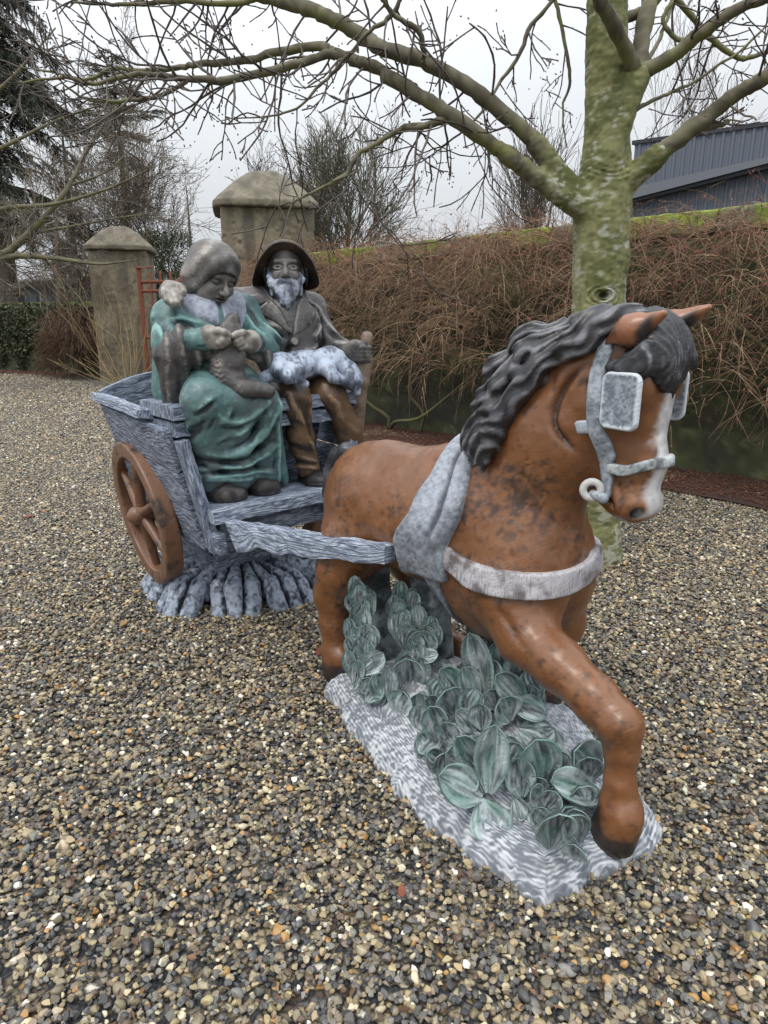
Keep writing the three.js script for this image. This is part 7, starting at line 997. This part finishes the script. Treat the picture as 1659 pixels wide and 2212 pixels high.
// generic bare tree: upright or spreading, recursive
function bareTree(name, label, base, h, r, o = {}) {
  const t = thing(name, label, 'tree', base), trunk = new Heap(), crown = new Heap(); let n = 0; const max = o.max || 2600, c0 = o.c0 || [0.055, 0.045, 0.038], c1 = o.c1 || [0.13, 0.11, 0.085];
  const grow = (p, d, L, R, lvl) => {
    if (n++ > max) return; const k = lvl < 2 ? 7 : 5, st = L / k, pts = []; p = p.clone(); d = d.clone(); const col = mix3(c0, c1, rnd());
    for (let i = 0; i <= k; i++) {
      pts.push([p.x, p.y, p.z, Math.max(o.rmin || 0.004, R * (1 - (lvl ? 0.55 : 0.9) * i / k))]);
      if (lvl < (o.depth || 4) && i >= (lvl ? 1 : o.first ?? 2)) { const m = lvl === 0 ? (o.fan ?? 2) : lvl === 1 ? 2 : rnd() < 0.75 ? 1 : 2; for (let q = 0; q < m; q++) { const s = V().crossVectors(d, V(rr(-1, 1), rr(-1, 1), rr(-1, 1))).normalize(); grow(p, d.clone().multiplyScalar(o.up ?? 0.9).addScaledVector(s, rr(0.35, 0.8)).add(V(0, o.lift ?? 0.15, 0)).normalize(), L * (lvl ? rr(0.45, 0.72) : rr(...(o.cl || [0.42, 0.68]))), R * (1 - 0.5 * i / k) * rr(0.4, 0.58), lvl + 1); } }
      p.addScaledVector(d, st); d.add(V(rr(-1, 1), rr(-0.6, 0.8), rr(-1, 1)).multiplyScalar(lvl ? 0.16 : o.wob ?? 0.06)).normalize();
    }
    (lvl === 0 ? trunk : crown).add(tube(pts, lvl < 1 ? 8 : lvl < 3 ? 4 : 3, false), lvl === 0 ? mix3(c1, c0, 0.3) : col);
  };
  for (let s = 0; s < (o.stems || 1); s++) grow(V(rr(-0.1, 0.1) * (o.stems || 1), 0, rr(-0.1, 0.1)), V(o.lean || rr(-0.04, 0.04) + (o.stems ? rr(-0.16, 0.16) : 0), 1, o.stems ? rr(-0.15, 0.15) : 0).normalize(), h * (o.stems ? rr(0.8, 1) : 1) * (o.trunkPart ?? 0.62), r, 0);
  mesh('trunk', trunk.build(), mBark, t); if (crown.i.length) { const m = mesh('crown', crown.build(), vcol({ roughness: 0.9 }), t); m.userData.kind = 'stuff'; }
  return t;
}
const foot = (px, py, d) => { const p = at(px, py, d); return [p[0], -0.05, p[2]]; };
bareTree('bare_tree', 'bare many branched tree rising behind the tall gate pillar and wall', foot(716, 560, 17), 8.6, 0.26, { max: 7000, fan: 2, first: 2, up: 0.85, lift: 0.2, depth: 5, trunkPart: 0.36, cl: [0.7, 1.15], rmin: 0.006, c0: [0.06, 0.056, 0.04], c1: [0.15, 0.145, 0.09] });
bareTree('bare_tree', 'slender bare tree directly behind the cap of the tall gate pillar', foot(590, 560, 20), 8.2, 0.12, { max: 3000, fan: 1, first: 1, up: 0.9, lift: 0.25, depth: 5, rmin: 0.006, trunkPart: 0.7, stems: 3, wob: 0.12 });
bareTree('bare_tree', 'thin grey bare tree behind the hedge left of the large trunk', foot(1125, 560, 15), 6.2, 0.07, { max: 1500, fan: 1, first: 1, up: 1.2, lift: 0.5, depth: 4, rmin: 0.005, trunkPart: 0.85, stems: 4 });
bareTree('bare_tree', 'low bushy bare tree behind the middle of the hedge', foot(965, 560, 16), 5.0, 0.06, { max: 2600, fan: 1, first: 1, up: 0.8, lift: 0.12, depth: 5, rmin: 0.005, trunkPart: 0.6, stems: 6, c0: [0.06, 0.045, 0.036], c1: [0.15, 0.115, 0.085] });
bareTree('bare_tree', 'pale wispy bare tree between the two gate pillars', foot(405, 600, 18), 7.4, 0.11, { max: 3400, fan: 1, first: 2, up: 0.8, lift: 0.18, depth: 5, rmin: 0.005, trunkPart: 0.6, cl: [0.5, 0.8], c0: [0.1, 0.085, 0.065], c1: [0.2, 0.17, 0.13] });
bareTree('bare_tree', 'faint upright bare tree seen right beside the large trunk', foot(1385, 560, 26), 9.0, 0.09, { max: 900, fan: 1, first: 1, up: 1.2, lift: 0.5, depth: 3, rmin: 0.006, trunkPart: 0.85, stems: 3, c0: [0.11, 0.1, 0.09], c1: [0.2, 0.18, 0.15] });
bareTree('bare_tree', 'brown twiggy thicket tree beyond the low wall in front of the dark spruce', foot(110, 640, 17), 6.8, 0.11, { max: 4600, fan: 3, first: 1, up: 0.75, lift: 0.05, depth: 5, rmin: 0.005, trunkPart: 0.7, stems: 3, c0: [0.075, 0.055, 0.04], c1: [0.19, 0.15, 0.11] });
{ // spreading mossy tree whose trunk stands just out of the picture on the left
  const t = thing('bare_tree', 'spreading mossy bare tree reaching in from the left edge over the wall', 'tree'), tk = new Heap(), cr = new Heap(); let n = 0; const D = 9.5;
  const q = (px, py, r, dd = 0) => [...at(px, py, D + dd), r];
  const base = at(-260, 760, D);
  tk.add(tube(smooth([[base[0], -0.05, base[2], 0.26], [...at(-250, 640, D), 0.22], [...at(-220, 520, D), 0.2], [...at(-200, 300, D), 0.15], [...at(-160, 0, D), 0.1]], 16), 10));
  mesh('trunk', paint(tk.build(), limbCol), mBark, t);
  const limbs = [[q(-230, 580, 0.11), q(-100, 575, 0.085), q(0, 552, 0.06), q(45, 520, 0.05), q(95, 470, 0.042), q(150, 400, 0.036), q(190, 320, 0.03, 0.3), q(245, 240, 0.018, 0.5), q(300, 170, 0.008, 0.7)], [q(-230, 600, 0.09), q(-80, 590, 0.06), q(20, 555, 0.045), q(110, 557, 0.035), q(215, 570, 0.018), q(300, 560, 0.008)], [q(-225, 520, 0.08), q(-100, 480, 0.055), q(10, 450, 0.035), q(120, 440, 0.026, -0.4), q(240, 405, 0.016, -0.6), q(330, 360, 0.007, -0.8)], [q(-215, 420, 0.08), q(-100, 350, 0.05), q(0, 320, 0.03), q(100, 270, 0.02), q(190, 235, 0.012), q(280, 215, 0.005)], [q(-205, 330, 0.07), q(-80, 230, 0.04), q(0, 190, 0.026), q(60, 130, 0.018), q(120, 60, 0.01)], [q(60, 505, 0.03), q(150, 490, 0.02, 0.4), q(260, 470, 0.012, 0.6), q(360, 455, 0.005, 0.8)], [q(150, 400, 0.02), q(230, 370, 0.014, 0.2), q(310, 300, 0.008, 0.3), q(400, 260, 0.004, 0.4)]];
  const tw = (p, d, L, R, lvl) => { if (n++ > 3800) return; const k = 6, pts = []; p = p.clone(); d = d.clone().normalize(); const c = mix3([0.1, 0.085, 0.06], [0.25, 0.22, 0.17], rnd()); for (let i = 0; i <= k; i++) { pts.push([p.x, p.y, p.z, Math.max(0.0028, R * (1 - 0.6 * i / k))]); if (i > 0 && lvl < 3 && rnd() < 0.62) { const s = V().crossVectors(d, V(rr(-1, 1), rr(-1, 1), rr(-1, 1))).normalize(); tw(p, d.clone().addScaledVector(s, rr(0.5, 1)), L * rr(0.4, 0.65), R * 0.6, lvl + 1); } p.addScaledVector(d, L / k); d.add(V(rr(-0.2, 0.2), rr(-0.2, 0.16), rr(-0.2, 0.2))).normalize(); } cr.add(tube(pts, 3, false), c); };
  limbs.forEach((L) => { const s = smooth(L, 36), h = new Heap(); h.add(tube(s, 7)); mesh('branch', paint(h.build(), limbCol), mBark, t); for (let i = 4; i < s.length; i++) for (let m = 0; m < 2; m++) if (rnd() < 0.62) { const a = V(...s[i - 1]), b = V(...s[i]), d = b.clone().sub(a).normalize(), e = V().crossVectors(d, V(rr(-1, 1), rr(-1, 1), rr(-1, 1))).normalize(); tw(b, d.multiplyScalar(0.6).add(e), rr(0.35, 1.0), clamp(s[i][3] * 0.4, 0.004, 0.012), 0); } });
  mesh('twigs', cr.build(), vcol({ roughness: 0.8 }), t).userData.kind = 'stuff';
}
// conifers: whorled limbs hung with needle sprays
function conifer(name, label, base, h, o) {
  const t = thing(name, label, 'tree', base), tk = new Heap(), lm = new Heap(), nd = new Heap();
  tk.add(tube(smooth([[0, 0, 0, o.r], [o.lean * 0.3, h * 0.4, 0, o.r * 0.75], [o.lean, h * 0.97, 0, 0.02]], 14), 9)); mesh('trunk', paint(tk.build(), (x, y, z) => mix3([0.06, 0.045, 0.034], [0.17, 0.135, 0.1], clamp(0.5 + fbm(x * 4, y * 5, z * 4, 3) * 1.5))), mBark, t);
  for (let i = 0; i < o.limbs; i++) {
    const f = mix(o.from, 1, Math.pow(rnd(), o.bias || 1)), y = h * f, a = rr(0, 6.3), L = o.width(f) * rr(0.55, 1.1), x0 = o.lean * f; if (L < 0.05) continue; const droop = o.droop * rr(0.6, 1.3), pts = [], ca = Math.cos(a), sa = Math.sin(a);
    for (let k = 0; k <= 6; k++) { const u = k / 6; pts.push([x0 + ca * L * u, y + L * (o.rise * u - droop * u * u) + 0.05 * noise(i, k, 1), sa * L * u + 0.05 * noise(i, 9, k), 0.03 * (1 - u) * Math.min(1, L) + 0.006]); }
    lm.add(tube(pts, 4, false), [0.06, 0.046, 0.036]);
    const ns = Math.round(o.sprays * L); for (let s = 0; s < ns; s++) {
      const u = Math.pow(rnd(), 0.6), k = Math.min(5, Math.floor(u * 6)), w = u * 6 - k, p = [0, 1, 2].map((j) => mix(pts[k][j], pts[k + 1][j], w)), side = rr(-1, 1), sl = rr(0.12, 0.34) * o.sl, d = V(ca * 0.6 - sa * side, -o.hang * rr(0.3, 1.2), sa * 0.6 + ca * side).normalize(), e = V(p[0], p[1], p[2]), c = mix3(o.c0, o.c1, Math.pow(rnd(), 1.3));
      for (let q = 0; q < o.needles; q++) { const b = e.clone().addScaledVector(d, sl * q / o.needles), n2 = V(rr(-1, 1), rr(-0.9, 0.5), rr(-1, 1)).normalize().multiplyScalar(rr(0.05, 0.1) * o.sl).addScaledVector(d, 0.07 * o.sl), wd = V().crossVectors(n2, V(rr(-1, 1), rr(-1, 1), rr(-1, 1))).normalize().multiplyScalar(0.009 * o.sl); nd.tri([b.x - wd.x, b.y - wd.y, b.z - wd.z], [b.x + wd.x, b.y + wd.y, b.z + wd.z], [b.x + n2.x, b.y + n2.y, b.z + n2.z], c); }
    }
  }
  mesh('limbs', lm.build(), vcol({}), t).userData.kind = 'stuff'; mesh('needles', nd.build(), vcol({ side: THREE.DoubleSide, roughness: 0.8 }), t).userData.kind = 'stuff';
}
conifer('spruce_tree', 'tall dark drooping spruce filling the upper left corner', foot(20, 620, 18), 11.5, { r: 0.26, lean: 0.1, from: 0.3, limbs: 250, width: (f) => 2.5 * (1.1 - f) + 0.9, droop: 0.5, rise: 0.16, sprays: 15, needles: 13, sl: 1.5, hang: 1.3, bias: 0.95, c0: [0.026, 0.034, 0.026], c1: [0.085, 0.09, 0.06] });
conifer('pine_tree', 'tall bare trunked pine with sparse clumped top left of the pillars', foot(291, 640, 24), 9.9, { r: 0.17, lean: 0.0, from: 0.62, limbs: 90, width: (f) => 1.75 * Math.pow(Math.sin(Math.PI * clamp((f - 0.58) / 0.47)), 0.6) * (0.6 + 0.4 * Math.sin(f * 44)), droop: 0.14, rise: 0.22, sprays: 13, needles: 12, sl: 1.5, hang: 0.15, c0: [0.03, 0.03, 0.02], c1: [0.11, 0.09, 0.06] });
conifer('spruce_tree', 'thin brownish conifer behind the spruce and beside the tall pine', foot(170, 640, 22), 7.4, { r: 0.14, lean: 0.1, from: 0.3, limbs: 70, width: (f) => 1.5 * (1.05 - f), droop: 0.4, rise: 0.1, sprays: 11, needles: 11, sl: 1.4, hang: 0.8, c0: [0.04, 0.034, 0.024], c1: [0.12, 0.095, 0.06] });
{ // evergreen bush between the pillars
  const t = thing('evergreen_shrub', 'dark green upright bush between the gate pillars', 'shrub', foot(375, 640, 17)), st = new Heap(), h = new Heap();
  for (let i = 0; i < 12; i++) { const a = rr(0, 6.3), pts = []; for (let k = 0; k <= 5; k++) pts.push([Math.cos(a) * 0.16 * k * rr(0.8, 1), k * 0.56, Math.sin(a) * 0.16 * k, 0.03 - k * 0.004]); st.add(tube(pts, 4), [0.06, 0.05, 0.03]); }
  mesh('stems', st.build(), vcol({}), t).userData.kind = 'stuff';
  for (let i = 0; i < 12000; i++) { const y = rr(0.3, 3.2), R = (0.95 - 0.2 * Math.abs(y - 1.8)) * (0.75 + 0.4 * noise(y * 3, i * 0.001, 2)), a = rr(0, 6.3), r = R * Math.pow(rnd(), 0.4), cl = noise(Math.cos(a) * 3, y * 3, Math.sin(a) * 3); if (cl < -0.12) continue; const p = [Math.cos(a) * r, y, Math.sin(a) * r], s = rr(0.03, 0.07), d = V(rr(-1, 1), rr(-0.2, 1.2), rr(-1, 1)).normalize(), w = V().crossVectors(d, V(rr(-1, 1), rr(-1, 1), rr(-1, 1))).normalize().multiplyScalar(s * 0.3), c = mix3([0.018, 0.03, 0.012], [0.07, 0.095, 0.03], Math.pow(rnd(), 1.4)); h.tri([p[0] - w.x, p[1] - w.y, p[2] - w.z], [p[0] + w.x, p[1] + w.y, p[2] + w.z], [p[0] + d.x * s * 1.4, p[1] + d.y * s * 1.4, p[2] + d.z * s * 1.4], c); }
  mesh('leaves', h.build(), vcol({ side: THREE.DoubleSide, roughness: 0.6 }), t).userData.kind = 'stuff';
}
{ // yellowish bare shoots left of the cart, in front of the small pillar
  const t = thing('bare_shrub', 'straw coloured bare shoots fanning up in front of the small pillar', 'shrub'), h = new Heap(), D = 9.6, B = at(285, 845, D);
  const sh = (p, d, L, r, lvl) => { const pts = []; p = p.clone(); d = d.clone().normalize(); const c = mix3([0.2, 0.145, 0.065], [0.38, 0.29, 0.14], rnd()); for (let k = 0; k <= 9; k++) { pts.push([p.x, p.y, p.z, Math.max(0.0022, r * (1 - 0.7 * k / 9))]); if (k > 2 && lvl < 2 && rnd() < 0.3) sh(p, d.clone().add(V(rr(-0.6, 0.6), rr(-0.2, 0.5), rr(-0.4, 0.4))), L * rr(0.25, 0.5), r * 0.6, lvl + 1); p.addScaledVector(d, L / 9); d.add(V(rr(-0.13, 0.13), rr(-0.06, 0.12), rr(-0.1, 0.1))).normalize(); } h.add(tube(pts, 4, false), c); };
  for (let i = 0; i < 22; i++) sh(V(B[0] + rr(-0.12, 0.2), 0, B[2] + rr(-0.15, 0.15)), V(rr(-1.4, 0.55), rr(0.45, 1.3), rr(-0.35, 0.3)), rr(0.6, 1.6), rr(0.004, 0.0075), 0);
  mesh('shoots', h.build(), vcol({ roughness: 0.7 }), t).userData.kind = 'stuff';
}
{ // crumbs of leaf and twig scattered over the stones
  const h = new Heap();
  for (let i = 0; i < 900; i++) { const z = -0.7 - 7 * Math.pow(rnd(), 1.3), x = rr(-0.62, 0.62) * z * -1; const t = (x - WA[0]) * WN[0] + (z - WA[1]) * WN[1]; if (t < 0.5) continue; const a = rr(0, 6.3), L = rr(0.004, 0.011), w = L * rr(0.15, 0.6), y = rr(0.006, 0.012), c = mix3([0.06, 0.025, 0.016], [0.22, 0.12, 0.06], rnd()), ux = Math.cos(a), uz = Math.sin(a); h.tri([x - ux * L, y, z - uz * L], [x + uz * w, y + 0.003, z - ux * w], [x + ux * L, y + 0.001, z + uz * L], c); h.tri([x - ux * L, y, z - uz * L], [x + ux * L, y + 0.001, z + uz * L], [x - uz * w, y + 0.002, z + ux * w], c); }
  tag(mesh('leaf_litter', h.build(), vcol({ side: THREE.DoubleSide, roughness: 0.8 })), 'brown crumbs of leaf and bark scattered thinly over the gravel', null, null, 'stuff');
}
{ // few dead leaves on the gravel
  const lf = (px, py, s, col, label) => { const p = HF.wor(HF.onY(px, py, 0.012)), sh = new THREE.Shape(); sh.moveTo(-1, 0); sh.bezierCurveTo(-0.5, 0.62, 0.4, 0.55, 1, 0); sh.bezierCurveTo(0.4, -0.5, -0.5, -0.6, -1, 0); const g = new THREE.ExtrudeGeometry(sh, { depth: 0.05, bevelEnabled: false, curveSegments: 10 }); const q = g.attributes.position; for (let i = 0; i < q.count; i++) q.setZ(i, q.getZ(i) + 0.35 * q.getY(i) ** 2 + 0.15 * q.getX(i) ** 2); g.computeVertexNormals(); g.rotateX(-Math.PI / 2); g.scale(s, s, s); const o = mesh('dead_leaf', paint(g, (x, y, z) => mix3(col, [col[0] * 0.6, col[1] * 0.55, col[2] * 0.5], clamp(0.5 + noise(x * 200, y * 200, z * 200)))), vcol({ roughness: 0.6 })); o.position.set(...p); o.rotation.set(rr(-0.2, 0.2), rr(0, 6.3), rr(-0.2, 0.2)); tag(o, label, 'leaf'); };
  lf(267, 1347, 0.024, [0.36, 0.23, 0.09], 'yellowish dead leaf on gravel just in front of the rocky plinth');
  lf(690, 1408, 0.026, [0.2, 0.055, 0.035], 'red brown dead leaf on gravel beside the near hind hoof');
  lf(62, 1116, 0.035, [0.2, 0.05, 0.04], 'dark red dead leaf on gravel far left of the wheel');
  lf(268, 1112, 0.03, [0.19, 0.05, 0.04], 'dark red dead leaf on gravel touching the wheel shadow side');
  lf(868, 1925, 0.016, [0.26, 0.085, 0.045], 'orange brown dead leaf on gravel in front of the leafy plinth edge');
  lf(448, 1580, 0.02, [0.045, 0.032, 0.028], 'nearly black dead leaf on gravel left of the leafy plinth');
}
renderer.render(scene, camera);
